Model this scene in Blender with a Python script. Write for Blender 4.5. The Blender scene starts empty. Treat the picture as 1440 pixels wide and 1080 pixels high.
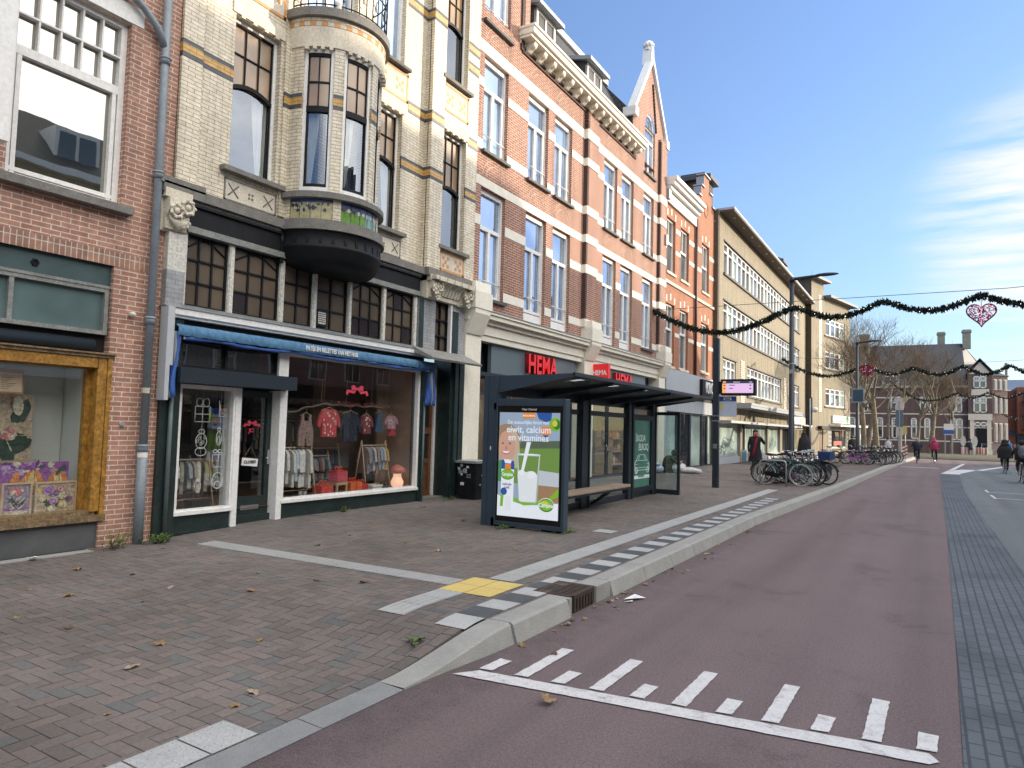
import bpy, bmesh, math, random
from mathutils import Vector, Matrix
rnd = random.Random(7)
sc = bpy.context.scene
COL = sc.collection
PI = math.pi
X0 = -8.93          # plane of the shop facades (the street runs along +Y, the facades look towards +X)
EYE = 1.75

# ------------------------------------------------------------------ mesh builder
ORG = {}
class MB:
    def __init__(s):
        s.v = []; s.f = []; s.m = []; s.sm = []; s.tf = None; s.whole = False
    def pts(s, ps):
        n = len(s.v)
        if s.tf is not None: ps = [s.tf @ Vector(p) for p in ps]
        s.v.extend([(p[0], p[1], p[2]) for p in ps]); return n
    def face(s, idx, mi=0, sm=False):
        s.f.append(tuple(idx)); s.m.append(mi); s.sm.append(sm)
    def poly(s, ps, mi=0):
        n = s.pts(ps); s.face(range(n, n+len(ps)), mi); return s
    def box(s, x0, x1, y0, y1, z0, z1, mi=0):
        n = s.pts([(x0,y0,z0),(x1,y0,z0),(x1,y1,z0),(x0,y1,z0),(x0,y0,z1),(x1,y0,z1),(x1,y1,z1),(x0,y1,z1)])
        for q in ((3,2,1,0),(4,5,6,7),(0,1,5,4),(1,2,6,5),(2,3,7,6),(3,0,4,7)):
            s.face([n+i for i in q], mi)
        return s
    def prism(s, ps, vec, mi=0):
        k = len(ps); n = s.pts(list(ps)+[(p[0]+vec[0],p[1]+vec[1],p[2]+vec[2]) for p in ps])
        s.face(range(n+k-1, n-1, -1), mi); s.face(range(n+k, n+2*k), mi)
        for i in range(k):
            j = (i+1) % k; s.face((n+i, n+j, n+k+j, n+k+i), mi)
        return s
    def tube(s, path, r, n=8, mi=0, closed=False, cap=True):
        P = [Vector(p) for p in path]; k = len(P)
        rr = r if isinstance(r, (list, tuple)) else [r]*k
        rings = []; up = None
        for i in range(k):
            if closed: t = P[(i+1) % k]-P[i-1]
            else: t = P[min(i+1,k-1)]-P[max(i-1,0)]
            if t.length < 1e-9: t = Vector((0,0,1))
            t.normalize()
            if up is None:
                up = Vector((0,0,1)) if abs(t.z) < .9 else Vector((1,0,0))
            a = up - t*up.dot(t)
            if a.length < 1e-6: a = t.orthogonal()
            a.normalize(); b = t.cross(a); up = a
            rings.append(s.pts([P[i]+(a*math.cos(2*PI*j/n)+b*math.sin(2*PI*j/n))*rr[i] for j in range(n)]))
        for i in range(k if closed else k-1):
            A = rings[i]; B = rings[(i+1) % k]
            for j in range(n):
                l = (j+1) % n; s.face((A+j, A+l, B+l, B+j), mi, True)
        if cap and not closed:
            s.face(range(rings[0]+n-1, rings[0]-1, -1), mi); s.face(range(rings[-1], rings[-1]+n), mi)
        return s
    def lathe(s, prof, c=(0,0,0), n=16, mi=0, a0=0, a1=2*PI):
        full = abs(a1-a0-2*PI) < 1e-6; m = n if full else n+1
        rings = [s.pts([(c[0]+r*math.cos(a0+(a1-a0)*j/n), c[1]+r*math.sin(a0+(a1-a0)*j/n), c[2]+z) for j in range(m)]) for r, z in prof]
        for i in range(len(rings)-1):
            for j in range(n):
                l = (j+1) % m; s.face((rings[i]+j, rings[i]+l, rings[i+1]+l, rings[i+1]+j), mi, True)
        return s
    def ball(s, c, rx, ry=None, rz=None, nu=10, nv=7, mi=0):
        ry = rx if ry is None else ry; rz = rx if rz is None else rz
        rings = []
        for i in range(nv+1):
            t = PI*i/nv; q = max(math.sin(t), 1e-3)
            rings.append(s.pts([(c[0]+rx*q*math.cos(2*PI*j/nu), c[1]+ry*q*math.sin(2*PI*j/nu), c[2]+rz*math.cos(t)) for j in range(nu)]))
        for i in range(nv):
            for j in range(nu):
                l = (j+1) % nu; s.face((rings[i+1]+j, rings[i+1]+l, rings[i]+l, rings[i]+j), mi, True)
        return s
    def disc(s, c, r, ax='x', n=16, mi=0, rz=None):
        rz = rz or r
        ps = []
        for j in range(n):
            a = 2*PI*j/n; u = r*math.cos(a); w = rz*math.sin(a)
            ps.append((c[0], c[1]+u, c[2]+w) if ax == 'x' else ((c[0]+u, c[1], c[2]+w) if ax == 'y' else (c[0]+u, c[1]+w, c[2])))
        return s.poly(ps, mi)
    def torus(s, c, R, r, ax='x', n=20, k=6, mi=0, a0=0, a1=2*PI):
        full = abs(a1-a0-2*PI) < 1e-6; m = n if full else n+1; path = []
        for j in range(m):
            a = a0+(a1-a0)*j/n; u = R*math.cos(a); w = R*math.sin(a)
            path.append((c[0], c[1]+u, c[2]+w) if ax == 'x' else ((c[0]+u, c[1], c[2]+w) if ax == 'y' else (c[0]+u, c[1]+w, c[2])))
        return s.tube(path, r, k, mi, closed=full)
    def mesh(s, name, mats, org=(0,0,0)):
        me = bpy.data.meshes.new(name)
        vs = s.v if org == (0,0,0) else [(a-org[0], b-org[1], c-org[2]) for a, b, c in s.v]
        me.from_pydata(vs, [], s.f)
        for m in (mats if isinstance(mats, (list, tuple)) else [mats]): me.materials.append(m)
        me.polygons.foreach_set('material_index', s.m); me.polygons.foreach_set('use_smooth', s.sm)
        me.update(); return me
    def pieces(s):
        """groups of faces that stand clearly apart from one another, so that each becomes an object of its own"""
        if len(s.f) > 2500 or s.whole: return [s]
        up = list(range(len(s.v)))
        def find(a):
            while up[a] != a: up[a] = up[up[a]]; a = up[a]
            return a
        for f in s.f:
            a = find(f[0])
            for b in f[1:]: up[find(b)] = a
        isl = {}
        for i, p in enumerate(s.v):
            k = find(i); q = isl.get(k)
            if q is None: isl[k] = [list(p), list(p)]
            else:
                for d in range(3): q[0][d] = min(q[0][d], p[d]); q[1][d] = max(q[1][d], p[d])
        ks = list(isl)
        if len(ks) < 2 or len(ks) > 260: return [s]
        g = {k: k for k in ks}
        def fg(a):
            while g[a] != a: a = g[a]
            return a
        size = {k: max(isl[k][1][d]-isl[k][0][d] for d in range(3)) for k in ks}
        for i, a in enumerate(ks):
            for b in ks[:i]:
                gap = math.sqrt(sum(max(0, isl[a][0][d]-isl[b][1][d], isl[b][0][d]-isl[a][1][d])**2 for d in range(3)))
                if gap < max(.02, .5*max(size[a], size[b])): g[fg(a)] = fg(b)
        roots = sorted({fg(k) for k in ks})
        if len(roots) < 2 or len(roots) > 60: return [s]
        out = {k: MB() for k in roots}; mp = {}
        for f, m, sm in zip(s.f, s.m, s.sm):
            o = out[fg(find(f[0]))]; ids = []
            for i in f:
                if i not in mp: mp[i] = len(o.v); o.v.append(s.v[i])
                ids.append(mp[i])
            o.f.append(tuple(ids)); o.m.append(m); o.sm.append(sm)
        return list(out.values())
    def build(s, name, mats, parent=None):
        if parent:
            ps = s.pieces()
            if len(ps) > 1:
                for p in ps: p.whole = True
                return [p.build(name, mats, parent) for p in ps][0]
        org = ORG.get(parent.name, (0,0,0)) if parent else (0,0,0)
        o = bpy.data.objects.new(name, s.mesh(name, mats, org)); COL.objects.link(o)
        ORG[o.name] = org
        if parent: o.parent = parent
        return o
def tag(o, label=None, cat=None, group=None, kind=None):
    if label: o['label'] = label
    if cat: o['category'] = cat
    if group: o['group'] = group
    if kind: o['kind'] = kind
    return o
def thing(name, label, cat, loc=(0,0,0), rotz=0, group=None, local=False):
    o = bpy.data.objects.new(name, None); COL.objects.link(o)
    o.location = loc; o.rotation_euler = (0,0,rotz); o.empty_display_size = .2
    ORG[o.name] = (0,0,0) if local else tuple(loc)
    return tag(o, label, cat, group)
def struct(name, mb, mats):
    o = mb.build(name, mats); o['kind'] = 'structure'; return o
def solo(name, mb, mats, label, cat, group=None, kind=None):
    o = mb.build(name, mats); return tag(o, label, cat, group, kind)
def copy_tree(o, parent=None):
    c = o.copy(); COL.objects.link(c); c.parent = parent; ORG[c.name] = ORG.get(o.name, (0,0,0))
    for ch in list(o.children): copy_tree(ch, c)
    return c
def bevel(o, w=.01, n=2):
    m = o.modifiers.new('edge', 'BEVEL'); m.width = w; m.segments = n; m.limit_method = 'ANGLE'; return o

def text_mesh(body, size, depth=.004, bold=0., sx=1., align='CENTER', spacing=1.):
    cu = bpy.data.curves.new('lettering', 'FONT'); cu.body = body; cu.size = size; cu.extrude = depth
    cu.offset = bold; cu.align_x = align; cu.align_y = 'CENTER'; cu.space_character = spacing; cu.resolution_u = 4
    o = bpy.data.objects.new('lettering', cu); COL.objects.link(o)
    dg = bpy.context.evaluated_depsgraph_get(); dg.update()
    me = bpy.data.meshes.new_from_object(o.evaluated_get(dg))
    bpy.data.objects.remove(o); bpy.data.curves.remove(cu)
    for v in me.vertices: v.co.x *= sx
    return me
FACE_X = Matrix(((0,0,1,0),(1,0,0,0),(0,1,0,0),(0,0,0,1)))     # lettering read from the street (+X side)
FACE_Y = Matrix(((1,0,0,0),(0,0,-1,0),(0,1,0,0),(0,0,0,1)))    # lettering read from -Y
def text(name, body, size, loc, face, mat, parent=None, side=None, **k):
    me = text_mesh(body, size, **k)
    me.transform(Matrix.Translation(Vector(loc)-Vector(ORG.get(parent.name, (0,0,0)) if parent else (0,0,0))) @ face)
    me.materials.clear(); me.materials.append(mat)
    if side:
        me.materials.append(side); fd = face.to_3x3() @ Vector((0,0,1))
        for p in me.polygons: p.material_index = 0 if p.normal.dot(fd) > .8 else 1
    o = bpy.data.objects.new(name, me); COL.objects.link(o); ORG[o.name] = ORG.get(parent.name, (0,0,0)) if parent else (0,0,0)
    if parent: o.parent = parent
    return o
def text_into(mb, body, size, loc, face, mi, **k):
    me = text_mesh(body, size, **k); me.transform(Matrix.Translation(Vector(loc)) @ face)
    n = mb.pts([v.co for v in me.vertices])
    for p in me.polygons: mb.face([n+i for i in p.vertices], mi)
    bpy.data.meshes.remove(me)

# ------------------------------------------------------------------ materials
MATS = {}
def nt(name):
    m = bpy.data.materials.new(name); m.use_nodes = True; t = m.node_tree; t.nodes.clear()
    out = t.nodes.new('ShaderNodeOutputMaterial'); return m, t, out
def N(t, typ, **k):
    n = t.nodes.new(typ)
    for a, b in k.items():
        if hasattr(n, a): setattr(n, a, b)
        else: n.inputs[a.replace('_', ' ')].default_value = b
    return n
def c4(c): return (c[0], c[1], c[2], 1)
def ramp(t, stops):
    r = t.nodes.new('ShaderNodeValToRGB'); e = r.color_ramp.elements
    while len(e) < len(stops): e.new(.5)
    for i, (p, c) in enumerate(stops): e[i].position = p; e[i].color = c4(c) if not isinstance(c, (int, float)) else (c,c,c,1)
    return r
def mixc(t, fac, a, b, blend='MIX'):
    n = t.nodes.new('ShaderNodeMix'); n.data_type = 'RGBA'; n.blend_type = blend
    for s, val in ((0, fac), (6, a), (7, b)):
        if hasattr(val, 'links') or isinstance(val, bpy.types.NodeSocket): t.links.new(val, n.inputs[s])
        else: n.inputs[s].default_value = val if s == 0 else c4(val)
    return n.outputs[2]
def pos(t): return t.nodes.new('ShaderNodeNewGeometry').outputs['Position']
def M(name, col, rough=.6, metal=0., var=.12, scale=6., bump=0., bscale=60., emit=None, spec=.5, fine=0.):
    if name in MATS: return MATS[name]
    m, t, out = nt(name); b = N(t, 'ShaderNodeBsdfPrincipled')
    b.inputs['Roughness'].default_value = rough; b.inputs['Metallic'].default_value = metal
    b.inputs['Specular IOR Level'].default_value = spec
    tc = t.nodes.new('ShaderNodeTexCoord').outputs['Object']
    n = N(t, 'ShaderNodeTexNoise', Scale=scale, Detail=5., Roughness=.65); t.links.new(tc, n.inputs['Vector'])
    r = ramp(t, [(.3, [max(0, x*(1-var)) for x in col]), (.7, [min(1, x*(1+var)) for x in col])])
    t.links.new(n.outputs['Fac'], r.inputs['Fac']); c = r.outputs['Color']
    if fine:
        n3 = N(t, 'ShaderNodeTexNoise', Scale=bscale, Detail=3.); t.links.new(tc, n3.inputs['Vector'])
        r3 = ramp(t, [(.35, 1-fine), (.65, 1.)]); t.links.new(n3.outputs['Fac'], r3.inputs['Fac'])
        c = mixc(t, 1., c, r3.outputs['Color'], 'MULTIPLY')
    t.links.new(c, b.inputs['Base Color'])
    if bump:
        n2 = N(t, 'ShaderNodeTexNoise', Scale=bscale, Detail=4.); t.links.new(tc, n2.inputs['Vector'])
        bp = N(t, 'ShaderNodeBump', Strength=bump, Distance=.02); t.links.new(n2.outputs['Fac'], bp.inputs['Height'])
        t.links.new(bp.outputs['Normal'], b.inputs['Normal'])
    if emit:
        b.inputs['Emission Color'].default_value = c4(emit[0]); b.inputs['Emission Strength'].default_value = emit[1]
    t.links.new(b.outputs[0], out.inputs[0]); MATS[name] = m; return m
def brick(name, c1, c2, mortar, w=.22, h=.0625, ms=.006, rough=.8, dirt=.25, dcol=None, bump=.5, vert=False, off=.5, third=None):
    m, t, out = nt(name); b = N(t, 'ShaderNodeBsdfPrincipled', Roughness=rough); p = pos(t)
    sx = t.nodes.new('ShaderNodeSeparateXYZ'); t.links.new(p, sx.inputs[0])
    ad = N(t, 'ShaderNodeMath', operation='ADD'); t.links.new(sx.outputs[0], ad.inputs[0]); t.links.new(sx.outputs[1], ad.inputs[1])
    cb = t.nodes.new('ShaderNodeCombineXYZ')
    t.links.new(ad.outputs[0], cb.inputs[1 if vert else 0]); t.links.new(sx.outputs[2], cb.inputs[0 if vert else 1])
    br = t.nodes.new('ShaderNodeTexBrick'); br.offset = off; br.inputs['Scale'].default_value = 1.
    br.inputs['Brick Width'].default_value = w; br.inputs['Row Height'].default_value = h
    br.inputs['Mortar Size'].default_value = ms; br.inputs['Mortar Smooth'].default_value = .1
    br.inputs['Color1'].default_value = c4(c1); br.inputs['Color2'].default_value = c4(c2); br.inputs['Mortar'].default_value = c4(mortar)
    t.links.new(cb.outputs[0], br.inputs['Vector']); c = br.outputs['Color']
    n = N(t, 'ShaderNodeTexNoise', Scale=.9, Detail=6., Roughness=.7); t.links.new(p, n.inputs['Vector'])
    r = ramp(t, [(.35, 0), (.75, dirt)]); t.links.new(n.outputs['Fac'], r.inputs['Fac'])
    c = mixc(t, r.outputs['Color'], c, dcol or [x*.45 for x in c1])
    n2 = N(t, 'ShaderNodeTexNoise', Scale=14., Detail=4.); t.links.new(p, n2.inputs['Vector'])
    r2 = ramp(t, [(.3, .8), (.7, 1.12)]); t.links.new(n2.outputs['Fac'], r2.inputs['Fac'])
    c = mixc(t, 1., c, r2.outputs['Color'], 'MULTIPLY')
    # rain streaks run down the wall
    mp = t.nodes.new('ShaderNodeMapping'); mp.inputs['Scale'].default_value = (3.2,3.2,.22); t.links.new(p, mp.inputs[0])
    n4 = N(t, 'ShaderNodeTexNoise', Scale=1., Detail=6., Roughness=.65); t.links.new(mp.outputs[0], n4.inputs['Vector'])
    r4 = ramp(t, [(.32, .74), (.55, 1.02), (.8, 1.08)]); t.links.new(n4.outputs['Fac'], r4.inputs['Fac'])
    c = mixc(t, 1., c, r4.outputs['Color'], 'MULTIPLY')
    t.links.new(c, b.inputs['Base Color'])
    bp = N(t, 'ShaderNodeBump', Strength=bump, Distance=.01); bp.invert = True
    t.links.new(br.outputs['Fac'], bp.inputs['Height']); t.links.new(bp.outputs['Normal'], b.inputs['Normal'])
    t.links.new(b.outputs[0], out.inputs[0]); MATS[name] = m; return m
def pane(name, inner, fac=.4, rough=.01, wob=.0, coat=(1,1,1)):
    """window glass seen from outside: a mirror coat over a dim room"""
    m, t, out = nt(name); d = N(t, 'ShaderNodeBsdfDiffuse'); g = N(t, 'ShaderNodeBsdfGlossy', Roughness=rough, Color=c4(coat))
    p = pos(t); n = N(t, 'ShaderNodeTexNoise', Scale=.8, Detail=3.); t.links.new(p, n.inputs['Vector'])
    r = ramp(t, [(.35, [x*.6 for x in inner]), (.7, [x*1.3 for x in inner])]); t.links.new(n.outputs['Fac'], r.inputs['Fac'])
    t.links.new(r.outputs['Color'], d.inputs['Color'])
    if wob:
        n2 = N(t, 'ShaderNodeTexNoise', Scale=2.2, Detail=1.); t.links.new(p, n2.inputs['Vector'])
        bp = N(t, 'ShaderNodeBump', Strength=wob, Distance=.02); t.links.new(n2.outputs['Fac'], bp.inputs['Height'])
        t.links.new(bp.outputs['Normal'], g.inputs['Normal'])
    mx = N(t, 'ShaderNodeMixShader', Fac=fac); t.links.new(d.outputs[0], mx.inputs[1]); t.links.new(g.outputs[0], mx.inputs[2])
    t.links.new(mx.outputs[0], out.inputs[0]); MATS[name] = m; return m
def clear_glass(name, tint=(.92,.95,.95), refl=.10, rough=0., wob=0., coat=(1,1,1)):
    m, t, out = nt(name); tr = N(t, 'ShaderNodeBsdfTransparent', Color=c4(tint)); g = N(t, 'ShaderNodeBsdfGlossy', Roughness=rough, Color=c4(coat))
    if wob:
        n2 = N(t, 'ShaderNodeTexNoise', Scale=1.8, Detail=1.); t.links.new(pos(t), n2.inputs['Vector'])
        bp = N(t, 'ShaderNodeBump', Strength=wob, Distance=.02); t.links.new(n2.outputs['Fac'], bp.inputs['Height'])
        t.links.new(bp.outputs['Normal'], g.inputs['Normal'])
    mx = N(t, 'ShaderNodeMixShader', Fac=refl); t.links.new(tr.outputs[0], mx.inputs[1]); t.links.new(g.outputs[0], mx.inputs[2])
    t.links.new(mx.outputs[0], out.inputs[0]); MATS[name] = m; return m
def glow(name, col, s):
    m, t, out = nt(name); e = N(t, 'ShaderNodeEmission', Color=c4(col), Strength=s); t.links.new(e.outputs[0], out.inputs[0]); MATS[name] = m; return m

m_white = M('white_paint', (.84,.83,.80), .45, var=.06, fine=.12, bscale=25)
m_whiteold = M('old_white_paint', (.72,.70,.63), .55, var=.12, scale=9, fine=.35, bscale=30)
m_cream = M('cream_paint', (.86,.81,.68), .5, var=.06, scale=3, fine=.1, bscale=20)
m_stone = M('pale_stone', (.70,.64,.52), .75, var=.14, scale=5, bump=.2, bscale=40, fine=.2)
m_band = M('white_stone_band', (.80,.75,.65), .7, var=.08, scale=4, bump=.1)
m_greystone = M('grey_stone', (.22,.21,.19), .8, var=.2, scale=7, bump=.3, bscale=50, fine=.3)
m_sill = M('dark_sill_stone', (.09,.09,.085), .7, var=.25, scale=9)
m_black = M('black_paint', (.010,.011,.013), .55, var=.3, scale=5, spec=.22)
m_darkgreen = M('dark_green_paint', (.022,.038,.036), .35, var=.35, scale=4, fine=.3, bscale=18)
m_navy = M('navy_steel', (.035,.055,.078), .4, var=.08, scale=2)
m_navyd = M('dark_navy_steel', (.018,.026,.036), .4, var=.08, scale=2)
m_pipe = M('grey_pipe', (.23,.27,.30), .45, var=.15, scale=3, fine=.15, bscale=30)
m_zinc = M('zinc', (.36,.38,.39), .5, .4, var=.15)
m_greywood = M('grey_frame_paint', (.26,.27,.25), .5, var=.2, fine=.3, bscale=30)
m_teal = M('teal_board', (.05,.085,.088), .4, var=.2, scale=3)
m_oak = M('weathered_oak', (.42,.21,.035), .45, var=.35, scale=8, bump=.2, fine=.45, bscale=24)
m_oakold = M('weathered_oak_grey', (.25,.17,.085), .7, var=.5, scale=14, bump=.3, fine=.5, bscale=34)
m_plinth = M('plinth_grey', (.085,.088,.09), .7, var=.2, scale=3, bump=.1)
m_concrete = M('concrete', (.36,.36,.34), .85, var=.1, scale=4, bump=.2, bscale=120, fine=.25)
m_rubber = M('tyre_rubber', (.015,.015,.016), .7, var=.1)
m_chrome = M('chrome', (.55,.56,.57), .25, .9, var=.05)
m_steel = M('galvanised_steel', (.42,.43,.44), .45, .6, var=.1)
m_skin = M('skin', (.48,.27,.19), .55, var=.06)
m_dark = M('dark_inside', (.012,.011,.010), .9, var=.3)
m_inside = M('shop_wall_brown', (.16,.105,.075), .8, var=.1, scale=1)
m_floorin = M('shop_floor_wood', (.20,.12,.07), .6, var=.2)
m_slate = M('slate_roof', (.055,.06,.068), .6, var=.25, scale=20, bump=.3)
m_tile = brick('roof_tiles', (.05,.05,.052), (.075,.072,.07), (.02,.02,.02), .22, .16, .012, .6, .2)
m_leadgrey = M('lead_sheet', (.30,.33,.36), .5, .2, var=.1)
m_br1 = brick('red_house_brick', (.50,.26,.18), (.37,.18,.125), (.72,.64,.55), .215, .0625, .006, dirt=.25)
m_br1s = brick('red_soldier_brick', (.43,.23,.15), (.29,.155,.11), (.60,.54,.48), .18, .066, .006, vert=True, off=0, dirt=.2)
m_br2 = brick('cream_glazed_brick', (.86,.78,.62), (.79,.70,.53), (.28,.23,.17), .22, .0575, .0045, .45, .3, (.34,.27,.17), bump=.35)
m_br2g = brick('grey_painted_brick', (.40,.41,.41), (.36,.37,.38), (.28,.29,.29), .22, .0625, .005, .7, .5, (.12,.13,.15))
m_br3 = brick('orange_red_brick', (.37,.155,.098), (.28,.112,.075), (.60,.49,.40), .215, .0625, .008, dirt=.15)
m_br3d = brick('dark_moulded_brick', (.085,.04,.035), (.06,.03,.028), (.14,.09,.07), .1, .0625, .006)
m_br4 = brick('bright_orange_brick', (.42,.17,.085), (.35,.135,.07), (.46,.28,.19), .215, .0625, .004, dirt=.15)
m_br5 = brick('buff_brick', (.33,.285,.195), (.285,.245,.165), (.34,.30,.23), .22, .06, .006, dirt=.15)
m_br5d = brick('shaded_buff_brick', (.13,.10,.065), (.09,.07,.05), (.09,.08,.065), .22, .06, .006, dirt=.4)  # buff brick darkened: shade of walls turned from the sun put into the colour
m_br6 = brick('brown_brick', (.15,.085,.075), (.11,.065,.06), (.16,.13,.12), .22, .0625, .006, dirt=.1)
m_br7 = brick('plain_red_brick', (.33,.105,.055), (.27,.085,.05), (.25,.13,.10), .22, .0625, .006)
g_sky = pane('sky_reflecting_glass', (.26,.33,.42), .5, wob=.06, coat=(.56,.67,.86))
g_old = clear_glass('old_window_glass', (.85,.88,.88), .34, wob=.12, coat=(.52,.56,.60))
g_amber = pane('amber_obscured_glass', (.36,.235,.13), .10, .25)
g_brown = pane('brown_obscured_glass', (.125,.095,.068), .07, .2)
g_browndark = pane('dark_leaded_glass', (.03,.025,.028), .08, .15)
g_teal = pane('ribbed_teal_glass', (.12,.19,.19), .06, .3)
g_dark = pane('dark_window_glass', (.03,.035,.04), .14, wob=.05)
g_mid = pane('grey_window_glass', (.13,.135,.13), .28, wob=.05, coat=(.6,.65,.7))
g_frost = pane('whitewashed_glass', (.40,.50,.46), .12, .1)
g_shop = clear_glass('shop_window_glass', (.93,.95,.95), .14, wob=.03)
g_shelter = clear_glass('shelter_glass', (.80,.87,.87), .07)
# ------------------------------------------------------------------ camera, sky, sun
cam_d = bpy.data.cameras.new('camera'); cam = bpy.data.objects.new('camera', cam_d); COL.objects.link(cam); sc.camera = cam
FPX, ROLL, PITCH, YAW = 985., .027, math.atan(60/985.), math.radians(30.85)
cam_d.sensor_width = 36; cam_d.lens = FPX*36/1440; cam_d.clip_end = 3000; cam_d.clip_start = .05
f_ = Vector((-math.sin(YAW)*math.cos(PITCH), math.cos(YAW)*math.cos(PITCH), math.sin(PITCH)))
r_ = Vector((math.cos(YAW), math.sin(YAW), 0)); u_ = r_.cross(f_)
cx_ = r_*math.cos(ROLL)+u_*math.sin(ROLL); cy_ = -r_*math.sin(ROLL)+u_*math.cos(ROLL)
mw = Matrix((cx_, cy_, -f_)).transposed().to_4x4(); mw.translation = (0,0,EYE); cam.matrix_world = mw

SUN_EL, SUN_AZ = math.radians(13), math.radians(47)     # azimuth measured from +Y (along the street) towards +X
sd = Vector((math.sin(SUN_AZ)*math.cos(SUN_EL), math.cos(SUN_AZ)*math.cos(SUN_EL), math.sin(SUN_EL)))
sl = bpy.data.lights.new('sun', 'SUN'); sl.energy = 2.0; sl.angle = math.radians(.5); sl.color = (1,.84,.64)
so = bpy.data.objects.new('sun', sl); COL.objects.link(so); so.rotation_euler = (-sd).to_track_quat('-Z', 'Y').to_euler(); so.location = (30,30,40)
w = bpy.data.worlds.new('World'); sc.world = w; w.use_nodes = True; t = w.node_tree; t.nodes.clear()
out = t.nodes.new('ShaderNodeOutputWorld'); bg = t.nodes.new('ShaderNodeBackground'); bg.inputs[1].default_value = .13
sky = t.nodes.new('ShaderNodeTexSky'); sky.sky_type = 'NISHITA'; sky.sun_disc = False
sky.sun_elevation = SUN_EL; sky.sun_rotation = SUN_AZ; sky.air_density = 1.; sky.dust_density = .15; sky.altitude = 500; sky.ozone_density = 3.0
tc = t.nodes.new('ShaderNodeTexCoord').outputs['Generated']
mp = t.nodes.new('ShaderNodeMapping'); mp.inputs['Rotation'].default_value = (.16,.0,.1); mp.inputs['Scale'].default_value = (1.6,1.6,15); t.links.new(tc, mp.inputs[0])
n1 = N(t, 'ShaderNodeTexNoise', Scale=2.0, Detail=7., Roughness=.6, Distortion=.25); t.links.new(mp.outputs[0], n1.inputs['Vector'])
rc = ramp(t, [(.36, 0), (.60, 1)]); t.links.new(n1.outputs['Fac'], rc.inputs['Fac'])
# the cloud bank stands over the right-hand end of the street: fade it out with the angle from its middle
dt = N(t, 'ShaderNodeVectorMath', operation='DOT_PRODUCT'); t.links.new(tc, dt.inputs[0])
az, el = math.radians(9), math.radians(13.5); dt.inputs[1].default_value = (math.sin(az)*math.cos(el), math.cos(az)*math.cos(el), math.sin(el))
rm = ramp(t, [(.983, 0), (.9955, 1)]); t.links.new(dt.outputs['Value'], rm.inputs['Fac'])
mul = N(t, 'ShaderNodeMath', operation='MULTIPLY'); t.links.new(rc.outputs['Color'], mul.inputs[0]); t.links.new(rm.outputs['Color'], mul.inputs[1])
sp = t.nodes.new('ShaderNodeSeparateXYZ'); t.links.new(tc, sp.inputs[0])
rg = ramp(t, [(0, (.56,.50,.46)), (.12, (.66,.58,.555)), (.30, (.90,.79,.79)), (.55, (1.08,.945,.965))]); t.links.new(sp.outputs[2], rg.inputs['Fac'])
sky_c = mixc(t, 1., sky.outputs[0], rg.outputs['Color'], 'MULTIPLY')
sky_c = mixc(t, mul.outputs[0], sky_c, (3.15,3.1,3.02))
# cloud bank out of view across the street and overhead, brightened as fill light
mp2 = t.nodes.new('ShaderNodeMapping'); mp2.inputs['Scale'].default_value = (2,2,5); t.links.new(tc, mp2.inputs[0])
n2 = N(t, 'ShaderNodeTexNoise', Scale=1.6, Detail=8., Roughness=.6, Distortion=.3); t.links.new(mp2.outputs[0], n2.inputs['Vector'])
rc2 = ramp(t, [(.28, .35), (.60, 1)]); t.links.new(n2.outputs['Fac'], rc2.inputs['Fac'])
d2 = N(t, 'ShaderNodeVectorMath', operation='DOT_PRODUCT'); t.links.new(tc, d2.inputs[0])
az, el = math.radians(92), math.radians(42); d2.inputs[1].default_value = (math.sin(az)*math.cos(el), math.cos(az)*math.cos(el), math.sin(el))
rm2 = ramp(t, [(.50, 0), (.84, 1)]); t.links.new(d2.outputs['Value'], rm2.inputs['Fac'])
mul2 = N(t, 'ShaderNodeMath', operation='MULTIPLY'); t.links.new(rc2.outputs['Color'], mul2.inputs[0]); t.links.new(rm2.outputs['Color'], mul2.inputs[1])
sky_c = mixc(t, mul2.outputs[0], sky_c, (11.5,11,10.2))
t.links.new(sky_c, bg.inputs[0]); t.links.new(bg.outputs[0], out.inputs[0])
sc.view_settings.view_transform = 'Standard'; sc.view_settings.look = 'None'; sc.view_settings.gamma = 1; sc.view_settings.exposure = 1.42
sc.cycles.max_bounces = 7; sc.cycles.transparent_max_bounces = 16; sc.cycles.use_denoising = True; sc.cycles.sample_clamp_indirect = 4

# ------------------------------------------------------------------ the ground
def smooth(a, b, x):
    x = min(1, max(0, (x-a)/(b-a))); return x*x*(3-2*x)
def kerb_x(y):          # foot of the kerb: straight by the stop, then easing out to the right
    pts = [(-20,-2.9), (14,-2.86), (24,-2.43), (43,-1.91), (57,-1.42), (68,-.9), (80,-.4)]
    for (a, xa), (b, xb) in zip(pts, pts[1:]):
        if y <= b: return xa+(xb-xa)*max(0, y-a)/(b-a) if y > a else xa
    return pts[-1][1]
def kz(y): return .012+.148*smooth(3.75, 5.0, y)
def fz(y): return .09+.10*smooth(4.4, 8.5, y)
def Z(x, y):            # height of the pavement
    q = min(1, max(0, (x+8.9)/5.7)); return fz(y)*(1-q)+kz(y)*q

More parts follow.
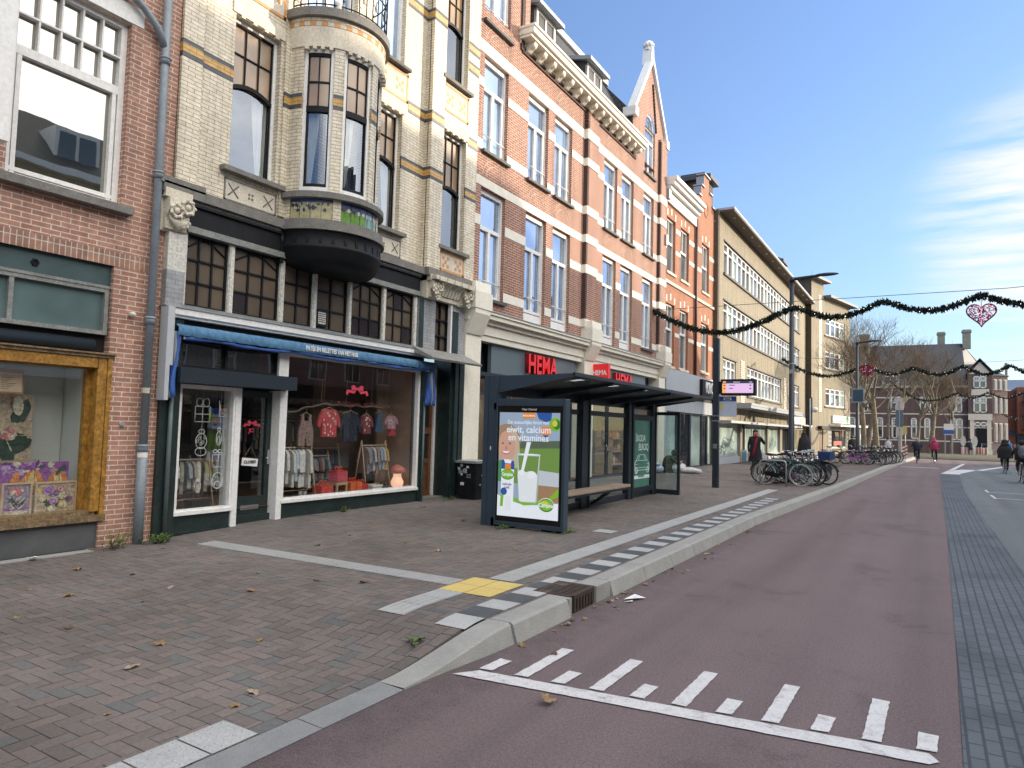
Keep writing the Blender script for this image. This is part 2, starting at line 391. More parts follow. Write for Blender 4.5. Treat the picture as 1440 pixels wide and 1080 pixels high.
def asphalt(name, col, speck, patch, rough=.85):
    m, t, out = nt(name); b = N(t, 'ShaderNodeBsdfPrincipled', Roughness=rough); p = pos(t)
    n = N(t, 'ShaderNodeTexNoise', Scale=150., Detail=2.); t.links.new(p, n.inputs['Vector'])
    r = ramp(t, [(.35, [x*(1-speck) for x in col]), (.6, col), (.74, [min(1, x*(1+speck)+.03*speck) for x in col])]); t.links.new(n.outputs['Fac'], r.inputs['Fac'])
    n5 = N(t, 'ShaderNodeTexNoise', Scale=48., Detail=4., Roughness=.8); t.links.new(p, n5.inputs['Vector'])
    n2 = N(t, 'ShaderNodeTexNoise', Scale=.55, Detail=9., Roughness=.75); t.links.new(p, n2.inputs['Vector'])
    r2 = ramp(t, [(.385, 1-patch), (.43, .96), (.75, 1.1)]); t.links.new(n2.outputs['Fac'], r2.inputs['Fac'])
    c = mixc(t, 1., r.outputs['Color'], r2.outputs['Color'], 'MULTIPLY')
    # wheel tracks and dust run lengthways
    mp = t.nodes.new('ShaderNodeMapping'); mp.inputs['Scale'].default_value = (1.6,.06,1); t.links.new(p, mp.inputs[0])
    n3 = N(t, 'ShaderNodeTexNoise', Scale=1., Detail=4.); t.links.new(mp.outputs[0], n3.inputs['Vector'])
    r3 = ramp(t, [(.3, .80), (.5, 1.0), (.7, 1.13)]); t.links.new(n3.outputs['Fac'], r3.inputs['Fac'])
    c = mixc(t, 1., c, r3.outputs['Color'], 'MULTIPLY')
    r5 = ramp(t, [(.30, .66), (.5, 1.), (.70, 1.3)]); t.links.new(n5.outputs['Fac'], r5.inputs['Fac']); c = mixc(t, 1., c, r5.outputs['Color'], 'MULTIPLY')
    # dark grit that gathers against the kerb
    sx = t.nodes.new('ShaderNodeSeparateXYZ'); t.links.new(p, sx.inputs[0]); n6 = N(t, 'ShaderNodeTexNoise', Scale=5., Detail=7., Roughness=.75); t.links.new(p, n6.inputs['Vector'])
    ma = N(t, 'ShaderNodeMath', operation='MULTIPLY_ADD'); ma.inputs[1].default_value = 1.3; t.links.new(n6.outputs['Fac'], ma.inputs[0]); t.links.new(sx.outputs[0], ma.inputs[2])
    r6 = ramp(t, [(.0, .62), (1., 1.)]); mr = N(t, 'ShaderNodeMapRange'); mr.inputs[1].default_value = -2.35; mr.inputs[2].default_value = -1.8; t.links.new(ma.outputs[0], mr.inputs[0]); t.links.new(mr.outputs[0], r6.inputs['Fac'])
    c = mixc(t, 1., c, r6.outputs['Color'], 'MULTIPLY')
    t.links.new(c, b.inputs['Base Color'])
    v = N(t, 'ShaderNodeTexVoronoi', Scale=190.); t.links.new(p, v.inputs['Vector'])
    bp = N(t, 'ShaderNodeBump', Strength=.6, Distance=.006); t.links.new(v.outputs['Distance'], bp.inputs['Height']); t.links.new(bp.outputs['Normal'], b.inputs['Normal'])
    t.links.new(b.outputs[0], out.inputs[0]); MATS[name] = m; return m
m_road = asphalt('red_asphalt', (.195,.148,.148), .45, .22)
m_grey = asphalt('grey_asphalt', (.17,.195,.205), .4, .15)
m_ground = asphalt('plaza_asphalt', (.22,.19,.18), .3, .1)
def stamped(name):
    m, t, out = nt(name); b = N(t, 'ShaderNodeBsdfPrincipled', Roughness=.75); p = pos(t)
    sx = t.nodes.new('ShaderNodeSeparateXYZ'); t.links.new(p, sx.inputs[0]); cb = t.nodes.new('ShaderNodeCombineXYZ')
    t.links.new(sx.outputs[1], cb.inputs[0]); t.links.new(sx.outputs[0], cb.inputs[1])
    br = t.nodes.new('ShaderNodeTexBrick'); br.inputs['Scale'].default_value = 1; br.inputs['Brick Width'].default_value = .21; br.inputs['Row Height'].default_value = .085
    br.inputs['Mortar Size'].default_value = .009; br.inputs['Color1'].default_value = (.105,.122,.135,1); br.inputs['Color2'].default_value = (.082,.10,.115,1); br.inputs['Mortar'].default_value = (.04,.05,.06,1)
    t.links.new(cb.outputs[0], br.inputs['Vector'])
    n2 = N(t, 'ShaderNodeTexNoise', Scale=.8, Detail=6.); t.links.new(p, n2.inputs['Vector']); r2 = ramp(t, [(.38, .7), (.5, 1), (.7, 1.15)]); t.links.new(n2.outputs['Fac'], r2.inputs['Fac'])
    n3 = N(t, 'ShaderNodeTexNoise', Scale=140., Detail=2.); t.links.new(p, n3.inputs['Vector']); r3 = ramp(t, [(.35, .75), (.65, 1.15)]); t.links.new(n3.outputs['Fac'], r3.inputs['Fac'])
    c = mixc(t, 1., br.outputs['Color'], r2.outputs['Color'], 'MULTIPLY'); c = mixc(t, 1., c, r3.outputs['Color'], 'MULTIPLY')
    t.links.new(c, b.inputs['Base Color']); bp = N(t, 'ShaderNodeBump', Strength=.5, Distance=.008); bp.invert = True
    t.links.new(br.outputs['Fac'], bp.inputs['Height']); t.links.new(bp.outputs['Normal'], b.inputs['Normal']); t.links.new(b.outputs[0], out.inputs[0]); return m
m_stamp = stamped('stamped_asphalt')
def paver_mat(name):
    m, t, out = nt(name); b = N(t, 'ShaderNodeBsdfPrincipled', Roughness=.78); g = t.nodes.new('ShaderNodeNewGeometry')
    r = ramp(t, [(0, (.135,.117,.104)), (.45, (.17,.144,.129)), (.8, (.19,.155,.14)), (.92, (.145,.142,.135)), (1, (.122,.124,.122))]); t.links.new(g.outputs['Random Per Island'], r.inputs['Fac'])
    n = N(t, 'ShaderNodeTexNoise', Scale=38., Detail=5., Roughness=.7); t.links.new(g.outputs['Position'], n.inputs['Vector']); r2 = ramp(t, [(.3, .78), (.7, 1.15)]); t.links.new(n.outputs['Fac'], r2.inputs['Fac'])
    n3 = N(t, 'ShaderNodeTexNoise', Scale=.6, Detail=5.); t.links.new(g.outputs['Position'], n3.inputs['Vector']); r3 = ramp(t, [(.35, .8), (.65, 1.12)]); t.links.new(n3.outputs['Fac'], r3.inputs['Fac'])
    c = mixc(t, 1., r.outputs['Color'], r2.outputs['Color'], 'MULTIPLY'); c = mixc(t, 1., c, r3.outputs['Color'], 'MULTIPLY'); t.links.new(c, b.inputs['Base Color'])
    bp = N(t, 'ShaderNodeBump', Strength=.3, Distance=.004); t.links.new(n.outputs['Fac'], bp.inputs['Height']); t.links.new(bp.outputs['Normal'], b.inputs['Normal'])
    t.links.new(b.outputs[0], out.inputs[0]); return m
m_paver = paver_mat('paving_brick'); m_joint = M('paving_joint', (.045,.04,.034), .95, var=.3, scale=20)
m_farpave = brick('far_paving', (.15,.115,.10), (.12,.095,.085), (.07,.06,.05), .2, .1, .008)
def worn_paint(name):
    m, t, out = nt(name); b = N(t, 'ShaderNodeBsdfPrincipled', Roughness=.65); p = pos(t)
    n = N(t, 'ShaderNodeTexNoise', Scale=7., Detail=9., Roughness=.78); t.links.new(p, n.inputs['Vector'])
    r = ramp(t, [(.335, (.22,.18,.18)), (.40, (.52,.51,.50)), (.5, (.64,.64,.63)), (.8, (.70,.70,.69))]); t.links.new(n.outputs['Fac'], r.inputs['Fac'])
    n2 = N(t, 'ShaderNodeTexNoise', Scale=70., Detail=4., Roughness=.8); t.links.new(p, n2.inputs['Vector']); r2 = ramp(t, [(.30, .62), (.5, 1.)]); t.links.new(n2.outputs['Fac'], r2.inputs['Fac'])
    t.links.new(mixc(t, 1., r.outputs['Color'], r2.outputs['Color'], 'MULTIPLY'), b.inputs['Base Color']); t.links.new(b.outputs[0], out.inputs[0]); return m
m_line = worn_paint('road_paint')
m_tilew = M('white_tile', (.46,.47,.46), .7, var=.1, scale=3, fine=.2, bscale=70)
m_tileg = M('dark_grey_tile', (.075,.085,.09), .6, var=.2, scale=4)
m_tiley = M('yellow_tile', (.68,.52,.17), .65, var=.07, scale=4, fine=.15, bscale=70)
m_kerb = M('kerb_concrete', (.37,.37,.345), .85, var=.12, scale=3, bump=.25, bscale=140, fine=.3)
m_kerbd = M('kerb_band', (.27,.28,.275), .85, var=.12, scale=3, bump=.25, bscale=140, fine=.3)

g = MB(); g.poly([(-900,-900,-.035),(900,-900,-.035),(900,900,-.035),(-900,900,-.035)]); struct('ground', g, m_ground)
def strip(a, b, ys, z):
    mb = MB()
    for y0, y1 in zip(ys, ys[1:]):
        mb.poly([(a(y0),y0,z),(b(y0),y0,z),(b(y1),y1,z),(a(y1),y1,z)])
    return mb
YS = [-12,-4,0,2,4,6,8,11,14,18,24,30,37,43,50,57,63,68,74]
GX = [(-12,.12),(4.5,.14),(6.6,.17),(15,.26),(27.7,.33),(41,.42)]
def lerp(tab, y):
    for (a, xa), (b, xb) in zip(tab, tab[1:]):
        if y <= b: return xa+(xb-xa)*max(0, y-a)/(b-a)
    return tab[-1][1]
struct('road', strip(lambda y: kerb_x(y)-.25, lambda y: lerp(GX, y)+.04 if y < 41 else 9., YS, 0), m_road)
ym = [-12,0,4.5,6.6,10,15,20,27.7,40.6]
struct('median_strip', strip(lambda y: lerp(GX, y), lambda y: lerp([(-12,1.07),(12,1.07),(18,1.0),(28,.98),(40.6,1.22)], y), ym, .006), m_stamp)
struct('cycle_lane', strip(lambda y: .95, lambda y: 9.5, [-12,0,10,20,30,40,41], .003), m_grey)
mb = MB(); mb.poly([(1.0,41,.004),(9.5,41,.004),(9.5,55,.004),(2.9,54.5,.004),(1.3,46,.004)]); struct('cycle_lane_corner', mb, m_grey)
mb = MB(); mb.poly([(-40,74,-.01),(60,74,-.01),(60,140,-.01),(-40,140,-.01)]); struct('square', mb, m_ground)
mb = MB(); mb.poly([(9.5,-30,.02),(16,-30,.02),(16,60,.02),(9.5,60,.02)]); struct('far_pavement', mb, m_farpave)

# sidewalk: a joint sheet and every paving brick laid in herringbone
mb = MB(); ny = [-8,-4,0]+[1+.2*i for i in range(50)]+[11,12,14,17,20,24,28,33,38,42]
nx = [i/14 for i in range(15)]
for y0, y1 in zip(ny, ny[1:]):
    for a, b in zip(nx, nx[1:]):
        q = []
        for s_, y in ((a,y0),(b,y0),(b,y1),(a,y1)):
            x = -9.6+(kerb_x(y)-.27+9.6)*s_; q.append((x, y, Z(x, y)-.014))
        mb.poly(q)
struct('sidewalk', mb, m_joint)
mb = MB(); C_ = .0985
def paver(x0, x1, y0, y1, border=False):
    xm, ymid = (x0+x1)/2, (y0+y1)/2
    lim = -3.203-.104 if ymid < 5.0 else kerb_x(ymid)-.27-.104
    if not border:
        if x0 > lim-.025: return
        x1 = min(x1, lim); xm = (x0+x1)/2
    if xm < -9.2: return
    e = .0028; dz = rnd.uniform(-.0012,.0012); tx = rnd.uniform(-.010,.010); ty = rnd.uniform(-.010,.010)
    tp = []; bt = []
    for x, y in ((x0+e,y0+e),(x1-e,y0+e),(x1-e,y1-e),(x0+e,y1-e)):
        z = Z(x, y)+dz+(x-xm)*tx+(y-ymid)*ty; tp.append((x,y,z)); bt.append((x,y,z-.02))
    n = mb.pts(tp+bt); mb.face((n,n+1,n+2,n+3))
    mb.face((n+4,n+5,n+1,n)); mb.face((n+5,n+6,n+2,n+1)); mb.face((n+6,n+7,n+3,n+2)); mb.face((n+7,n+4,n,n+3))
i0, i1, j0, j1 = int(-9.3/C_), int(-2.0/C_), int(.4/C_), int(36/C_)
for j in range(j0, j1):
    for i in range(i0, i1):
        k = (i-j) % 4
        if k == 0: paver(i*C_, (i+2)*C_, j*C_, (j+1)*C_)
        elif k == 3: paver(i*C_, (i+1)*C_, j*C_, (j+2)*C_)
y = .5
while y < 36:
    l_ = -3.203 if y < 4.95 else kerb_x(y)-.272; paver(l_-.103,l_,y,y+.2,True); y += .203
struct('sidewalk_pavers', mb, m_paver)
mb = MB()
for y0, y1 in zip(list(range(36,80,4)), list(range(40,84,4))):
    mb.poly([(-14,y0,.15),(kerb_x(y0)-.27,y0,.15),(kerb_x(y1)-.27,y1,.15),(-14,y1,.15)])
struct('sidewalk_far', mb, m_farpave)

# kerb stones and the flat band in front
mb = MB()
y = 5.0; yb = []
while y < 80: yb.append((y, min(y+(1.0 if y < 40 else 4), 80))); y = yb[-1][1]
for y0, y1 in yb:
    if 5.95 < y0 < 6.4: continue                     # the gully sits here
    e = .004
    P0 = [(kerb_x(y0)-.27,.16),(kerb_x(y0)-.075,.163),(kerb_x(y0)-.045,.145),(kerb_x(y0),0),(kerb_x(y0),-.05),(kerb_x(y0)-.27,-.05)]
    P1 = [(kerb_x(y1)-.27,.16),(kerb_x(y1)-.075,.163),(kerb_x(y1)-.045,.145),(kerb_x(y1),0),(kerb_x(y1),-.05),(kerb_x(y1)-.27,-.05)]
    n = mb.pts([(x, y0+e, z) for x, z in P0]+[(x, y1-e, z) for x, z in P1])
    for a in range(6):
        b = (a+1) % 6; mb.face((n+a, n+b, n+6+b, n+6+a))
    mb.face(range(n, n+6)); mb.face(range(n+11, n+5, -1))
mb.box(-3.15,-2.905,6.004,6.07,-.05,.158); mb.box(-3.17,-2.905,6.64,6.996,-.05,.16)             # stubs beside the gully
ks = [3.72+.106*i for i in range(13)]
for y0, y1 in zip(ks, ks[1:]):
    q = []
    for y in (y0, y1):
        h = kz(y); s_ = smooth(3.75,5,y); q.append([(-3.2+.05*s_,-.05),(-3.2+.05*s_,h),(-2.99+.035*s_,h+.003*s_),(-2.985+.052*s_,h-.018*s_),(-2.985+.092*s_,-.002)])
    for a in range(4):
        (xa,za),(xb,zb) = q[0][a], q[0][a+1]; (xc,zc),(xd,zd) = q[1][a], q[1][a+1]
        mb.poly([(xa,y0,za),(xb,y0,zb),(xd,y1,zd),(xc,y1,zc)])
struct('kerb', mb, m_kerb)
mb = MB()
for y0, y1 in [(-9+i, -8+i) for i in range(12)]+[(3,3.72)]:
    mb.poly([(-3.2,y0+.003,.012),(-2.985,y0+.003,.004),(-2.985,y1-.003,.004),(-3.2,y1-.003,.012)])
struct('kerb_band', mb, m_kerbd)

# tactile guide tiles, black and white edge tiles, yellow block, paint
def slab(mb, x0, x1, y0, y1, mi=0, lift=.005, ribs=False, studs=False, gap=.003, n=3):
    x0 += gap; x1 -= gap; y0 += gap; y1 -= gap
    for i in range(n):
        a = x0+(x1-x0)*i/n; b = x0+(x1-x0)*(i+1)/n
        for j in range(n):
            c = y0+(y1-y0)*j/n; d = y0+(y1-y0)*(j+1)/n
            mb.poly([(a,c,Z(a,c)+lift),(b,c,Z(b,c)+lift),(b,d,Z(b,d)+lift),(a,d,Z(a,d)+lift)], mi)
    if ribs == 'y':
        for i in range(4):
            a = x0+(x1-x0)*(i+.3)/4; b = x0+(x1-x0)*(i+.75)/4
            for c, d in ((y0, (y0+y1)/2), ((y0+y1)/2, y1)):
                mb.poly([(a,c,Z(a,c)+lift+.004),(b,c,Z(b,c)+lift+.004),(b,d,Z(b,d)+lift+.004),(a,d,Z(a,d)+lift+.004)], mi)
    if ribs == 'x':
        for i in range(4):
            c = y0+(y1-y0)*(i+.3)/4; d = y0+(y1-y0)*(i+.75)/4
            mb.poly([(x0,c,Z(x0,c)+lift+.004),(x1,c,Z(x1,c)+lift+.004),(x1,d,Z(x1,d)+lift+.004),(x0,d,Z(x0,d)+lift+.004)], mi)
    if studs:
        for i in range(5):
            for j in range(5):
                x = x0+(x1-x0)*(i+.5)/5; y = y0+(y1-y0)*(j+.5)/5; mb.ball((x,y,Z(x,y)+lift-.002), .013, .013, .008, 8, 4, mi)
mb = MB()
for k in range(-3, 1):
    y = 2.44+.30*k; slab(mb, -3.505, -3.205, y, y+.295, 0, studs=True)
for k in range(3): slab(mb, -4.12, -3.82, 4.72+.295*k, 5.015+.295*k, ribs='y')
y = 6.28
while y < 20.9: slab(mb, -3.98, -3.68, y, y+.3, ribs='y'); y += .3
x = -8.15
while x < -4.2: slab(mb, x, min(x+.3,-4.135), 5.80, 6.09, ribs='x'); x += .3
struct('guide_tiles', mb, m_tilew)
mb = MB()
for i in range(2):
    for j in range(2): slab(mb, -4.13+.3*i, -3.83+.3*i, 5.61+.32*j, 5.93+.32*j)
struct('yellow_tiles', mb, m_tiley)
mw_ = MB(); mg_ = MB(); y = 4.68; k = 0
while y < 18.2:
    if not (5.92 < y+.15 < 6.5 and False): slab(mw_ if k % 2 == 0 else mg_, -3.47+.0*k, -3.17, y, y+.3, n=2)
    y += .3; k += 1
struct('white_edge_tiles', mw_, m_tilew); struct('grey_edge_tiles', mg_, m_tileg)
mb = MB()
def line(pts, z=.008):          # paint edges are a little ragged
    q = []
    for (xa,ya),(xb,yb_) in zip(pts, pts[1:]+pts[:1]):
        n = max(1, min(60, int(math.hypot(xb-xa, yb_-ya)/.035)))
        for i in range(n): q.append((xa+(xb-xa)*i/n+rnd.uniform(-.0035,.0035), ya+(yb_-ya)*i/n+rnd.uniform(-.0035,.0035), z))
    mb.poly(q)
yb = lambda x: 4.14+(x+2.89)*.120
line([(-2.9,yb(-2.9)),(-.02,yb(0)),(.03,yb(0)+.06),(-.02,yb(0)+.15),(-2.78,yb(-2.78)+.15)])
for i in range(11):
    x = -2.80+i*.272; L = .74 if i % 2 else .27; wd = .10; y = yb(x)+.19
    line([(x,y),(x+wd,y+.012),(x+wd+.01,y+L),(x+.01,y+L)])
line([(.44,40.7),(1.28,40.7),(1.28,41.6),(2.3,47.5),(1.55,47.5),(.75,44.2)]); 
line([(.75,44.2),(1.0,44.2),(2.1,58),(1.9,58)]); line([(2.1,47.0),(2.5,47.0),(4.3,55.5),(9,56.5),(9,57),(4.1,56)])
line([(-1.5,47.5),(.45,47.5),(.45,47.9),(-1.5,47.9)])
line([(1.6,29.4),(1.67,29.4),(1.68,28),(1.61,28)]); line([(1.6,26.9),(1.67,26.9),(1.70,25.3),(1.63,25.3)])
line([(1.7,25.5),(4.4,25.3),(4.4,25.4),(1.7,25.6)]); line([(1.7,28.2),(4.4,28.0),(4.4,28.08),(1.7,28.3)])
struct('road_markings', mb, m_line)
mb = MB(); mb.poly([(-4.50,10.05,Z(-4.5,10)+.006),(-4.18,10.05,Z(-4.2,10)+.006),(-4.18,10.36,Z(-4.2,10)+.006),(-4.50,10.36,Z(-4.5,10)+.006)]); struct('pale_paving_tile', mb, m_tilew)
# gully in the kerb
gy = thing('drain_grate', 'rusty cast iron drain set in the kerb beside the yellow tactile tiles', 'drain', (-3.0,6.3,.1))
m_iron = M('rusty_iron', (.075,.055,.042), .7, .3, var=.35, scale=18, bump=.3)
mb = MB(); mb.box(-3.33,-2.93,6.075,6.12,0,.166); mb.box(-3.33,-2.93,6.59,6.635,0,.166); mb.box(-3.33,-3.29,6.12,6.59,.1,.166); mb.box(-2.955,-2.91,6.12,6.59,.13,.166)
mb.box(-2.95,-2.915,6.12,6.59,0,.022); mb.build('frame', m_iron, gy)
mb = MB()
for i in range(9): mb.box(-3.29,-2.955,6.13+.052*i,6.16+.052*i,.14,.168)
for i in range(7): mb.box(-2.945,-2.905,6.13+.067*i,6.16+.067*i,.01,.15)
mb.build('grate', m_iron, gy); mb = MB(); mb.box(-3.29,-2.96,6.12,6.59,.02,.04); mb.build('sump', m_dark, gy)
# ------------------------------------------------------------------ facade helpers (plane x = X, looking to +X)
def wall_x(mb, X, y0, y1, z0, z1, openings=(), rev=.14, mi=0, rmi=None):
    ys = sorted({y0, y1}|{v for o in openings for v in o[:2] if y0 < v < y1}); zs = sorted({z0, z1}|{v for o in openings for v in o[2:4] if z0 < v < z1})
    for a, b in zip(ys, ys[1:]):
        for c, d in zip(zs, zs[1:]):
            m_, n_ = (a+b)/2, (c+d)/2
            if any(o[0] < m_ < o[1] and o[2] < n_ < o[3] for o in openings): continue
            mb.poly([(X,a,c),(X,b,c),(X,b,d),(X,a,d)], mi)
    r = mi if rmi is None else rmi
    for o in openings:
        a, b, c, d = o[:4]; q = X-(o[4] if len(o) > 4 else rev)
        mb.poly([(X,a,c),(X,a,d),(q,a,d),(q,a,c)], r); mb.poly([(X,b,c),(q,b,c),(q,b,d),(X,b,d)], r)
        mb.poly([(X,a,c),(q,a,c),(q,b,c),(X,b,c)], r); mb.poly([(X,a,d),(X,b,d),(q,b,d),(q,a,d)], r)
def frame_x(mb, X, y0, y1, z0, z1, f=.06, d=.06, mi=0):
    """rectangular frame, outer face at X, d deep"""
    mb.box(X-d,X,y0,y0+f,z0,z1,mi); mb.box(X-d,X,y1-f,y1,z0,z1,mi); mb.box(X-d,X,y0+f,y1-f,z0,z0+f,mi); mb.box(X-d,X,y0+f,y1-f,z1-f,z1,mi)
def window(parent, X, y0, y1, z0, z1, fm, gm, f=.06, d=.07, vb=(), hb=(), bw=.03, sill=None, extra=None, name='window'):
    """one window: frame and glazing bars, the pane behind them, the sill below. vb: (y, za, zb) hb: (z, ya, yb, width)"""
    mb = MB(); frame_x(mb, X, y0, y1, z0, z1, f, d)
    for b in vb:
        y, za, zb = b[:3]; w_ = b[3] if len(b) > 3 else bw; mb.box(X-d+.012,X-.008,y-w_/2,y+w_/2,za,zb)
    for b in hb:
        z, ya, yb_ = b[:3]; w_ = b[3] if len(b) > 3 else bw; mb.box(X-d+.010,X-.004,ya,yb_,z-w_/2,z+w_/2)
    if extra: extra(mb)
    wo = mb.build(name, fm, parent)
    gl = MB(); gl.poly([(X-d+.008,y0+f*.5,z0+f*.5),(X-d+.008,y1-f*.5,z0+f*.5),(X-d+.008,y1-f*.5,z1-f*.5),(X-d+.008,y0+f*.5,z1-f*.5)])
    gl.build('pane', gm, wo)
    if sill:
        sm_, out_, th, ex = sill; s = MB(); s.box(X-d,X0+out_ if out_ < 2 else out_,y0-ex,y1+ex,z0-th,z0-.002); s.build('sill', sm_, wo)
    return wo
def boxes(*bs):
    mb = MB()
    for b in bs: mb.box(*b)
    return mb

# ================================================================== the red brick house at the left edge
B1 = thing('brick_house', 'red brick house at the left edge with a wood framed art shop window', 'house', (X0, 1, .1))
mb = MB()
wall_x(mb, X0, -6, 5.69, .1, 9.5, [(3.68,5.01,4.44,6.88,.13),(-1.5,4.97,.1,3.68,.12),(.4,2.2,4.44,6.88,.13)], mi=0)
mb.poly([(X0,-6,.1),(X0,-6,9.5),(X0-9,-6,9.5),(X0-9,-6,.1)]); mb.poly([(X0,5.69,3),(X0-.3,5.69,3),(X0-.3,5.69,9.5),(X0,5.69,9.5)]); mb.poly([(X0,-6,9.5),(X0,5.69,9.5),(X0-9,5.69,9.5),(X0-9,-6,9.5)])
mb.build('wall', m_br1, B1)
boxes((X0-.02,X0+.003,-1.5,5.43,3.66,3.845)).build('soldier_course', m_br1s, B1)
boxes((X0-.10,X0+.012,3.0,5.16,6.885,7.12)).build('lintel', m_white, B1)
def big_sash(y0, y1):
    w_ = (y1-y0-.12)/5
    vb = [(y0+.06+w_*i, 6.0, 6.83, .022) for i in range(1,5)]
    window(B1, X0-.10, y0, y1, 4.44, 6.89, m_white, pane('mirror_sash_glass', (.045,.05,.045), .62, wob=.03, coat=(.62,.61,.56)) if 'mirror_sash_glass' not in MATS else MATS['mirror_sash_glass'], f=.075, d=.09, vb=vb+[(y0+.115,4.5,5.95,.05),(y1-.115,4.5,5.95,.05)],
           hb=[(5.97,y0+.05,y1-.05,.11),(6.41,y0+.07,y1-.07,.022),(4.56,y0+.07,y1-.07,.05)], sill=(m_greystone,.13,.10,.10))
big_sash(3.68, 5.01); big_sash(.4, 2.2)
boxes((X0,X0+.34,3.30,3.56,4.7,8)).build('corner_post', m_white, B1)
# shopfront
boxes((X0-.12,X0-.06,-1.5,4.97,3.39,3.68)).build('signboard', m_teal, B1)
mb = MB(); mb.torus((X0-.05,4.08,3.52),.035,.008,'x'); 
for k in range(6): a = k*PI/3; mb.tube([(X0-.05,4.08,3.52),(X0-.05,4.08+.05*math.cos(a),3.52+.05*math.sin(a))],.006,5)
mb.build('ornament', m_black, B1)
def ext(mb): mb.box(X0-.10,X0-.03,-1.5,4.98,3.36,3.395)
window(B1, X0-.04, -.2, 4.95, 2.77, 3.36, m_greywood, g_teal, f=.05, d=.07, vb=[(3.85,2.8,3.33,.05),(1.9,2.8,3.33,.05)], extra=ext, name='transom_window')
mb = MB(); mb.tube([(X0-.07,-1.4,2.62),(X0-.07,4.80,2.62)], .085, 14); mb.build('awning_roller', m_navyd, B1)
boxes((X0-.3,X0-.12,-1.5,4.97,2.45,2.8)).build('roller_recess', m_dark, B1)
boxes((X0-.12,X0+.02,-1.5,5.04,2.475,2.52),(X0-.06,X0+.045,-1.5,5.045,2.515,2.535)).build('ledge', m_oakold, B1)
mb = MB(); mb.box(X0-.16,X0-.0,-1.5,4.84,2.345,2.47); mb.box(X0-.16,X0-.0,4.85,4.96,.56,2.47); mb.box(X0-.24,X0-.16,4.80,4.85,.56,2.40); mb.box(X0-.05,X0+.012,4.965,5.02,.44,2.47)
mb.box(X0-.24,X0-.16,-1.5,4.80,2.33,2.40); mb.build('shop_window_frame', m_oak, B1)
boxes((X0-.28,X0-.03,-1.5,4.93,.515,.575),(X0-.2,X0+.03,-1.5,5.035,.44,.513)).build('window_ledge', m_oakold, B1)
boxes((X0-.16,X0-.035,-1.5,4.98,.08,.44)).build('plinth', m_plinth, B1)
boxes((X0-.1,X0+.16,-3,4.85,.02,.10)).build('base_slab', m_concrete, B1)
mb = MB(); mb.poly([(X0-.2,-1.5,.55),(X0-.2,4.82,.55),(X0-.2,4.82,2.36),(X0-.2,-1.5,2.36)]); mb.build('shop_window', g_shop, B1)
m_gal = M('gallery_wall', (.66,.68,.62), .8, var=.05, scale=1)
mb = MB(); mb.box(X0-1.5,X0-1.45,-1.5,4.9,.5,2.6); mb.box(X0-1.5,X0-.25,4.86,4.9,.5,2.6); mb.box(X0-1.5,X0-.25,-1.5,4.9,.5,.53); mb.build('display_niche', m_gal, B1)
mb = MB(); mb.box(X0-.80,X0-.78,2.2,4.85,.53,2.45); mb.build('display_screen', m_gal, B1)
mb = MB(); mb.ball((X0+.06,5.21,3.07),.035,.05,.035); mb.tube([(X0,5.21,3.07),(X0+.05,5.21,3.07)],.02,8); tag(mb.build('wall_sensor', m_whiteold), 'small white round sensor on the brick wall beside the downpipe', 'sensor')
mb = MB(); mb.tube([(X0-.01,5.19,1.64),(X0+.02,5.19,1.64)],.03,14); mb.tube([(X0+.02,5.19,1.64),(X0+.03,5.19,1.64)],.014,10); tag(mb.build('wall_fitting', m_zinc), 'small metal disc on the brick wall left of the downpipe', 'wall fitting')
# downpipe
dp = thing('downpipe', 'tall blue grey downpipe with collars on the red brick house', 'downpipe', (X0+.08,5.42,.1))
mb = MB(); mb.tube([(X0+.10,5.43,.08),(X0+.10,5.43,1.35)],.062,14); mb.tube([(X0+.10,5.43,1.35),(X0+.10,5.42,9.6)],.052,14)
mb.tube([(X0+.09,-2,8.05),(X0+.09,3.8,7.50),(X0+.09,4.9,7.22),(X0+.09,5.1,7.12),(X0+.095,5.3,6.95),(X0+.10,5.42,6.72)],.05,12); mb.build('pipe', m_pipe, dp)
for z in (1.34, 3.02, 4.98, 6.55):
    mb = MB(); mb.tube([(X0+.10,5.425,z-.05),(X0+.10,5.425,z+.05)],.066,14); mb.torus((X0+.10,5.425,z+.03),.066,.012,'z'); mb.box(X0,X0+.06,5.40,5.45,z-.015,z+.015); mb.build('collar', m_pipe, dp)
mb = MB(); mb.tube([(X0+.09,4.62,7.29),(X0+.09,4.75,7.255)],.066,12); mb.build('collar', m_pipe, dp)
mb = MB(); mb.tube([(X0+.10,5.428,1.22),(X0+.10,5.428,1.32)],.0635,14,cap=False); tag(mb.build('sticker', m_white), 'white paper sticker wrapped round the downpipe', 'sticker', )
mb = MB(); mb.tube([(X0+.10,5.425,2.06),(X0+.10,5.425,2.13)],.0535,14,cap=False); tag(mb.build('sticker', M('pale_sticker', (.5,.48,.36), .6, var=.4, scale=60)), 'small worn sticker high on the downpipe', 'sticker')

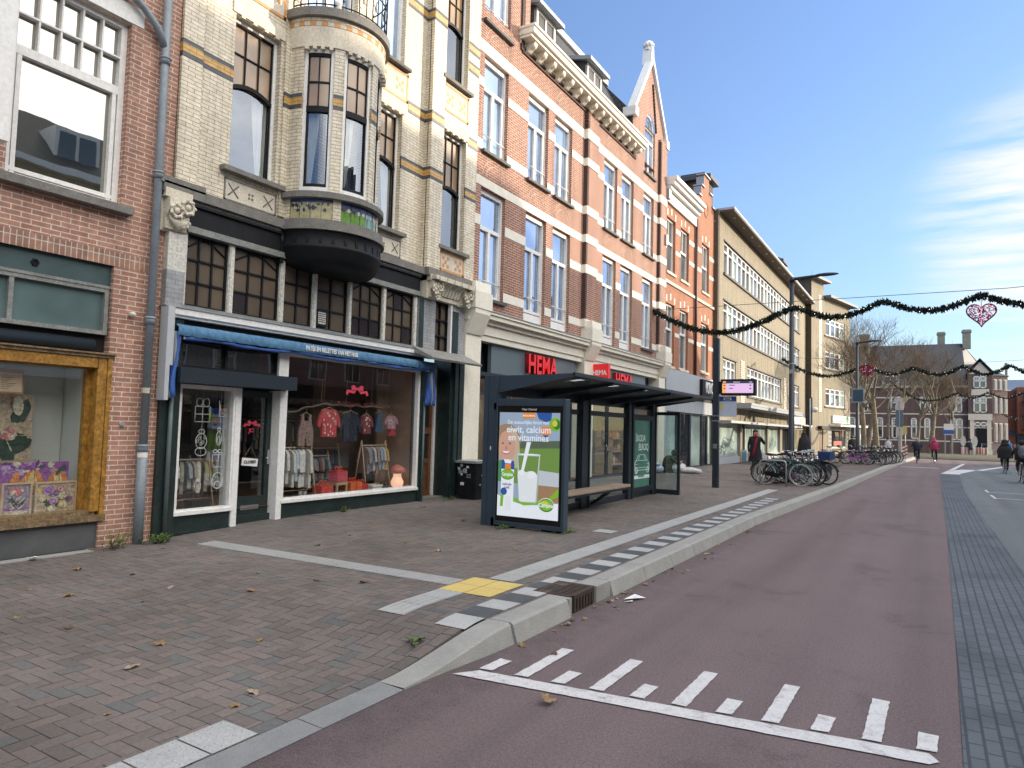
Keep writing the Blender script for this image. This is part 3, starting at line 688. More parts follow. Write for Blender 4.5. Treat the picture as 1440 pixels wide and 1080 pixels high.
# paintings in the art shop
P_ = lambda n, c: M('art_'+n, c, .6, var=.5, scale=26, fine=.4, bscale=70)
a_pk, a_pur, a_lil, a_or, a_ye, a_gr, a_wh, a_bei, a_dkp, a_mau = P_('pink',(.62,.22,.22)), P_('purple',(.33,.10,.36)), P_('lilac',(.50,.32,.55)), P_('orange',(.72,.24,.03)), P_('yellow',(.72,.52,.16)), P_('green',(.035,.075,.05)), P_('white',(.68,.62,.46)), P_('beige',(.56,.44,.30)), P_('dark_purple',(.12,.05,.17)), P_('mauve',(.36,.30,.38))
ART = [a_pk, a_pur, a_lil, a_or, a_ye, a_gr, a_wh, a_bei, a_dkp, a_mau, m_oakold, M('frame_wood', (.55,.40,.25), .5, var=.15)]
def blob(mb, X, y, z, ry, rz, mi, rot=0, n=11, jag=.18):
    mb.poly([(X, y+(ry*math.cos(a)*math.cos(rot)-rz*math.sin(a)*math.sin(rot))*q, z+(ry*math.cos(a)*math.sin(rot)+rz*math.sin(a)*math.cos(rot))*q) for a, q in [(2*PI*i/n, 1+rnd.uniform(-jag,jag)) for i in range(n)]], mi)
def rose(mb, X, y, z, r, mi, mj):
    blob(mb, X, y, z, r, r*.9, mi); blob(mb, X+.0006, y+.1*r, z-.05*r, r*.66, r*.6, mj); blob(mb, X+.0012, y, z, r*.36, r*.3, mi)
def canvas(X, y0, y1, z0, z1, bgm, frame=None, lean=0):
    mb = MB(); mb.box(X-.025,X,y0,y1,z0,z1,bgm)
    if frame is not None:
        mb.box(X-.03,X+.012,y0-.02,y0,z0-.02,z1+.02,frame); mb.box(X-.03,X+.012,y1,y1+.02,z0-.02,z1+.02,frame); mb.box(X-.03,X+.012,y0,y1,z0-.02,z0,frame); mb.box(X-.03,X+.012,y0,y1,z1,z1+.02,frame)
    return mb
X = X0-.30
mb = canvas(X,3.30,4.73,.78,1.17,1)
for i in range(34): blob(mb, X+.001+.0004*i, rnd.uniform(4.0,4.70), rnd.uniform(1.03,1.16), rnd.uniform(.015,.05), rnd.uniform(.015,.04), rnd.choice([1,2,2,6,8]), jag=.35)
for k, (y, r) in enumerate(((4.22,.5),(4.31,.1),(4.40,-.3),(4.53,.4),(4.60,.0),(4.68,-.5),(4.12,.2))): blob(mb, X+.016+.0006*k, y, .93, .05, .15, [3,4,3,3,4,3,3][k], -r)
for y in (4.25,4.36,4.57,4.64): blob(mb, X+.022, y, .93, .008, .10, 6, .2)
blob(mb, X+.023, 4.62, 1.07, .02, .08, 5, -.7)
tag(mb.build('painting', ART), 'long painting of orange tulips under purple blossom at the back of the display', 'painting')
X = X0-.22
mb = canvas(X,3.99,4.27,.56,.92,9,11)
blob(mb, X+.001, 4.13, .64, .14, .03, 1); blob(mb,X+.0015,4.12,.595,.13,.03,6)
for i in range(16): blob(mb, X+.002+.0004*i, 4.13+rnd.uniform(-.07,.08), .71+rnd.uniform(-.06,.07), .008, .045, rnd.choice([5,5,6]), rnd.uniform(-1.2,1.2))
for i in range(8): blob(mb, X+.009+.0004*i, 4.12+.05*math.cos(i*.8), .845+.025*math.sin(i*.8), .035, .02, rnd.choice([0,6,0]), i*.8)
tag(mb.build('painting', ART), 'small framed painting of a single pink flower on mauve ground', 'painting')
mb = canvas(X,4.345,4.775,.56,.915,7,11); blob(mb,X+.0008,4.46,.83,.11,.07,4)
for i in range(14): blob(mb, X+.001+.0003*i, rnd.uniform(4.41,4.7), rnd.uniform(.62,.86), .04, .03, rnd.choice([8,3,5,7,1]), rnd.uniform(0,3))
for k, (y, z, r, a, b) in enumerate(((4.47,.835,.062,2,1),(4.60,.845,.05,0,6),(4.41,.74,.045,6,4),(4.53,.70,.05,2,1),(4.63,.76,.045,6,4),(4.64,.66,.055,4,6),(4.70,.72,.04,8,1),(4.56,.80,.03,8,2))): rose(mb, X+.008+.001*k, y, z, r, a, b)
blob(mb,X+.019,4.50,.61,.035,.04,6)
tag(mb.build('painting', ART), 'framed painting of a mixed rose bouquet on a yellow orange ground', 'painting')
X = X0-.55
mb = canvas(X,3.25,4.40,1.19,1.98,7)
for i in range(15): blob(mb, X+.001+.0006*i, 3.95+rnd.uniform(-.3,.36), 1.5+rnd.uniform(-.24,.28), .15, .075, 5, rnd.uniform(0,3.1), 13, .1)
for i in range(6): mb.poly([(X+.012,4.1,1.48),(X+.012,4.1+.3*math.cos(i)-.008,1.48+.2*math.sin(i)),(X+.012,4.1+.3*math.cos(i)+.008,1.48+.2*math.sin(i)+.01)],6)
for i in range(7): blob(mb, X+.014+.0005*i, 4.14+.045*math.cos(i*.9), 1.49+.03*math.sin(i*.9), .05, .035, 0 if i % 3 else 6, i*.9)
blob(mb,X+.02,4.22,1.84,.06,.12,6,.1,14,.03)
tag(mb.build('painting', ART), 'large painting of a pink camellia with dark leaves on the easel', 'painting')
es = thing('easel', 'wooden easel holding the big camellia painting in the art shop', 'easel', (X0-.55,3.9,.55)); mb = MB()
mb.box(X-.04,X+.03,3.2,4.46,1.15,1.185,0); mb.box(X-.03,X+.0,4.0,4.045,.53,1.15,0); mb.box(X-.03,X,4.24,4.285,.53,1.15,0); mb.tube([(X-.3,3.8,.53),(X-.05,3.8,1.9)],.015,6); mb.build('stand', M('easel_wood', (.42,.33,.2), .6), es)
X = X0-.32; mb = MB(); mb.box(X-.02,X,3.86,4.17,1.98,2.27,0); mb.box(X-.001,X+.002,3.9,4.15,2.0,2.22,1)
for k in range(7): mb.box(X+.002,X+.003,3.93,4.0+.03*(k*5 % 4),2.03+.022*k,2.036+.022*k,2)
tag(mb.build('notice', [M('notice_board', (.40,.20,.09), .6), M('notice_paper', (.72,.55,.36), .7, var=.05), m_sill]), 'printed paper notice on a wood board hanging in the art shop window', 'notice')
# ================================================================== the cream shop house with the round bay
B2 = thing('shop_house', 'cream glazed brick shop house with a round bay above a dark green shopfront', 'house', (X0, 8.5, .15))
BY = 8.5
m_yel = brick('yellow_glazed_band', (.72,.44,.13), (.66,.38,.10), (.25,.19,.11), .22, .0575, .005, .45, .1); m_drk = brick('slate_glazed_band', (.10,.11,.13), (.075,.085,.10), (.05,.05,.05), .22, .0575, .004, .45, .1); m_orn = M('orange_glaze', (.58,.27,.08), .45, var=.15, scale=25)
def arc(mb, R0, R1, z0, z1, a0, a1, mi=0, n=None, c=(X0,BY)):
    n = n or max(3, int(abs(a1-a0)/4)); A = [math.radians(a0+(a1-a0)*i/n) for i in range(n+1)]
    ring = [[(c[0]+r*math.cos(a), c[1]+r*math.sin(a), z) for r, z in ((R0,z0),(R1,z0),(R1,z1),(R0,z1))] for a in A]
    q = [mb.pts(r) for r in ring]
    for i in range(n):
        for k in range(4):
            l = (k+1) % 4; mb.face((q[i]+k, q[i]+l, q[i+1]+l, q[i+1]+k), mi, k % 2 == 1 and False)
    mb.face((q[0]+3,q[0]+2,q[0]+1,q[0])); mb.face((q[-1],q[-1]+1,q[-1]+2,q[-1]+3))
def bands(mb, lo, X, y0, y1, d=.006):
    for a, b, mi in ((0,.062,1),(.064,.184,0),(.186,.248,1)): mb.box(X-.02,X+d,y0,y1,lo+a,lo+b,mi)
WA, WB = (6.56,7.42), (9.58,10.44)
mb = MB()
wall_x(mb, X0, 5.70, 11.15, 4.93, 12.5, [(*WA,5.48,7.86,.12),(*WB,5.48,7.86,.12),(*WA,8.98,11.6,.12),(*WB,8.80,11.6,.12),(7.9,9.1,8.42,11.2,.15)])
mb.box(X0-.06,X0+.05,5.70,6.02,4.93,12.5)
for z in (4.93,): mb.box(X0-.02,X0+.05,7.42+.06,7.62,5.0,7.9)
mb.poly([(X0,11.15,12.5),(X0,5.7,12.5),(X0-8,5.7,12.5),(X0-8,11.15,12.5)])
mb.poly([(X0,5.70,4.9),(X0-8,5.70,4.9),(X0-8,5.70,12.5),(X0,5.70,12.5)])
# tower part on the right: projecting wall with corner strips
TX = X0+.10
wall_x(mb, TX, 11.15, 12.95, 4.93, 13.5, [(11.68,12.52,5.52,8.05,.14),(11.66,12.50,9.18,11.6,.14)])
mb.poly([(X0,11.15,4.93),(TX,11.15,4.93),(TX,11.15,13.5),(X0,11.15,13.5)]); mb.box(TX-.02,TX+.08,11.15,11.58,4.93,13.5)
mb.build('wall', m_br2, B2)
mb = MB()
for y0, y1, X in ((6.02,WA[0],X0),(WB[1],11.15,X0),(5.70,6.02,X0+.05),(7.48,7.62,X0+.05)): bands(mb, 6.79, X, y0, y1)
bands(mb, 6.79, TX+.08, 11.15, 11.58); bands(mb, 6.79, TX, 11.58, 11.68); bands(mb, 6.79, TX, 12.52, 12.95)
for X, y0, y1 in ((X0,WB[1]+.16,11.15),(TX+.08,11.15,11.58),(TX,11.58,11.64),(TX,12.58,12.95)): bands(mb, 7.98, X, y0, y1)
for X, y0, y1 in ((X0,10.5,11.15),(TX+.08,11.15,11.58),(TX,12.52,12.95)): bands(mb, 10.15, X, y0, y1)
bands(mb, 9.70, TX, 12.52, 12.95)
# thin returns of the bands on the sides that face down the street
for a, b, mi in ((0,.062,1),(.064,.184,0),(.186,.248,1)):
    for lo in (6.79,7.98,10.15): mb.box(X0-.01,TX+.086,11.144,11.152,lo+a,lo+b,mi)
    mb.box(X0-.01,X0+.056,5.694,5.702,6.79+a,6.79+b,mi)
mb.build('glazed_band', [m_yel, m_drk], B2)
# ledges and panels
mb = MB()
mb.box(X0-.05,X0+.16,5.48,7.66,4.79,4.93); mb.box(X0-.05,X0+.11,5.5,7.66,4.74,4.79); mb.box(X0-.05,X0+.16,9.34,11.15,4.79,4.93); mb.box(X0-.05,X0+.11,9.34,11.1,4.74,4.79)
mb.box(X0-.05,TX+.16,11.12,12.72,4.78,4.94); mb.box(X0-.05,X0+.16,5.42,6.1,4.90,5.0); mb.build('stone_course', m_greystone, B2)
def ornament_panel(X, y0, y1, z0, z1, orange, flowers):
    mb = MB(); mb.box(X-.02,X+.004,y0,y1,z0,z1,0)
    f = .05 if orange else .025
    for b in ((y0,y1,z1-f,z1),(y0,y1,z0,z0+f),(y0,y0+f,z0,z1),(y1-f,y1,z0,z1)): mb.box(X,X+.010,*b,1)
    for k in range(flowers):
        y = y0+(y1-y0)*(k+.5)/flowers; z = (z0+z1)/2
        if orange:
            for j in range(3):
                for i in range(3):
                    if (i+j) % 2 == 0 or i == j == 1: mb.box(X,X+.009,y-.12+.08*i,y-.05+.08*i,z-.12+.08*j,z-.05+.08*j,1)
        else:
            if k % 2: 
                for i in range(4): mb.box(X,X+.012,y-.05+.03*(i%2)*2-.0,y-.02+.03*(i%2)*2,z-.05+.06*(i//2),z-.02+.06*(i//2),1)
            else: mb.tube([(X+.006,y-.09,z-.09),(X+.006,y+.09,z+.09)],.012,4,1); mb.tube([(X+.006,y-.09,z+.09),(X+.006,y+.09,z-.09)],.012,4,1)
    mb.build('ornament_panel', [m_stone, m_orn if orange else m_greystone], B2)
ornament_panel(X0,6.50,7.46,4.99,5.33,False,3); ornament_panel(X0,9.50,10.52,4.99,5.33,False,3)
ornament_panel(TX,11.66,12.56,5.0,5.42,True,2); ornament_panel(TX,11.64,12.56,8.46,9.05,True,2)
ornament_panel(X0,WA[0]-.02,WA[1]+.06,8.22,8.88,True,2); ornament_panel(X0,WB[0],WB[1]+.14,8.14,8.72,True,2)
def dentils(y0, y1, z, X):
    mb = MB(); mb.box(X-.1,X+.02,y0-.06,y1+.06,z,z+.20)
    for k in range(4):
        y = y0+(y1-y0)*(k+.5)/4; mb.box(X-.02,X+.035,y-.035,y+.035,z-.045,z)
    mb.build('window_lintel', m_stone, B2)
dentils(*WA,7.87,X0); dentils(*WB,7.87,X0); dentils(11.68,12.52,8.06,TX); dentils(11.66,12.5,11.6,TX)
m_curt = M('white_curtain', (.70,.69,.64), .8, var=.05)
def sash_window(X, y0, y1, z0, z1, zt, cols=3, curt=1, parent=B2):
    """white outer frame, black arched transom, amber lights over a clear lower pane with a curtain"""
    mb = MB(); frame_x(mb, X, y0, y1, z0, z1, .055, .08); wo = mb.build('window', m_white, parent)
    a, b = y0+.055, y1-.055
    mb = MB(); 
    n = 8
    for i in range(n):
        u, v = i/n, (i+1)/n; zz = lambda q: zt+.10*(4*q*(1-q))-.05
        ya, yb_ = a+(b-a)*u, a+(b-a)*v
        mb.prism([(X-.05,ya,zz(u)-.035),(X-.05,yb_,zz(v)-.035),(X-.05,yb_,zz(v)+.03),(X-.05,ya,zz(u)+.03)],(.045,0,0))
    for i in range(1, cols): y = a+(b-a)*i/cols; mb.box(X-.05,X-.03,y-.009,y+.009,zt,z1-.05)
    zm = (zt+z1)/2; mb.box(X-.05,X-.03,a,b,zm-.009,zm+.009); mb.box(X-.05,X-.02,a,a+.022,z0+.05,z1-.05); mb.box(X-.05,X-.02,b-.022,b,z0+.05,z1-.05)
    mb.box(X-.05,X-.02,a,b,z1-.08,z1-.05); mb.box(X-.05,X-.02,a,b,z0+.05,z0+.085); mb.build('glazing_bars', m_black, wo)
    mb = MB(); mb.poly([(X-.055,a,zt),(X-.055,b,zt),(X-.055,b,z1),(X-.055,a,z1)]); mb.build('upper_pane', g_amber, wo)
    mb = MB(); mb.poly([(X-.06,a,z0),(X-.06,b,z0),(X-.06,b,zt+.05),(X-.06,a,zt+.05)]); mb.build('pane', g_old, wo)
    room = MB(); room.box(X-1.2,X-.075,a-.02,b+.02,z0,zt+.06); room.f = room.f[:2]+[room.f[2]]+[room.f[4]]+[room.f[5]]; room.m = room.m[:5]; room.sm = room.sm[:5]
    room.build('room', M('dim_room', (.10,.095,.09), .9), wo)
    if curt:
        mb = MB(); nn = 12; zs = [z0+.02+(zt-z0)*i/6 for i in range(7)]
        for i in range(nn):
            for j in range(6):
                def pt(i, j):
                    q = i/nn; pull = (1-j/6)**1.3; w_ = .40-.22*pull
                    return (X-.14+.02*math.sin(q*19+j*.3), (b-.0-(w_)*(b-a)*(1-q)-.0 if curt == 1 else a+w_*(b-a)*q), zs[j])
                mb.poly([pt(i,j),pt(i+1,j),pt(i+1,j+1),pt(i,j+1)])
        mb.build('curtain', m_curt, wo)
    s = MB(); s.box(X-.08,X+.22,y0-.15,y1+.12,z0-.075,z0-.003); s.build('sill', m_greystone, wo)
    return wo
sash_window(X0-.10, WA[0]+.0, WA[1], 5.48, 7.85, 6.83); sash_window(X0-.10, *WB, 5.48, 7.85, 6.83)
sash_window(TX-.12, 11.68, 12.52, 5.52, 8.04, 6.85, 3, 0); sash_window(TX-.12, 11.66, 12.50, 9.18, 11.6, 10.5, 3, 2)
window(B2, X0-.10, *WA, 8.98, 11.6, m_white, g_sky, sill=(m_sill,.12,.06,.1)); window(B2, X0-.10, *WB, 8.80, 11.6, m_white, g_sky, sill=(m_sill,.12,.06,.1))
window(B2, X0-.13, 7.9, 9.1, 8.42, 11.2, m_white, g_sky, f=.08, vb=[(8.5,8.5,11.1,.09)], name='balcony_door')
# ---- the bay
bay = MB()
for a, b in ((-90,-72),(-40,-29.5),(6,17),(52,90)): arc(bay,.78,.9,5.38,7.80,a,b)
for a, b in ((-90,-80),(-36,-27.5),(30,38),(80,90)): arc(bay,.80,.905,4.96,5.30,a,b)
arc(bay,.78,.93,8.215,8.28,-90,90)
bayo = bay.build('bay', m_br2, B2)
mb = MB(); arc(mb,.78,.92,7.80,8.14,-90,90)
for a, b in ((-72,-40),(-29.5,6),(17,52)):
    for k in range(4):
        q = a+(b-a)*(k+.5)/4; arc(mb,.80,.95,7.74,7.80,q-1.8,q+1.8)
mb.build('bay_lintel', m_stone, bayo)
mb = MB(); k = 0; a = -90
while a < 90:
    arc(mb,.78,.926,8.142,8.213,a,a+5.9,k % 2); a += 6; k += 1
mb.build('glazed_band', [m_orn, m_stone], bayo)
mb = MB()
for a, b in ((-90,-72),(-40,-29.5),(6,17),(52,90)):
    for lo, hi, mi in ((0,.062,1),(.064,.184,0),(.186,.248,1)): arc(mb,.8,.905,6.79+lo,6.79+hi,a,b,mi)
mb.build('glazed_band', [m_yel, m_drk], bayo)
mb = MB(); arc(mb,.7,1.0,5.30,5.385,-90,90); arc(mb,.7,.96,5.385,5.41,-90,90); arc(mb,.7,1.0,4.84,4.95,-90,90); arc(mb,.7,1.03,4.78,4.84,-90,90); arc(mb,.1,1.0,8.28,8.42,-90,90); mb.build('bay_ledge', m_greystone, bayo)
mb = MB(); mb.lathe([(.98,4.78),(.96,4.70),(.965,4.55),(.99,4.53),(.97,4.50),(.93,4.36),(.85,4.27),(.5,4.23),(.01,4.22)],(X0,BY,0),40,0,-PI/2,PI/2)
for k in range(15): q = -84+12*k; arc(mb,.95,.972,4.58,4.68,q,q+3)
mb.box(X0-.05,X0+.12,7.5,7.56,4.25,4.78); mb.tube([(X0+.1,7.53,4.7),(X0+.1,7.53,4.5)],[.05,.02],8); mb.build('bay_soffit', m_black, bayo)
# tile pictures: cattle grazing in a green meadow and a pale tile frieze
m_tsk = M('tile_blue', (.045,.06,.16), .3, var=.3, scale=10); m_tgr = M('tile_green', (.12,.26,.035), .3, var=.25, scale=8); m_tye = M('tile_sand', (.42,.37,.20), .35, var=.25, scale=12); m_tdk = M('tile_dark', (.04,.04,.05), .3); m_twh = M('tile_pale', (.5,.52,.45), .3, var=.2); m_ttq = M('tile_sea', (.20,.36,.30), .3, var=.25, scale=12)
mb = MB(); arc(mb,.8,.897,4.96,5.24,-80,-36,2); arc(mb,.8,.897,5.24,5.30,-80,-36,0)
def on(a, z): return (X0+.9*math.cos(math.radians(a)), BY+.9*math.sin(math.radians(a)), z)
def tblob(a, z, ra, rz, mi, n=9, R=.9):
    q = []
    for i in range(n):
        t_ = 2*PI*i/n; g = 1+rnd.uniform(-.3,.3); aa = math.radians(a+ra*g*math.cos(t_)); q.append((X0+R*math.cos(aa), BY+R*math.sin(aa), z+rz*g*math.sin(t_)))
    mb.poly(q, mi)
for i in range(26): tblob(rnd.uniform(-79,-38), rnd.uniform(5.10,5.25), rnd.uniform(.6,2.2), rnd.uniform(.012,.04), rnd.choice([3,3,4,2]), R=.8995+.0004*i)
arc(mb,.8,.897,4.96,5.17,-27.5,30,1); arc(mb,.8,.898,4.97,5.20,4,30,5); arc(mb,.8,.8965,5.17,5.30,-27.5,30,0)
for i in range(9):
    a = -25+i*6.2; tblob(a,5.17,2.2,.035,rnd.choice([3,4,4]),R=.9+.0005*i); tblob(a+1.5,5.12,.35,.04,3,6,R=.905)
for i in range(10): tblob(rnd.uniform(8,29),rnd.uniform(5.0,5.25),.8,.05,rnd.choice([4,5,3]),R=.9+.0004*i)
for a in range(-80,-35,11): arc(mb,.8,.9055,4.96,5.3,a-.12,a+.12,3)
for a in range(-16,31,11): arc(mb,.8,.9055,4.96,5.3,a-.1,a+.1,3)
mb.build('tile_picture', [m_tsk,m_tgr,m_tye,m_tdk,m_twh,m_ttq], bayo)
for a, b in ((-72,-40),(-29.5,6),(17,52)):
    mb = MB(); arc(mb,.80,.86,5.41,7.80,a,a+3.5); arc(mb,.80,.86,5.41,7.80,b-3.5,b); arc(mb,.8,.86,7.72,7.80,a+3.5,b-3.5); arc(mb,.8,.87,5.41,5.50,a+3.5,b-3.5); wo = mb.build('window', m_white, B2)
    mb = MB(); A, Bq = a+3.5, b-3.5; arc(mb,.80,.855,6.74,6.84,A,Bq); arc(mb,.81,.845,5.50,5.56,A,Bq); arc(mb,.81,.845,7.67,7.72,A,Bq); arc(mb,.81,.84,7.23,7.255,A,Bq)
    for q in (A, Bq-1.5): arc(mb,.81,.84,5.5,7.72,q,q+1.5)
    arc(mb,.81,.84,6.84,7.7,(A+Bq)/2-.6,(A+Bq)/2+.6); mb.build('glazing_bars', m_black, wo)
    mb = MB()
    for i in range(8):
        q = [math.radians(A+(Bq-A)*(i+k)/8) for k in (0,1)]; p0 = [(X0+.82*math.cos(t_), BY+.82*math.sin(t_)) for t_ in q]
        mb.poly([(*p0[0],6.8),(*p0[1],6.8),(*p0[1],7.72),(*p0[0],7.72)])
    mb.build('upper_pane', g_amber, wo)
    mb = MB()
    for i in range(8):
        q = [math.radians(A+(Bq-A)*(i+k)/8) for k in (0,1)]; p0 = [(X0+.815*math.cos(t_), BY+.815*math.sin(t_)) for t_ in q]
        mb.poly([(*p0[0],5.48),(*p0[1],5.48),(*p0[1],6.8),(*p0[0],6.8)])
    mb.build('pane', g_old, wo)
    mb = MB()
    for i in range(14):
        for j in range(6):
            def pt(i, j):
                pull = (1-j/6)**1.4; t_ = math.radians(A+(.55-.35*pull)*(Bq-A)*i/14); R = .74+.012*math.sin(i*2.2); return (X0+R*math.cos(t_), BY+R*math.sin(t_), 5.5+1.3*j/6)
            mb.poly([pt(i,j),pt(i+1,j),pt(i+1,j+1),pt(i,j+1)])
    mb.build('curtain', m_curt, wo)
mb = MB(); mb.box(X0-.02,X0+.0,7.7,9.3,5.4,7.9); mb.lathe([(.7,5.40),(.01,5.41)],(X0,BY,0),20,0,-PI/2,PI/2)
mb.lathe([(.7,7.79),(.01,7.79)],(X0,BY,0),20,0,-PI/2,PI/2); mb.build('bay_room', M('bay_room_blue', (.11,.13,.19), .8), B2)
# balcony rail of bent iron
mb = MB()
ra = [math.radians(-86+172*i/40) for i in range(41)]
P3 = lambda a, z, R=.93: (X0+R*math.cos(a), BY+R*math.sin(a), z)
for z in (8.50, 8.98, 9.30): mb.tube([P3(a,z) for a in ra], .012, 5)
for i in range(0,41,2): mb.tube([P3(ra[i],8.42),P3(ra[i],9.32)], .009, 5)
for i in range(1,40,4):
    for s_ in (-1,1):
        a = ra[i]; mb.tube([P3(a+s_*.045+.04*math.cos(t_),8.74+.10*math.sin(t_)+.05*s_) for t_ in [k*.7 for k in range(8)]], .008, 4)
mb.build('balcony_rail', m_black, B2)
mb = MB(); mb.ball(P3(math.radians(-38),8.55,.86),.09,.09,.08); mb.lathe([(.07,0),(.09,.12)],P3(math.radians(-38),8.40,.86),12); tag(mb.build('balcony_pot', m_white), 'white flower pot on the round balcony behind the iron rail', 'pot')

# ---- shopfront
mb = MB(); mb.box(X0-.10,X0+.10,5.88,7.56,4.42,4.74); mb.box(X0-.10,X0+.10,9.44,11.06,4.42,4.74); mb.box(X0-.1,X0+.04,7.5,9.5,4.36,4.74); mb.box(X0-.05,X0+.14,5.9,11.06,4.70,4.74); mb.build('fascia', m_black, B2)
boxes((X0-.1,X0+.13,5.88,11.08,4.33,4.42),(X0-.1,X0+.10,5.88,11.05,3.255,3.31)).build('transom_rail', m_greywood, B2)
lights = [(5.90,6.62,3),(6.70,7.57,3),(7.65,8.27,2),(8.35,9.10,2),(9.18,10.01,3),(10.09,10.95,3)]
for y in (5.885,6.66,7.61,8.31,9.14,10.05,10.99):
    mb = MB(); mb.box(X0-.06,X0+.06,y-.045,y+.045,3.26,4.33); mb.box(X0+.06,X0+.075,y-.03,y+.03,3.3,4.3); mb.build('mullion', m_whiteold, B2)
for k, (y0, y1, c) in enumerate(lights):
    mb = MB(); frame_x(mb, X0+.02, y0, y1, 3.31, 4.33, .035, .05)
    w_ = (y1-y0-.07)/c
    for i in range(1, c): mb.box(X0-.02,X0+.012,y0+.035+w_*i-.014,y0+.035+w_*i+.014,3.34,4.30)
    for i in range(1, 3): mb.box(X0-.02,X0+.012,y0+.035,y1-.035,3.34+.32*i-.014,3.34+.32*i+.014)
    if c == 3:
        mb.tube([(X0,y0+.03,4.12),(X0,y0+.03+w_,4.26),(X0,(y0+y1)/2,4.28),(X0,y1-.03-w_,4.26),(X0,y1-.03,4.12)],.012,5)
    wo = mb.build('transom_window', m_black, B2)
    mb = MB(); mb.poly([(X0-.015,y0,3.31),(X0-.015,y1,3.31),(X0-.015,y1,4.33),(X0-.015,y0,4.33)]); mb.build('pane', g_brown, wo)
    for (cc, r) in {1:[(0,0)],4:[(0,0),(1,0),(2,0)],5:[(2,0),(1,2)]}.get(k, []):
        mb = MB(); mb.box(X0-.016,X0-.01,y0+.05+w_*cc,y0+.02+w_*(cc+1),3.36+.32*r,3.64+.32*r); mb.build('dark_pane', g_browndark, wo)
mb = MB(); mb.box(X0-.01,X0+.03,8.40,8.63,3.37,3.64,1); mb.box(X0+.03,X0+.034,8.43,8.60,3.41,3.61,0)
for i in range(5): mb.box(X0+.034,X0+.037,8.44,8.59-.02*(i%2),3.44+.034*i,3.452+.034*i,1)
tag(mb.build('vent_flap', [m_whiteold, m_black]), 'small louvred vent in the brown leaded light above the awning', 'vent')
boxes((X0-.1,X0+.14,5.72,11.72,3.16,3.25),(X0-.1,X0+.10,5.72,11.72,3.12,3.16)).build('beam', m_white, B2)
boxes((X0-.1,X0+.16,5.60,11.1,3.25,3.262)).build('lead_flashing', m_leadgrey, B2)
mb = MB(); mb.box(X0-.02,X0+.10,5.62,5.885,3.27,4.27); mb.build('pilaster', m_whiteold, B2)
mb = MB(); mb.box(X0-.02,X0+.104,5.618,5.884,3.27,3.75); mb.build('pilaster_foot', m_br2g, B2)
def corbel(y0, y1, z0, z1, X):
    mb = MB(); mb.box(X0-.1,X+.02,y0,y1,z0,z1); mb.box(X0-.1,X+.12,y0-.0,y1+.02,z1-.10,z1+.02)
    mb.prism([(X,y0+.04,z1-.1),(X+.16,y0+.04,z1-.1),(X+.17,y0+.04,z1-.25),(X+.08,y0+.04,z0+.18),(X+.07,y0+.04,z0+.03),(X,y0+.04,z0)],(0,y1-y0-.06,0))
    yc = (y0+y1)/2+.02; w_ = y1-y0
    for (dy, dz, r, dx) in ((.08,-.20,.085,.18),(-.06,-.28,.08,.165),(.07,-.40,.06,.12)):
        c = (X+dx, yc+dy*w_/.35, z1+dz); mb.torus(c, r, .022, 'x', 14, 5); mb.ball((c[0],c[1],c[2]), .03, r*.55, r*.55, 10, 6)
        for k in range(7):
            a = k*2*PI/7; mb.ball((c[0]+.01, c[1]+(r+.012)*math.cos(a), c[2]+(r+.012)*math.sin(a)), .022,.025,.025,6,4)
    for k in range(6):
        a = -.9+k*.36; mb.tube([(X+.09,yc,z0+.04),(X+.13,yc+.10*math.sin(a)*w_/.35,z0+.13),(X+.12,yc+.17*math.sin(a)*w_/.35,z0+.16+.06*math.cos(a))],[.03,.035,.012],6)
    o = mb.build('corbel', m_stone, B2)
corbel(5.50,5.88,4.27,4.82,X0+.05)
corbel(11.18,11.50,4.32,4.78,TX+.05); corbel(12.30,12.60,4.32,4.78,TX+.05)
mb = MB()
for k in range(7):
    y = 11.54+.108*k; mb.prism([(TX-.02,y,4.42),(TX+.10,y,4.44),(TX+.16,y,4.58),(TX+.30,y,4.70),(TX-.02,y,4.72)],(0,.085,0))
mb.box(TX-.05,TX+.06,11.48,12.32,4.34,4.43); mb.box(TX-.05,TX+.3,11.2,12.6,4.70,4.78)
for k in range(5): mb.box(TX+.28,TX+.33,11.3+.26*k,11.48+.26*k,4.68,4.77)
mb.build('carved_hood', m_stone, B2)
mb = MB(); mb.box(X0-.05,TX,11.06,11.60,3.24,4.34); mb.box(X0-.05,TX,12.16,12.64,3.24,4.34); mb.build('tower_pier', m_br2g, B2)
boxes((TX,TX+.012,11.06,11.2,3.26,4.34),(TX,TX+.012,12.17,12.42,3.3,4.2)).build('pier_dark_strip', m_darkgreen, B2)
window(B2, TX-.06, 11.62, 12.13, 3.28, 4.34, m_black, g_brown, f=.03, vb=[(11.875,3.3,4.3,.025)], hb=[(3.62,11.65,12.1,.025),(3.96,11.65,12.1,.025)], name='transom_window')
boxes((TX-.08,TX+.02,12.12,12.17,3.28,4.34)).build('mullion', m_white, B2)
mb = MB(); mb.prism([(X0,10.9,3.30),(TX,10.9,3.30),(TX+.52,10.9,3.06),(TX+.50,10.9,3.02),(X0,10.9,3.22)],(0,1.75,0)); mb.build('slate_hood', M('weathered_lead', (.27,.27,.25), .7, var=.35, scale=12, fine=.3, bscale=30), B2)
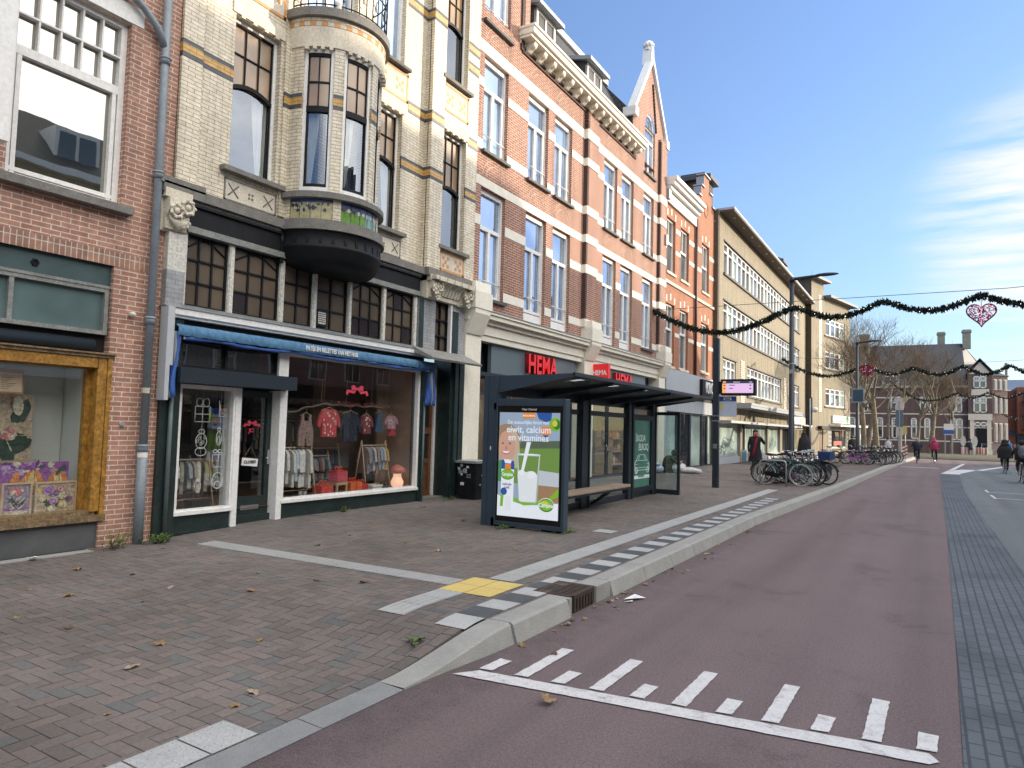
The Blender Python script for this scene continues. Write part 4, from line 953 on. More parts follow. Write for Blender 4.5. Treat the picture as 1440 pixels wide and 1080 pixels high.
# gaps and piers of the ground floor
mb = MB(); mb.box(X0-.3,X0+.05,5.66,5.95,.12,3.16); mb.box(X0-.2,X0+.03,11.29,11.46,.12,3.0); mb.box(X0-.35,X0+.10,12.20,12.68,.12,3.2); mb.box(X0+.10,X0+.16,12.3,12.42,.12,3.1); mb.box(X0+.10,X0+.14,12.5,12.66,.12,3.1); mb.build('pier', m_darkgreen, B2)
mb = MB(); mb.tube([(X0+.09,5.80,.12),(X0+.09,5.80,2.3)],.03,10); mb.tube([(X0+.07,11.37,.12),(X0+.07,11.37,2.2)],.022,8); mb.build('pier_pipe', M('green_grey_pipe', (.10,.13,.13), .5, var=.2), B2)
mb = MB(); mb.box(X0+.05,X0+.22,5.60,5.66,1.98,3.24); mb.box(X0+.05,X0+.22,5.66,5.70,2.45,3.24); mb.build('grey_side_panel', M('pale_grey_panel', (.46,.48,.50), .5, var=.06), B2)
boxes((X0-.2,X0+.0,5.95,6.97,.14,.42),(X0-.2,X0+.0,7.72,11.32,.14,.44),(X0-.1,X0+.02,5.95,6.97,.14,.17)).build('plinth', m_darkgreen, B2)
def shopwin(y0, y1, z0, z1, f=.07, nm='shop_window'):
    mb = MB(); frame_x(mb, X0+.02, y0, y1, z0, z1, f, .09); mb.box(X0-.02,X0+.05,y0,y1,z0-.02,z0+.03); wo = mb.build(nm, m_white, B2)
    g = MB(); g.poly([(X0-.05,y0,z0),(X0-.05,y1,z0),(X0-.05,y1,z1),(X0-.05,y0,z1)]); g.build('pane', g_shop, wo); return wo
shopwin(5.95,6.90,.42,2.22,.055); shopwin(7.80,11.28,.45,2.86,.06)
boxes((X0-.25,X0+.03,6.88,6.98,.16,2.22),(X0-.25,X0+.03,7.71,7.82,.16,2.22),(X0-.1,X0+.025,7.66,7.80,2.44,2.88)).build('door_post', m_white, B2)
window(B2, X0-.02, 5.95, 7.66, 2.46, 2.86, m_black, g_dark, f=.03, vb=[(6.72,2.46,2.86,.04)], name='transom_window')
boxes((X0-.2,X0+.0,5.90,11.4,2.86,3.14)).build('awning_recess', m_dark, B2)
boxes((X0-.02,X0+.26,5.80,7.83,2.23,2.44)).build('shutter_box', m_navyd, B2)
d_ = MB(); frame_x(d_, X0-.16, 6.98, 7.72, .28, 2.20, .10, .06); d_.box(X0-.22,X0-.16,7.08,7.62,.38,.56); d_.box(X0-.20,X0-.10,6.98,7.72,.16,.28); dd = d_.build('door', m_darkgreen, B2)
mb = MB(); mb.poly([(X0-.19,7.06,.5),(X0-.19,7.64,.5),(X0-.19,7.64,2.12),(X0-.19,7.06,2.12)]); mb.build('pane', g_shop, dd)
mb = MB(); mb.box(X0-.16,X0-.145,7.18,7.52,.36,.43); mb.build('letter_slot', m_chrome, dd)
mb = MB(); mb.box(X0-.16,X0-.13,7.64,7.70,1.05,1.28); mb.tube([(X0-.12,7.66,1.15),(X0-.09,7.66,1.15),(X0-.09,7.58,1.15)],.01,6); mb.build('handle', m_chrome, dd)
# right hand house door
hd = MB(); frame_x(hd, X0-.30, 11.50, 12.13, .24, 2.28, .10, .06); hd.box(X0-.36,X0-.30,11.6,12.03,.9,1.02); hd.box(X0-.36,X0-.30,11.6,12.03,1.55,1.68); hd.box(X0-.355,X0-.32,11.6,12.03,.34,.9)
m_brdoor = M('brown_varnished_door', (.17,.075,.035), .4, var=.35, scale=9, fine=.3, bscale=20)
hdo = hd.build('house_door', m_brdoor, B2); mb = MB(); mb.box(X0-.345,X0-.34,11.6,12.03,1.0,2.2); mb.build('pane', g_dark, hdo); mb = MB(); mb.box(X0-.30,X0-.28,11.68,11.98,.94,1.0); mb.build('letter_slot', m_chrome, hdo)
boxes((X0-.36,X0-.26,12.13,12.20,.2,3.0),(X0-.36,X0-.26,11.46,12.13,2.28,2.36)).build('door_frame', m_white, B2)
mb = MB(); mb.box(X0-.34,X0-.32,11.47,12.13,2.36,3.0); mb.build('fanlight', g_brown, B2); boxes((X0-.35,X0,11.46,12.2,.1,.24)).build('doorstep', m_greystone, B2)
# the shop room
rm_ = MB(); xa, xb = X0-4.0, X0-.12
rm_.poly([(xa,5.7,.4),(xa,11.4,.4),(xa,11.4,3.1),(xa,5.7,3.1)]); rm_.poly([(xa,5.72,.4),(xb,5.72,.4),(xb,5.72,3.1),(xa,5.72,3.1)]); rm_.poly([(xa,11.36,.4),(xb,11.36,.4),(xb,11.36,3.1),(xa,11.36,3.1)])
rm_.poly([(xa,5.7,2.95),(xa,11.4,2.95),(xb,11.4,2.95),(xb,5.7,2.95)]); rm_.box(X0-1.6,X0-1.55,9.9,11.36,.4,2.9); rm_.build('shop_room', m_inside, B2)
rm_ = MB(); rm_.poly([(xa,5.7,.40),(xb,5.7,.40),(xb,11.4,.40),(xa,11.4,.40)]); rm_.build('shop_floor', m_floorin, B2)
boxes((X0-.9,X0-.85,11.0,11.3,.4,2.8),(X0-1.0,X0-.1,11.30,11.35,.4,2.86)).build('display_side', M('tan_panel', (.33,.22,.15), .7), B2)

# ---- blue awning, rolled up
aw = thing('awning', 'rolled up blue cloth awning with white lettering above the shop windows', 'awning', (X0+.1,8.6,2.8))
m_awl = M('faded_blue_cloth', (.085,.215,.37), .8, var=.14, scale=5, fine=.25, bscale=16); m_awd = M('deep_blue_cloth', (.04,.115,.38), .6, var=.15, scale=6)
mb = MB(); nn = 120
def aw_sec(y, i):
    j = .010*math.sin(i*2.3)+.008*math.sin(i*.9+1); e = min(1, min(i, nn-i)/3)
    return [(X0+.08,y,3.03),(X0+.19+j,y,3.02),(X0+.245+j*1.3,y,2.975),(X0+.25+j*.6,y,2.90),(X0+.235+j,y,2.865+.004*math.sin(i*1.7))]
for i in range(nn):
    a, b = aw_sec(5.74+5.78*i/nn, i), aw_sec(5.74+5.78*(i+1)/nn, i+1)
    n = mb.pts(a+b)
    for k in range(4): mb.face((n+k, n+5+k, n+6+k, n+1+k), 0, True)
mb.build('valance', m_awl, aw)
mb = MB(); mb.tube([(X0+.19+.006*math.sin(i*1.1),5.88+5.42*i/60,2.838+.012*math.sin(i*.35)-.0) for i in range(61)], [.028+.006*math.sin(i*.8) for i in range(61)], 10); mb.build('roll', m_awd, aw)
mb = MB(); mb.tube([(X0+.19,5.86,2.84),(X0+.19,5.98,2.84)],.02,8); mb.tube([(X0+.19,11.2,2.84),(X0+.19,11.33,2.84)],.02,8); mb.build('front_bar', m_white, aw)
def folds(y0, z0, z1, wy, dirn, seed, cut=0.):
    mb = MB(); r2 = random.Random(seed)
    for k in range(5):
        yy = y0+wy*k/5; n = 10
        prof = [(X0+.10+.022*k+.012*math.sin(i*.8+k), yy+dirn*.03*math.sin(i*.5+k), z1+(z0-z1)*i/n) for i in range(n+1)]
        mb.tube(prof, [.030+.012*math.sin(i*.7+k*2) for i in range(n+1)], 7, 0 if k != 3 else 1)
    return mb.build('side_fold', [m_awd, M('grey_cloth', (.30,.33,.36), .8)], aw)
folds(5.70,2.02,2.92,.08,-1,3); folds(11.40,2.14,2.92,.13,1,5)
text('lettering', 'PATÉS EN RILLETTES VAN HET HUIS', .105, (X0+.262,8.58,2.935), FACE_X, m_white, aw, depth=.002, bold=.003, sx=.72)

# ---- things in the shop windows
m_cloth = lambda n, c, v=.2: M('cloth_'+n, c, .9, var=v, scale=22, bump=.9, bscale=17)
def jacket(mb, X, y, z, w, h, mi=0, d=.05, sl=.32):
    """a small coat on a hanger, seen from the front"""
    hw = w/2; P = [(0,-.03*h),(.16*w,.0),(hw*.72,-.06*h),(hw*1.05,-.30*h),(hw*1.2,-.62*h),(hw*.95,-.66*h),(hw*.72,-.36*h),(hw*.74,-h),(-hw*.74,-h),(-hw*.72,-.36*h),(-hw*.95,-.66*h),(-hw*1.2,-.62*h),(-hw*1.05,-.30*h),(-hw*.72,-.06*h),(-.16*w,0)]
    mb.prism([(X-d/2,y+a,z+b) for a, b in P],(d,0,0),mi)
def hanger(mb, X, y, z, w, mi):
    mb.tube([(X,y-w*.42,z-.03),(X,y,z+.03),(X,y+w*.42,z-.03)],.007,5,mi); mb.tube([(X,y,z+.03),(X,y,z+.08),(X,y+.02,z+.1)],.004,4,mi)
m_pale = M('pale_wood', (.46,.34,.21), .6, var=.12)
br = thing('hanging_branch', 'twiggy branch hung on cords as a clothes rail, red wool on its right half', 'clothes rail', (X0-.4,9.5,2.0))
mb = MB(); pth = [(X0-.4+.02*math.sin(i),8.1+2.75*i/24,1.88+.18*smooth(0,9,i)+.015*math.sin(i*1.7)) for i in range(25)]; mb.tube(pth,[.014+.008*(1-abs(i-12)/12) for i in range(25)],6)
for i in range(1,24):
    for k in range(3): p = pth[i]; mb.tube([p,(p[0]+rnd.uniform(-.05,.05),p[1]+rnd.uniform(-.12,.12),p[2]+rnd.uniform(-.04,.09))],.004,4)
mb.build('branch', M('bark', (.17,.13,.10), .9), br)
mb = MB()
for i in range(12,21):
    for k in range(4): p = pth[i]; mb.tube([p,(p[0]+rnd.uniform(-.04,.04),p[1]+rnd.uniform(-.08,.08),p[2]+rnd.uniform(-.02,.08))],.008,4)
mb.build('red_wool', m_cloth('red_wool', (.5,.03,.05)), br)
mb = MB(); [mb.tube([(X0-.4,y,2.05),(X0-.4,y+.03,2.93)],.004,4) for y in (9.0,9.06,9.62,10.3)]; mb.build('cord', m_pale, br)
def hang(name, label, cat, y, z, w, h, col, spots=None, kind='jacket', X=X0-.38):
    mb = MB(); mats = [m_cloth(name+col[0], col[1]), m_pale, m_cloth('cream', (.62,.52,.38)) if kind != 'dungaree' else m_cloth('dot', (.07,.04,.04))]; sr = .02 if kind != 'dungaree' else .011
    if kind == 'jacket': jacket(mb, X, y, z, w, h)
    elif kind == 'dungaree': mb.prism([(X-.02,y+a*w,z+b*h) for a, b in ((-.3,0),(-.2,0),(-.15,-.22),(.15,-.22),(.2,0),(.3,0),(.36,-.3),(.5,-.55),(.5,-1),(.08,-1),(0,-.62),(-.08,-1),(-.5,-1),(-.5,-.55),(-.36,-.3))],(.04,0,0))
    elif kind == 'dress': mb.prism([(X-.02,y+a*w,z+b*h) for a, b in ((-.2,0),(.2,0),(.28,-.35),(.5,-1),(-.5,-1),(-.28,-.35))],(.04,0,0))
    hanger(mb, X, y, z, w, 1)
    if spots:
        for i in range(spots): blob(mb, X+.0275+.0002*i if kind == 'jacket' else X+.0215, y+rnd.uniform(-.33,.33)*w, z-rnd.uniform(.12,.95)*h, sr, sr*1.1, 2, n=7)
    tag(mb.build(name, mats), label, cat)
hang('dungarees','pinkish brown baby dungarees with small dots on a wooden hanger','dungarees',8.64,1.87,.33,.55,('brown',(.30,.20,.17)),24,'dungaree')
hang('child_coat','red padded child coat with cream spots hanging from the branch','coat',9.18,1.98,.47,.50,('red',(.56,.07,.08)),22)
hang('child_coat','dark navy child coat hanging in the middle of the branch','coat',9.72,1.94,.48,.54,('navy',(.02,.026,.045)),0)
hang('child_shirt','dark red patterned child shirt next to the navy coat','shirt',10.16,1.90,.30,.36,('wine',(.20,.045,.06)),10)
hang('child_dress','blue denim child dress with straps at the right of the branch','dress',10.52,1.96,.22,.38,('denim',(.05,.10,.17)),0,'dress')
hang('child_shirt','pink and white child shirt at the far right of the branch','shirt',10.88,1.90,.34,.26,('pinkwhite',(.45,.24,.30)),8)
hang('child_shorts','small red shorts hanging below the pink and white shirt','shorts',10.92,1.66,.26,.16,('red2',(.42,.05,.06)),0,'dress')
def rack(name, label, y0, y1, X, z1, n, cols, h, glabel, group, seed):
    t_ = thing(name, label, 'clothes rack', (X,(y0+y1)/2,.42)); mb = MB(); mb.tube([(X,y0,z1),(X,y1,z1)],.013,7); mb.tube([(X,y0,.56),(X,y1,.56)],.012,6)
    for y in (y0+.03, y1-.05): mb.tube([(X-.17,y,.42),(X,y,z1+.10)],.014,6); mb.tube([(X+.17,y,.42),(X,y,z1+.10)],.014,6)
    mb.build('frame', m_pale, t_); r2 = random.Random(seed)
    for k in range(n):
        y = y0+.08+(y1-y0-.16)*(k+.5)/n; c = cols[k % len(cols)]; m = MB(); hh = h*r2.uniform(.85,1.1); w_ = .30*r2.uniform(.85,1.1)
        m.tf = Matrix.Translation((X,y,z1-.03)) @ Matrix.Rotation(PI/2-r2.uniform(.15,.6),4,'Z') 
        P = [(0,0),(.10,-.02),(.17,-.08),(.21,-hh*.6),(.15,-hh*.62),(.13,-hh*.35),(.14,-hh),(-.14,-hh),(-.13,-hh*.35),(-.15,-hh*.62),(-.21,-hh*.6),(-.17,-.08),(-.10,-.02)]
        m.prism([(-.025,a*w_/.3,b) for a, b in P],(.05,0,0)); m.tube([(0,0,-.01),(0,0,.06)],.004,4)
        o = m.build('small_garment', m_cloth(c[0], c[1])); tag(o, glabel, 'garment', group); bevel(o, .015, 2)
rack('clothes_rack','pale wooden rack of white baby suits at the left of the wide window',8.02,8.86,X0-.42,1.29,7,[('white',(.62,.60,.56)),('white',(.62,.60,.56)),('offwhite',(.55,.53,.47)),('iceblue',(.42,.49,.54))],.62,'pale baby suit on the rack at the left of the wide window','pale baby suits on the left rack',1)
rack('clothes_rack','pale wooden trestle rack of shirts at the right of the wide window',10.10,10.86,X0-.45,1.31,10,[('taupe',(.26,.18,.15)),('greyblue',(.28,.31,.36)),('denim2',(.14,.18,.25)),('mix',(.40,.37,.36)),('mustard',(.45,.28,.06))],.46,'small shirt on the trestle rack at the right of the wide window','shirts on the right rack',2)
rack('clothes_rack','dark rack of winter coats deeper inside the shop',9.20,10.2,X0-1.1,1.24,10,[('ink',(.03,.035,.05)),('plum',(.08,.03,.045)),('slate2',(.06,.07,.085))],.5,'dark small coat on the rack deeper inside the shop','dark coats deeper inside the shop',3)
rack('clothes_rack','pale rack with rounded holes and beige coats in the narrow window',6.02,6.82,X0-.40,1.14,7,[('beige2',(.36,.30,.22)),('wool',(.60,.56,.48)),('beige3',(.31,.27,.2)),('pattern',(.28,.30,.30))],.42,'beige small coat on the rack in the narrow window','beige coats in the narrow window',4)
rack('clothes_rack','low rack of patterned clothes behind the glass door',7.05,7.6,X0-1.3,1.05,6,[('rose2',(.3,.16,.17)),('ol',(.16,.15,.12)),('white3',(.4,.4,.38))],.4,'patterned garment on the rack behind the glass door','garments behind the glass door',5)
rack('clothes_rack','long rail of many coloured clothes along the back of the shop',7.9,10.9,X0-2.2,1.75,22,[('ba',(.20,.10,.09)),('bb',(.10,.14,.17)),('bc',(.30,.26,.20)),('bd',(.06,.07,.06)),('be',(.28,.13,.15)),('bf',(.34,.34,.33))],.6,'coloured garment on the long rail along the back of the shop','clothes on the back rail',6)
rack('clothes_rack','low second rack of jumpers between the baby suits and the gifts',8.86,9.6,X0-.75,1.12,8,[('ca',(.10,.03,.03)),('cb',(.05,.07,.12)),('cc',(.20,.16,.12)),('cd',(.12,.12,.13))],.42,'small jumper on the low second rack in the wide window','jumpers on the low second rack',7)
for y, z, c, lab in ((10.05,.42,(.30,.05,.03),'pair of small red boots on the window floor'),(10.62,.46,(.10,.08,.07),'pair of small brown shoes under the trestle rack'),(8.55,.42,(.35,.33,.30),'pair of small pale shoes under the baby suits')):
    b_ = MB()
    for q in (-.05,.05): b_.ball((X0-.24,y+q,z+.035),.075,.032,.035,10,6); b_.lathe([(.032,0),(.034,.10),(.03,.11)],(X0-.29,y+q,z+.03),10)
    tag(b_.build('baby_shoes', m_cloth('sh'+lab[14:18], c)), lab, 'shoes')
for k, (y, z, w_, h) in enumerate(((9.0,2.35,.5,.36),(10.3,2.3,.36,.5))):
    b_ = MB(); b_.box(X0-3.99,X0-3.96,y,y+w_,z-h,z,0); b_.box(X0-3.96,X0-3.955,y+.04,y+w_-.04,z-h+.04,z-.04,1); tag(b_.build('wall_picture', [m_pale, m_cloth('print%d' % k, ((.35,.30,.24),(.22,.26,.25))[k])]), ['wide framed print on the back wall of the clothes shop','tall framed print on the back wall of the clothes shop'][k], 'picture')
def gift(y, z0, s, col, label, X=X0-.25, sx=1.):
    t_ = MB(); t_.box(X-s*.4,X+s*.4,y-s*.5*sx,y+s*.5*sx,z0,z0+s*.75,0); t_.box(X+s*.4,X+s*.4+.004,y-.02,y+.02,z0,z0+s*.75,1); t_.box(X-s*.4,X+s*.4,y-.02,y+.02,z0+s*.75,z0+s*.75+.004,1)
    for q in (-1,1): t_.torus((X,y+q*.05,z0+s*.75+.03),.04,.012,'x',10,5,1)
    tag(t_.build('gift_box', [m_cloth('wrap'+col[0], col[1]), m_cloth('ribbon', (.55,.06,.03))]), label, 'gift box')
gift(8.98,.43,.28,('r1',(.55,.07,.05)),'red wrapped gift box at the left on the window floor'); gift(9.34,.68,.26,('r2',(.50,.04,.07)),'red ribboned gift box standing on a small stool'); gift(9.70,.43,.30,('r3',(.62,.14,.04)),'orange red gift bag with a ribbon in the window centre'); gift(9.92,.43,.24,('r4',(.45,.04,.04)),'dark red gift box at the right of the gifts')
mb = MB(); mb.box(X0-.4,X0-.15,9.22,9.48,.62,.67); [mb.box(a,a+.03,b,b+.03,.42,.62) for a in (X0-.4,X0-.18) for b in (9.22,9.45)]; tag(mb.build('stool', m_pale), 'low wooden stool under the ribboned gift box', 'stool')
m_mush = M('mushroom_glass', (.62,.42,.33), .3, emit=((1,.55,.35),.35))
mb = MB(); mb.lathe([(.07,0),(.12,.05),(.13,.12),(.09,.20),(.075,.26),(.09,.28)],(X0-.25,10.98,.47),16); mb.lathe([(.09,.28),(.17,.30),(.15,.38),(.08,.44),(.0,.46)],(X0-.25,10.98,.47),16,1); mb.box(X0-.36,X0-.14,10.86,11.1,.42,.47,1)
tag(mb.build('table_lamp', [m_mush, M('mushroom_cap', (.55,.17,.12), .4)]), 'glowing peach mushroom lamp at the right end of the window', 'lamp')
mb = MB()
for k, (y, z) in enumerate(((6.35,.44),(6.6,.44),(10.4,.44),(10.6,.46),(10.25,.45),(7.3,.42))): mb.tf = Matrix.Translation((X0-.3,y,z)); mb.box(-.1,.1,-.1,.1,0,.09,k % 2); mb.tf = None
o = mb; 
for y, nm in ((10.35,'white shoe box under the trestle rack'),(6.55,'dark shoe box on the floor of the narrow window')):
    b_ = MB(); b_.box(X0-.4,X0-.2,y-.14,y+.14,.42,.53,0); b_.box(X0-.41,X0-.19,y-.15,y+.15,.53,.56,0); tag(b_.build('shoe_box', m_white if 'white' in nm else m_black), nm, 'box')
# white line drawings hung inside the narrow window
def wire(pts, r=.006): wd.tube([(X0-.10,y,z) for y, z in pts], r, 4)
def loop(y, z, a, b, r=.006, n=14): wd.tube([(X0-.10,y+a*math.cos(2*PI*i/n),z+b*math.sin(2*PI*i/n)) for i in range(n)], r, 4, closed=True)
wd = MB(); wire([(6.42,2.2),(6.42,.62)],.0025)
for s_ in (-1,1): loop(6.42+s_*.055,1.98,.05,.06)
for a in (6.30,6.42,6.54): wire([(a,1.70),(a,1.92)])
for z in (1.70,1.81,1.92): wire([(6.30,z),(6.54,z)])
loop(6.42,1.42,.09,.11); loop(6.42,1.56,.05,.03); loop(6.42,1.27,.09,.06)
for i in range(5): loop(6.36+.03*i,1.42+.05*math.sin(i*2),.02,.02,.005,8)
loop(6.40,.78,.05,.08); loop(6.40,.86,.03,.02)
tag(wd.build('window_ornament', m_white), 'hanging white line drawing of a wrapped gift and owl in the narrow window', 'ornament')
wd = MB(); wire([(6.72,2.2),(6.72,.66)],.0025)
wire([(6.69,2.02),(6.71,1.90),(6.70,1.84),(6.78,1.83),(6.82,1.79),(6.70,1.78),(6.69,2.02)]); loop(6.71,1.46,.045,.10); loop(6.71,1.44,.025,.05); loop(6.71,1.59,.03,.025)
for s_ in (-1,1): loop(6.70+s_*.04,1.27,.035,.025)
for b in ((6.62,1.02),(6.80,1.24)): pass
wire([(6.62,1.04),(6.82,1.04),(6.82,1.22),(6.62,1.22),(6.62,1.04)]); wire([(6.72,1.04),(6.72,1.22)]); loop(6.72,.84,.09,.12); loop(6.72,.78,.05,.05)
tag(wd.build('window_ornament', m_white), 'hanging white line drawing with a baby shoe on top in the narrow window', 'ornament')
m_red = M('red_decal', (.62,.05,.09), .5, var=.03)
def bow(name, y, z, s, X, label):
    mb = MB()
    for q in (-1,1):
        mb.poly([(X,y,z),(X,y+q*.09*s,z+.07*s),(X,y+q*.16*s,z+.05*s),(X,y+q*.15*s,z-.03*s),(X,y+q*.05*s,z-.02*s)]); mb.poly([(X,y+q*.02*s,z-.01*s),(X,y+q*.08*s,z-.09*s),(X,y+q*.22*s,z-.07*s),(X,y+q*.24*s,z-.12*s),(X,y+q*.30*s,z-.10*s),(X,y+q*.26*s,z-.02*s),(X,y+q*.10*s,z-.04*s)])
    blob(mb, X+.001, y, z, .03*s, .03*s, 0); tag(mb.build(name, m_red), label, 'decal')
bow('bow_decal', 9.53, 2.36, 1.0, X0-.045, 'red bow decal high on the wide shop window'); bow('bow_decal', 7.36, 1.70, .55, X0-.185, 'small red bow decal on the glass shop door')
text('door_lettering', 'JO', .09, (X0-.184,7.35,1.58), FACE_X, m_red, None, depth=.001, bold=.002); o = bpy.data.objects['door_lettering']; tag(o, 'small red lettering under the bow on the glass shop door', 'lettering')
mb = MB(); mb.tf = Matrix.Translation((X0-.17,7.34,1.09)) @ Matrix.Rotation(-.1,4,'X'); mb.box(-.004,.0,-.15,.15,-.06,.06,0); mb.tf = None; mb.tube([(X0-.172,7.22,1.15),(X0-.172,7.35,1.34),(X0-.172,7.47,1.13)],.003,4,1)
sg = mb.build('closed_sign', [m_white, m_pale]); tag(sg, 'little white CLOSED board hanging on a cord in the shop door', 'sign'); text('lettering', 'CLOSED', .062, (X0-.165,7.34,1.09), FACE_X, m_black, sg, depth=.001, bold=.002)
# ================================================================== banded red brick building with the red lettered store
B3 = thing('banded_building', 'large red brick building with white stone bands, white windows and a pointed gable', 'building', (X0, 19.6, .15))
W1F = [(13.31,14.40,4.74,7.33,0),(15.42,16.54,4.41,7.33,1),(16.93,18.02,4.41,7.33,1),(20.38,21.48,4.41,7.33,1),(21.88,22.98,4.41,7.33,1),(23.98,25.08,4.73,7.33,0)]
W2F = [(a,b,8.20,10.50) for a,b,*_ in W1F]
GY = 24.58
mb = MB()
op = [(a,b,c,d,.13) for a,b,c,d,_ in W1F]+[(*o,.13) for o in W2F]
wall_x(mb, X0, 12.96, 26.3, 4.3, 11.62, op+[(24.02,25.10,11.26,11.62,.13)])
# left gable (its foot is in view) and right gable with an arched window
wall_x(mb, X0, 12.96, 15.38, 11.62, 14.2, [(13.25,14.42,11.62-.3,13.4,.13)])
mb.poly([(X0,12.96,14.2),(X0,15.38,14.2),(X0,14.17,17.4)]); mb.box(X0-1.2,X0-.001,15.34,15.38,11.62,14.2)
wall_x(mb, X0, 22.82, 26.3, 11.62, 13.0, [(24.02,25.10,11.60,13.0,.13)])
mb.poly([(X0,22.82,13.0),(X0,24.02,13.0),(X0,24.1,13.28),(X0,24.3,13.50),(X0,GY,13.58),(X0,24.82,13.5),(X0,25.02,13.28),(X0,25.10,13.0),(X0,26.3,13.0),(X0,GY,15.55)])
mb.box(X0-1.3,X0-.002,22.82,22.86,11.62,13.0); mb.poly([(X0,26.3,4.2),(X0,26.3,13.0),(X0-9,26.3,13.0),(X0-9,26.3,4.2)])
mb.poly([(X0-.002,12.96,4.2),(X0-8,12.96,4.2),(X0-8,12.96,14.2),(X0-.002,12.96,14.2)])
mb.box(X0-.02,X0+.12,18.86,19.66,4.9,11.3); mb.box(X0-.02,X0+.10,25.55,26.28,4.9,13.0)
mb.build('wall', m_br3, B3)
mb = MB(); mb.box(X0-.02,X0+.126,18.85,18.96,4.9,11.0); mb.box(X0-.02,X0+.106,25.54,25.66,5.0,12.9)
mb.box(X0-.01,X0+.05,14.92,15.06,11.4,14.2)
for i in range(14):
    q = i/14; mb.ball((X0+.03, 25.15-.42*q, 13.15+1.75*q), .04,.06,.08,6,4)
mb.box(X0-.01,X0+.04,15.0,18.86,11.36,11.41); mb.box(X0-.01,X0+.04,15.02,18.86,11.47,11.52); mb.box(X0-.01,X0+.04,19.7,23.1,11.36,11.41); mb.box(X0-.01,X0+.04,19.7,23.1,11.47,11.52)
for i in range(6): mb.box(X0-.01,X0+.13,18.84,18.97,10.95+.09*i,11.0+.09*i)
mb.build('moulded_brick', m_br3d, B3)
mb = MB()
def sband(z0, z1, y0=12.98, y1=26.29, holes=()):
    cuts = sorted([y0,y1]+[v for h in holes for v in h])
    for a, b in zip(cuts, cuts[1:]):
        if any(h[0] <= (a+b)/2 <= h[1] for h in holes): continue
        mb.box(X0-.02,X0+.012,a,b,z0,z1)
H1 = [(a,b) for a,b,*_ in W1F]
sband(7.34,7.56); sband(6.40,6.64,holes=H1); sband(4.78,5.0,holes=H1); sband(10.52,10.80); sband(9.68,9.90,holes=H1); sband(8.20,8.43,holes=H1)
for z0, z1 in ((7.34,7.58),(6.40,6.66),(4.78,5.02),(10.52,10.82),(9.68,9.92),(8.2,8.45)): mb.box(X0,X0+.14,18.84,19.68,z0,z1); mb.box(X0,X0+.12,25.53,26.30,z0,z1)
mb.build('stone_band', m_band, B3)
mb = MB()
for a, b, *_ in W1F:
    for zz in (7.57,10.82):
        c = (a+b)/2
        for R in (.50,.36): mb.torus((X0+.0,c,zz),R,.010,'x',16,4,0,.1,PI-.1)
mb.build('brick_arch', M('pale_pointing', (.74,.55,.44), .8), B3)
def hema_win(a, b, z0, z1, zt, panel):
    c = (a+b)/2; zl = z0+(.33 if panel else .04)
    ex = None
    if panel:
        def ex(mb): mb.box(X0-.14,X0-.10,a+.06,b-.06,z0+.05,z0+.30)
    window(B3, X0-.09, a, b, z0, z1, m_white, g_sky, f=.065, d=.08, vb=[(c,zl,zt,.10),(a+.11,zl,zt,.05),(b-.11,zl,zt,.05)], hb=[(zt,a+.05,b-.05,.09),(zl+.03,a+.05,b-.05,.07),(z1-.09,a+.05,b-.05,.05)],
           sill=(m_sill,.10,.07,.06), extra=lambda mb: (ex(mb) if ex else None, mb.tube([(X0-.06,a+.03,zl+.38),(X0-.06,b-.03,zl+.38)],.014,5)))
for a, b, z0, z1, p in W1F: hema_win(a,b,z0,z1,6.41,p)
for a, b, z0, z1 in W2F: hema_win(a,b,z0,z1,9.76,0)
hema_win(13.25,14.42,11.32,13.4,12.8,0)
mb = MB(); 
c = GY-.02; arch = [(X0-.09,c+.5*math.cos(t_),13.02+.52*math.sin(t_)) for t_ in [PI*i/14 for i in range(15)]]; mb.tube(arch,.05,4); frame_x(mb,X0-.06,24.03,25.09,11.27,13.02,.06,.07); mb.box(X0-.12,X0-.06,c-.04,c+.04,11.3,12.55); mb.box(X0-.12,X0-.06,24.05,25.07,12.5,12.6)
wo = mb.build('arched_window', m_white, B3); mb = MB(); mb.poly([(X0-.11,24.03,11.27),(X0-.11,25.09,11.27),(X0-.11,25.09,13.02)]+[(X0-.11,p[1],p[2]) for p in arch]+[(X0-.11,24.03,13.02)]); mb.build('pane', g_sky, wo); boxes((X0-.1,X0+.09,23.97,25.15,11.18,11.255)).build('sill', m_sill, wo)
# eaves cornice with brackets, mansard, dormers
mb = MB(); mb.box(X0-.05,X0+.34,14.88,23.16,11.66,11.74); mb.box(X0-.05,X0+.42,14.86,23.18,11.74,11.90); mb.box(X0-.05,X0+.46,14.84,23.2,11.90,11.96); mb.box(X0-.05,X0+.03,14.9,22.9,11.56,11.66); mb.build('cornice', m_cream, B3)
for k in range(15):
    y = 15.15+.55*k; mb = MB(); mb.prism([(X0,y,11.40),(X0+.10,y,11.43),(X0+.27,y,11.58),(X0+.30,y,11.66),(X0,y,11.66)],(0,.16,0)); mb.ball((X0+.22,y+.08,11.57),.08,.10,.08,8,6); mb.build('cornice_bracket', m_cream, B3)
mb = MB(); mb.poly([(X0+.1,15.38,11.96),(X0+.1,22.82,11.96),(X0-1.1,22.82,14.2),(X0-1.1,15.38,14.2)]); mb.poly([(X0-1.1,12.96,14.2),(X0-1.1,26.3,14.2),(X0-6,26.3,14.3),(X0-6,12.96,14.3)]); mb.poly([(X0-.02,22.8,11.9),(X0-.02,22.8,13),(X0-1.1,22.8,14.2),(X0-3,22.8,14.2),(X0-3,22.8,11.9)]); mb.build('mansard_roof', m_tile, B3)
boxes((X0-1.25,X0-.98,15.3,22.85,14.16,14.36)).build('roof_edge', m_white, B3)
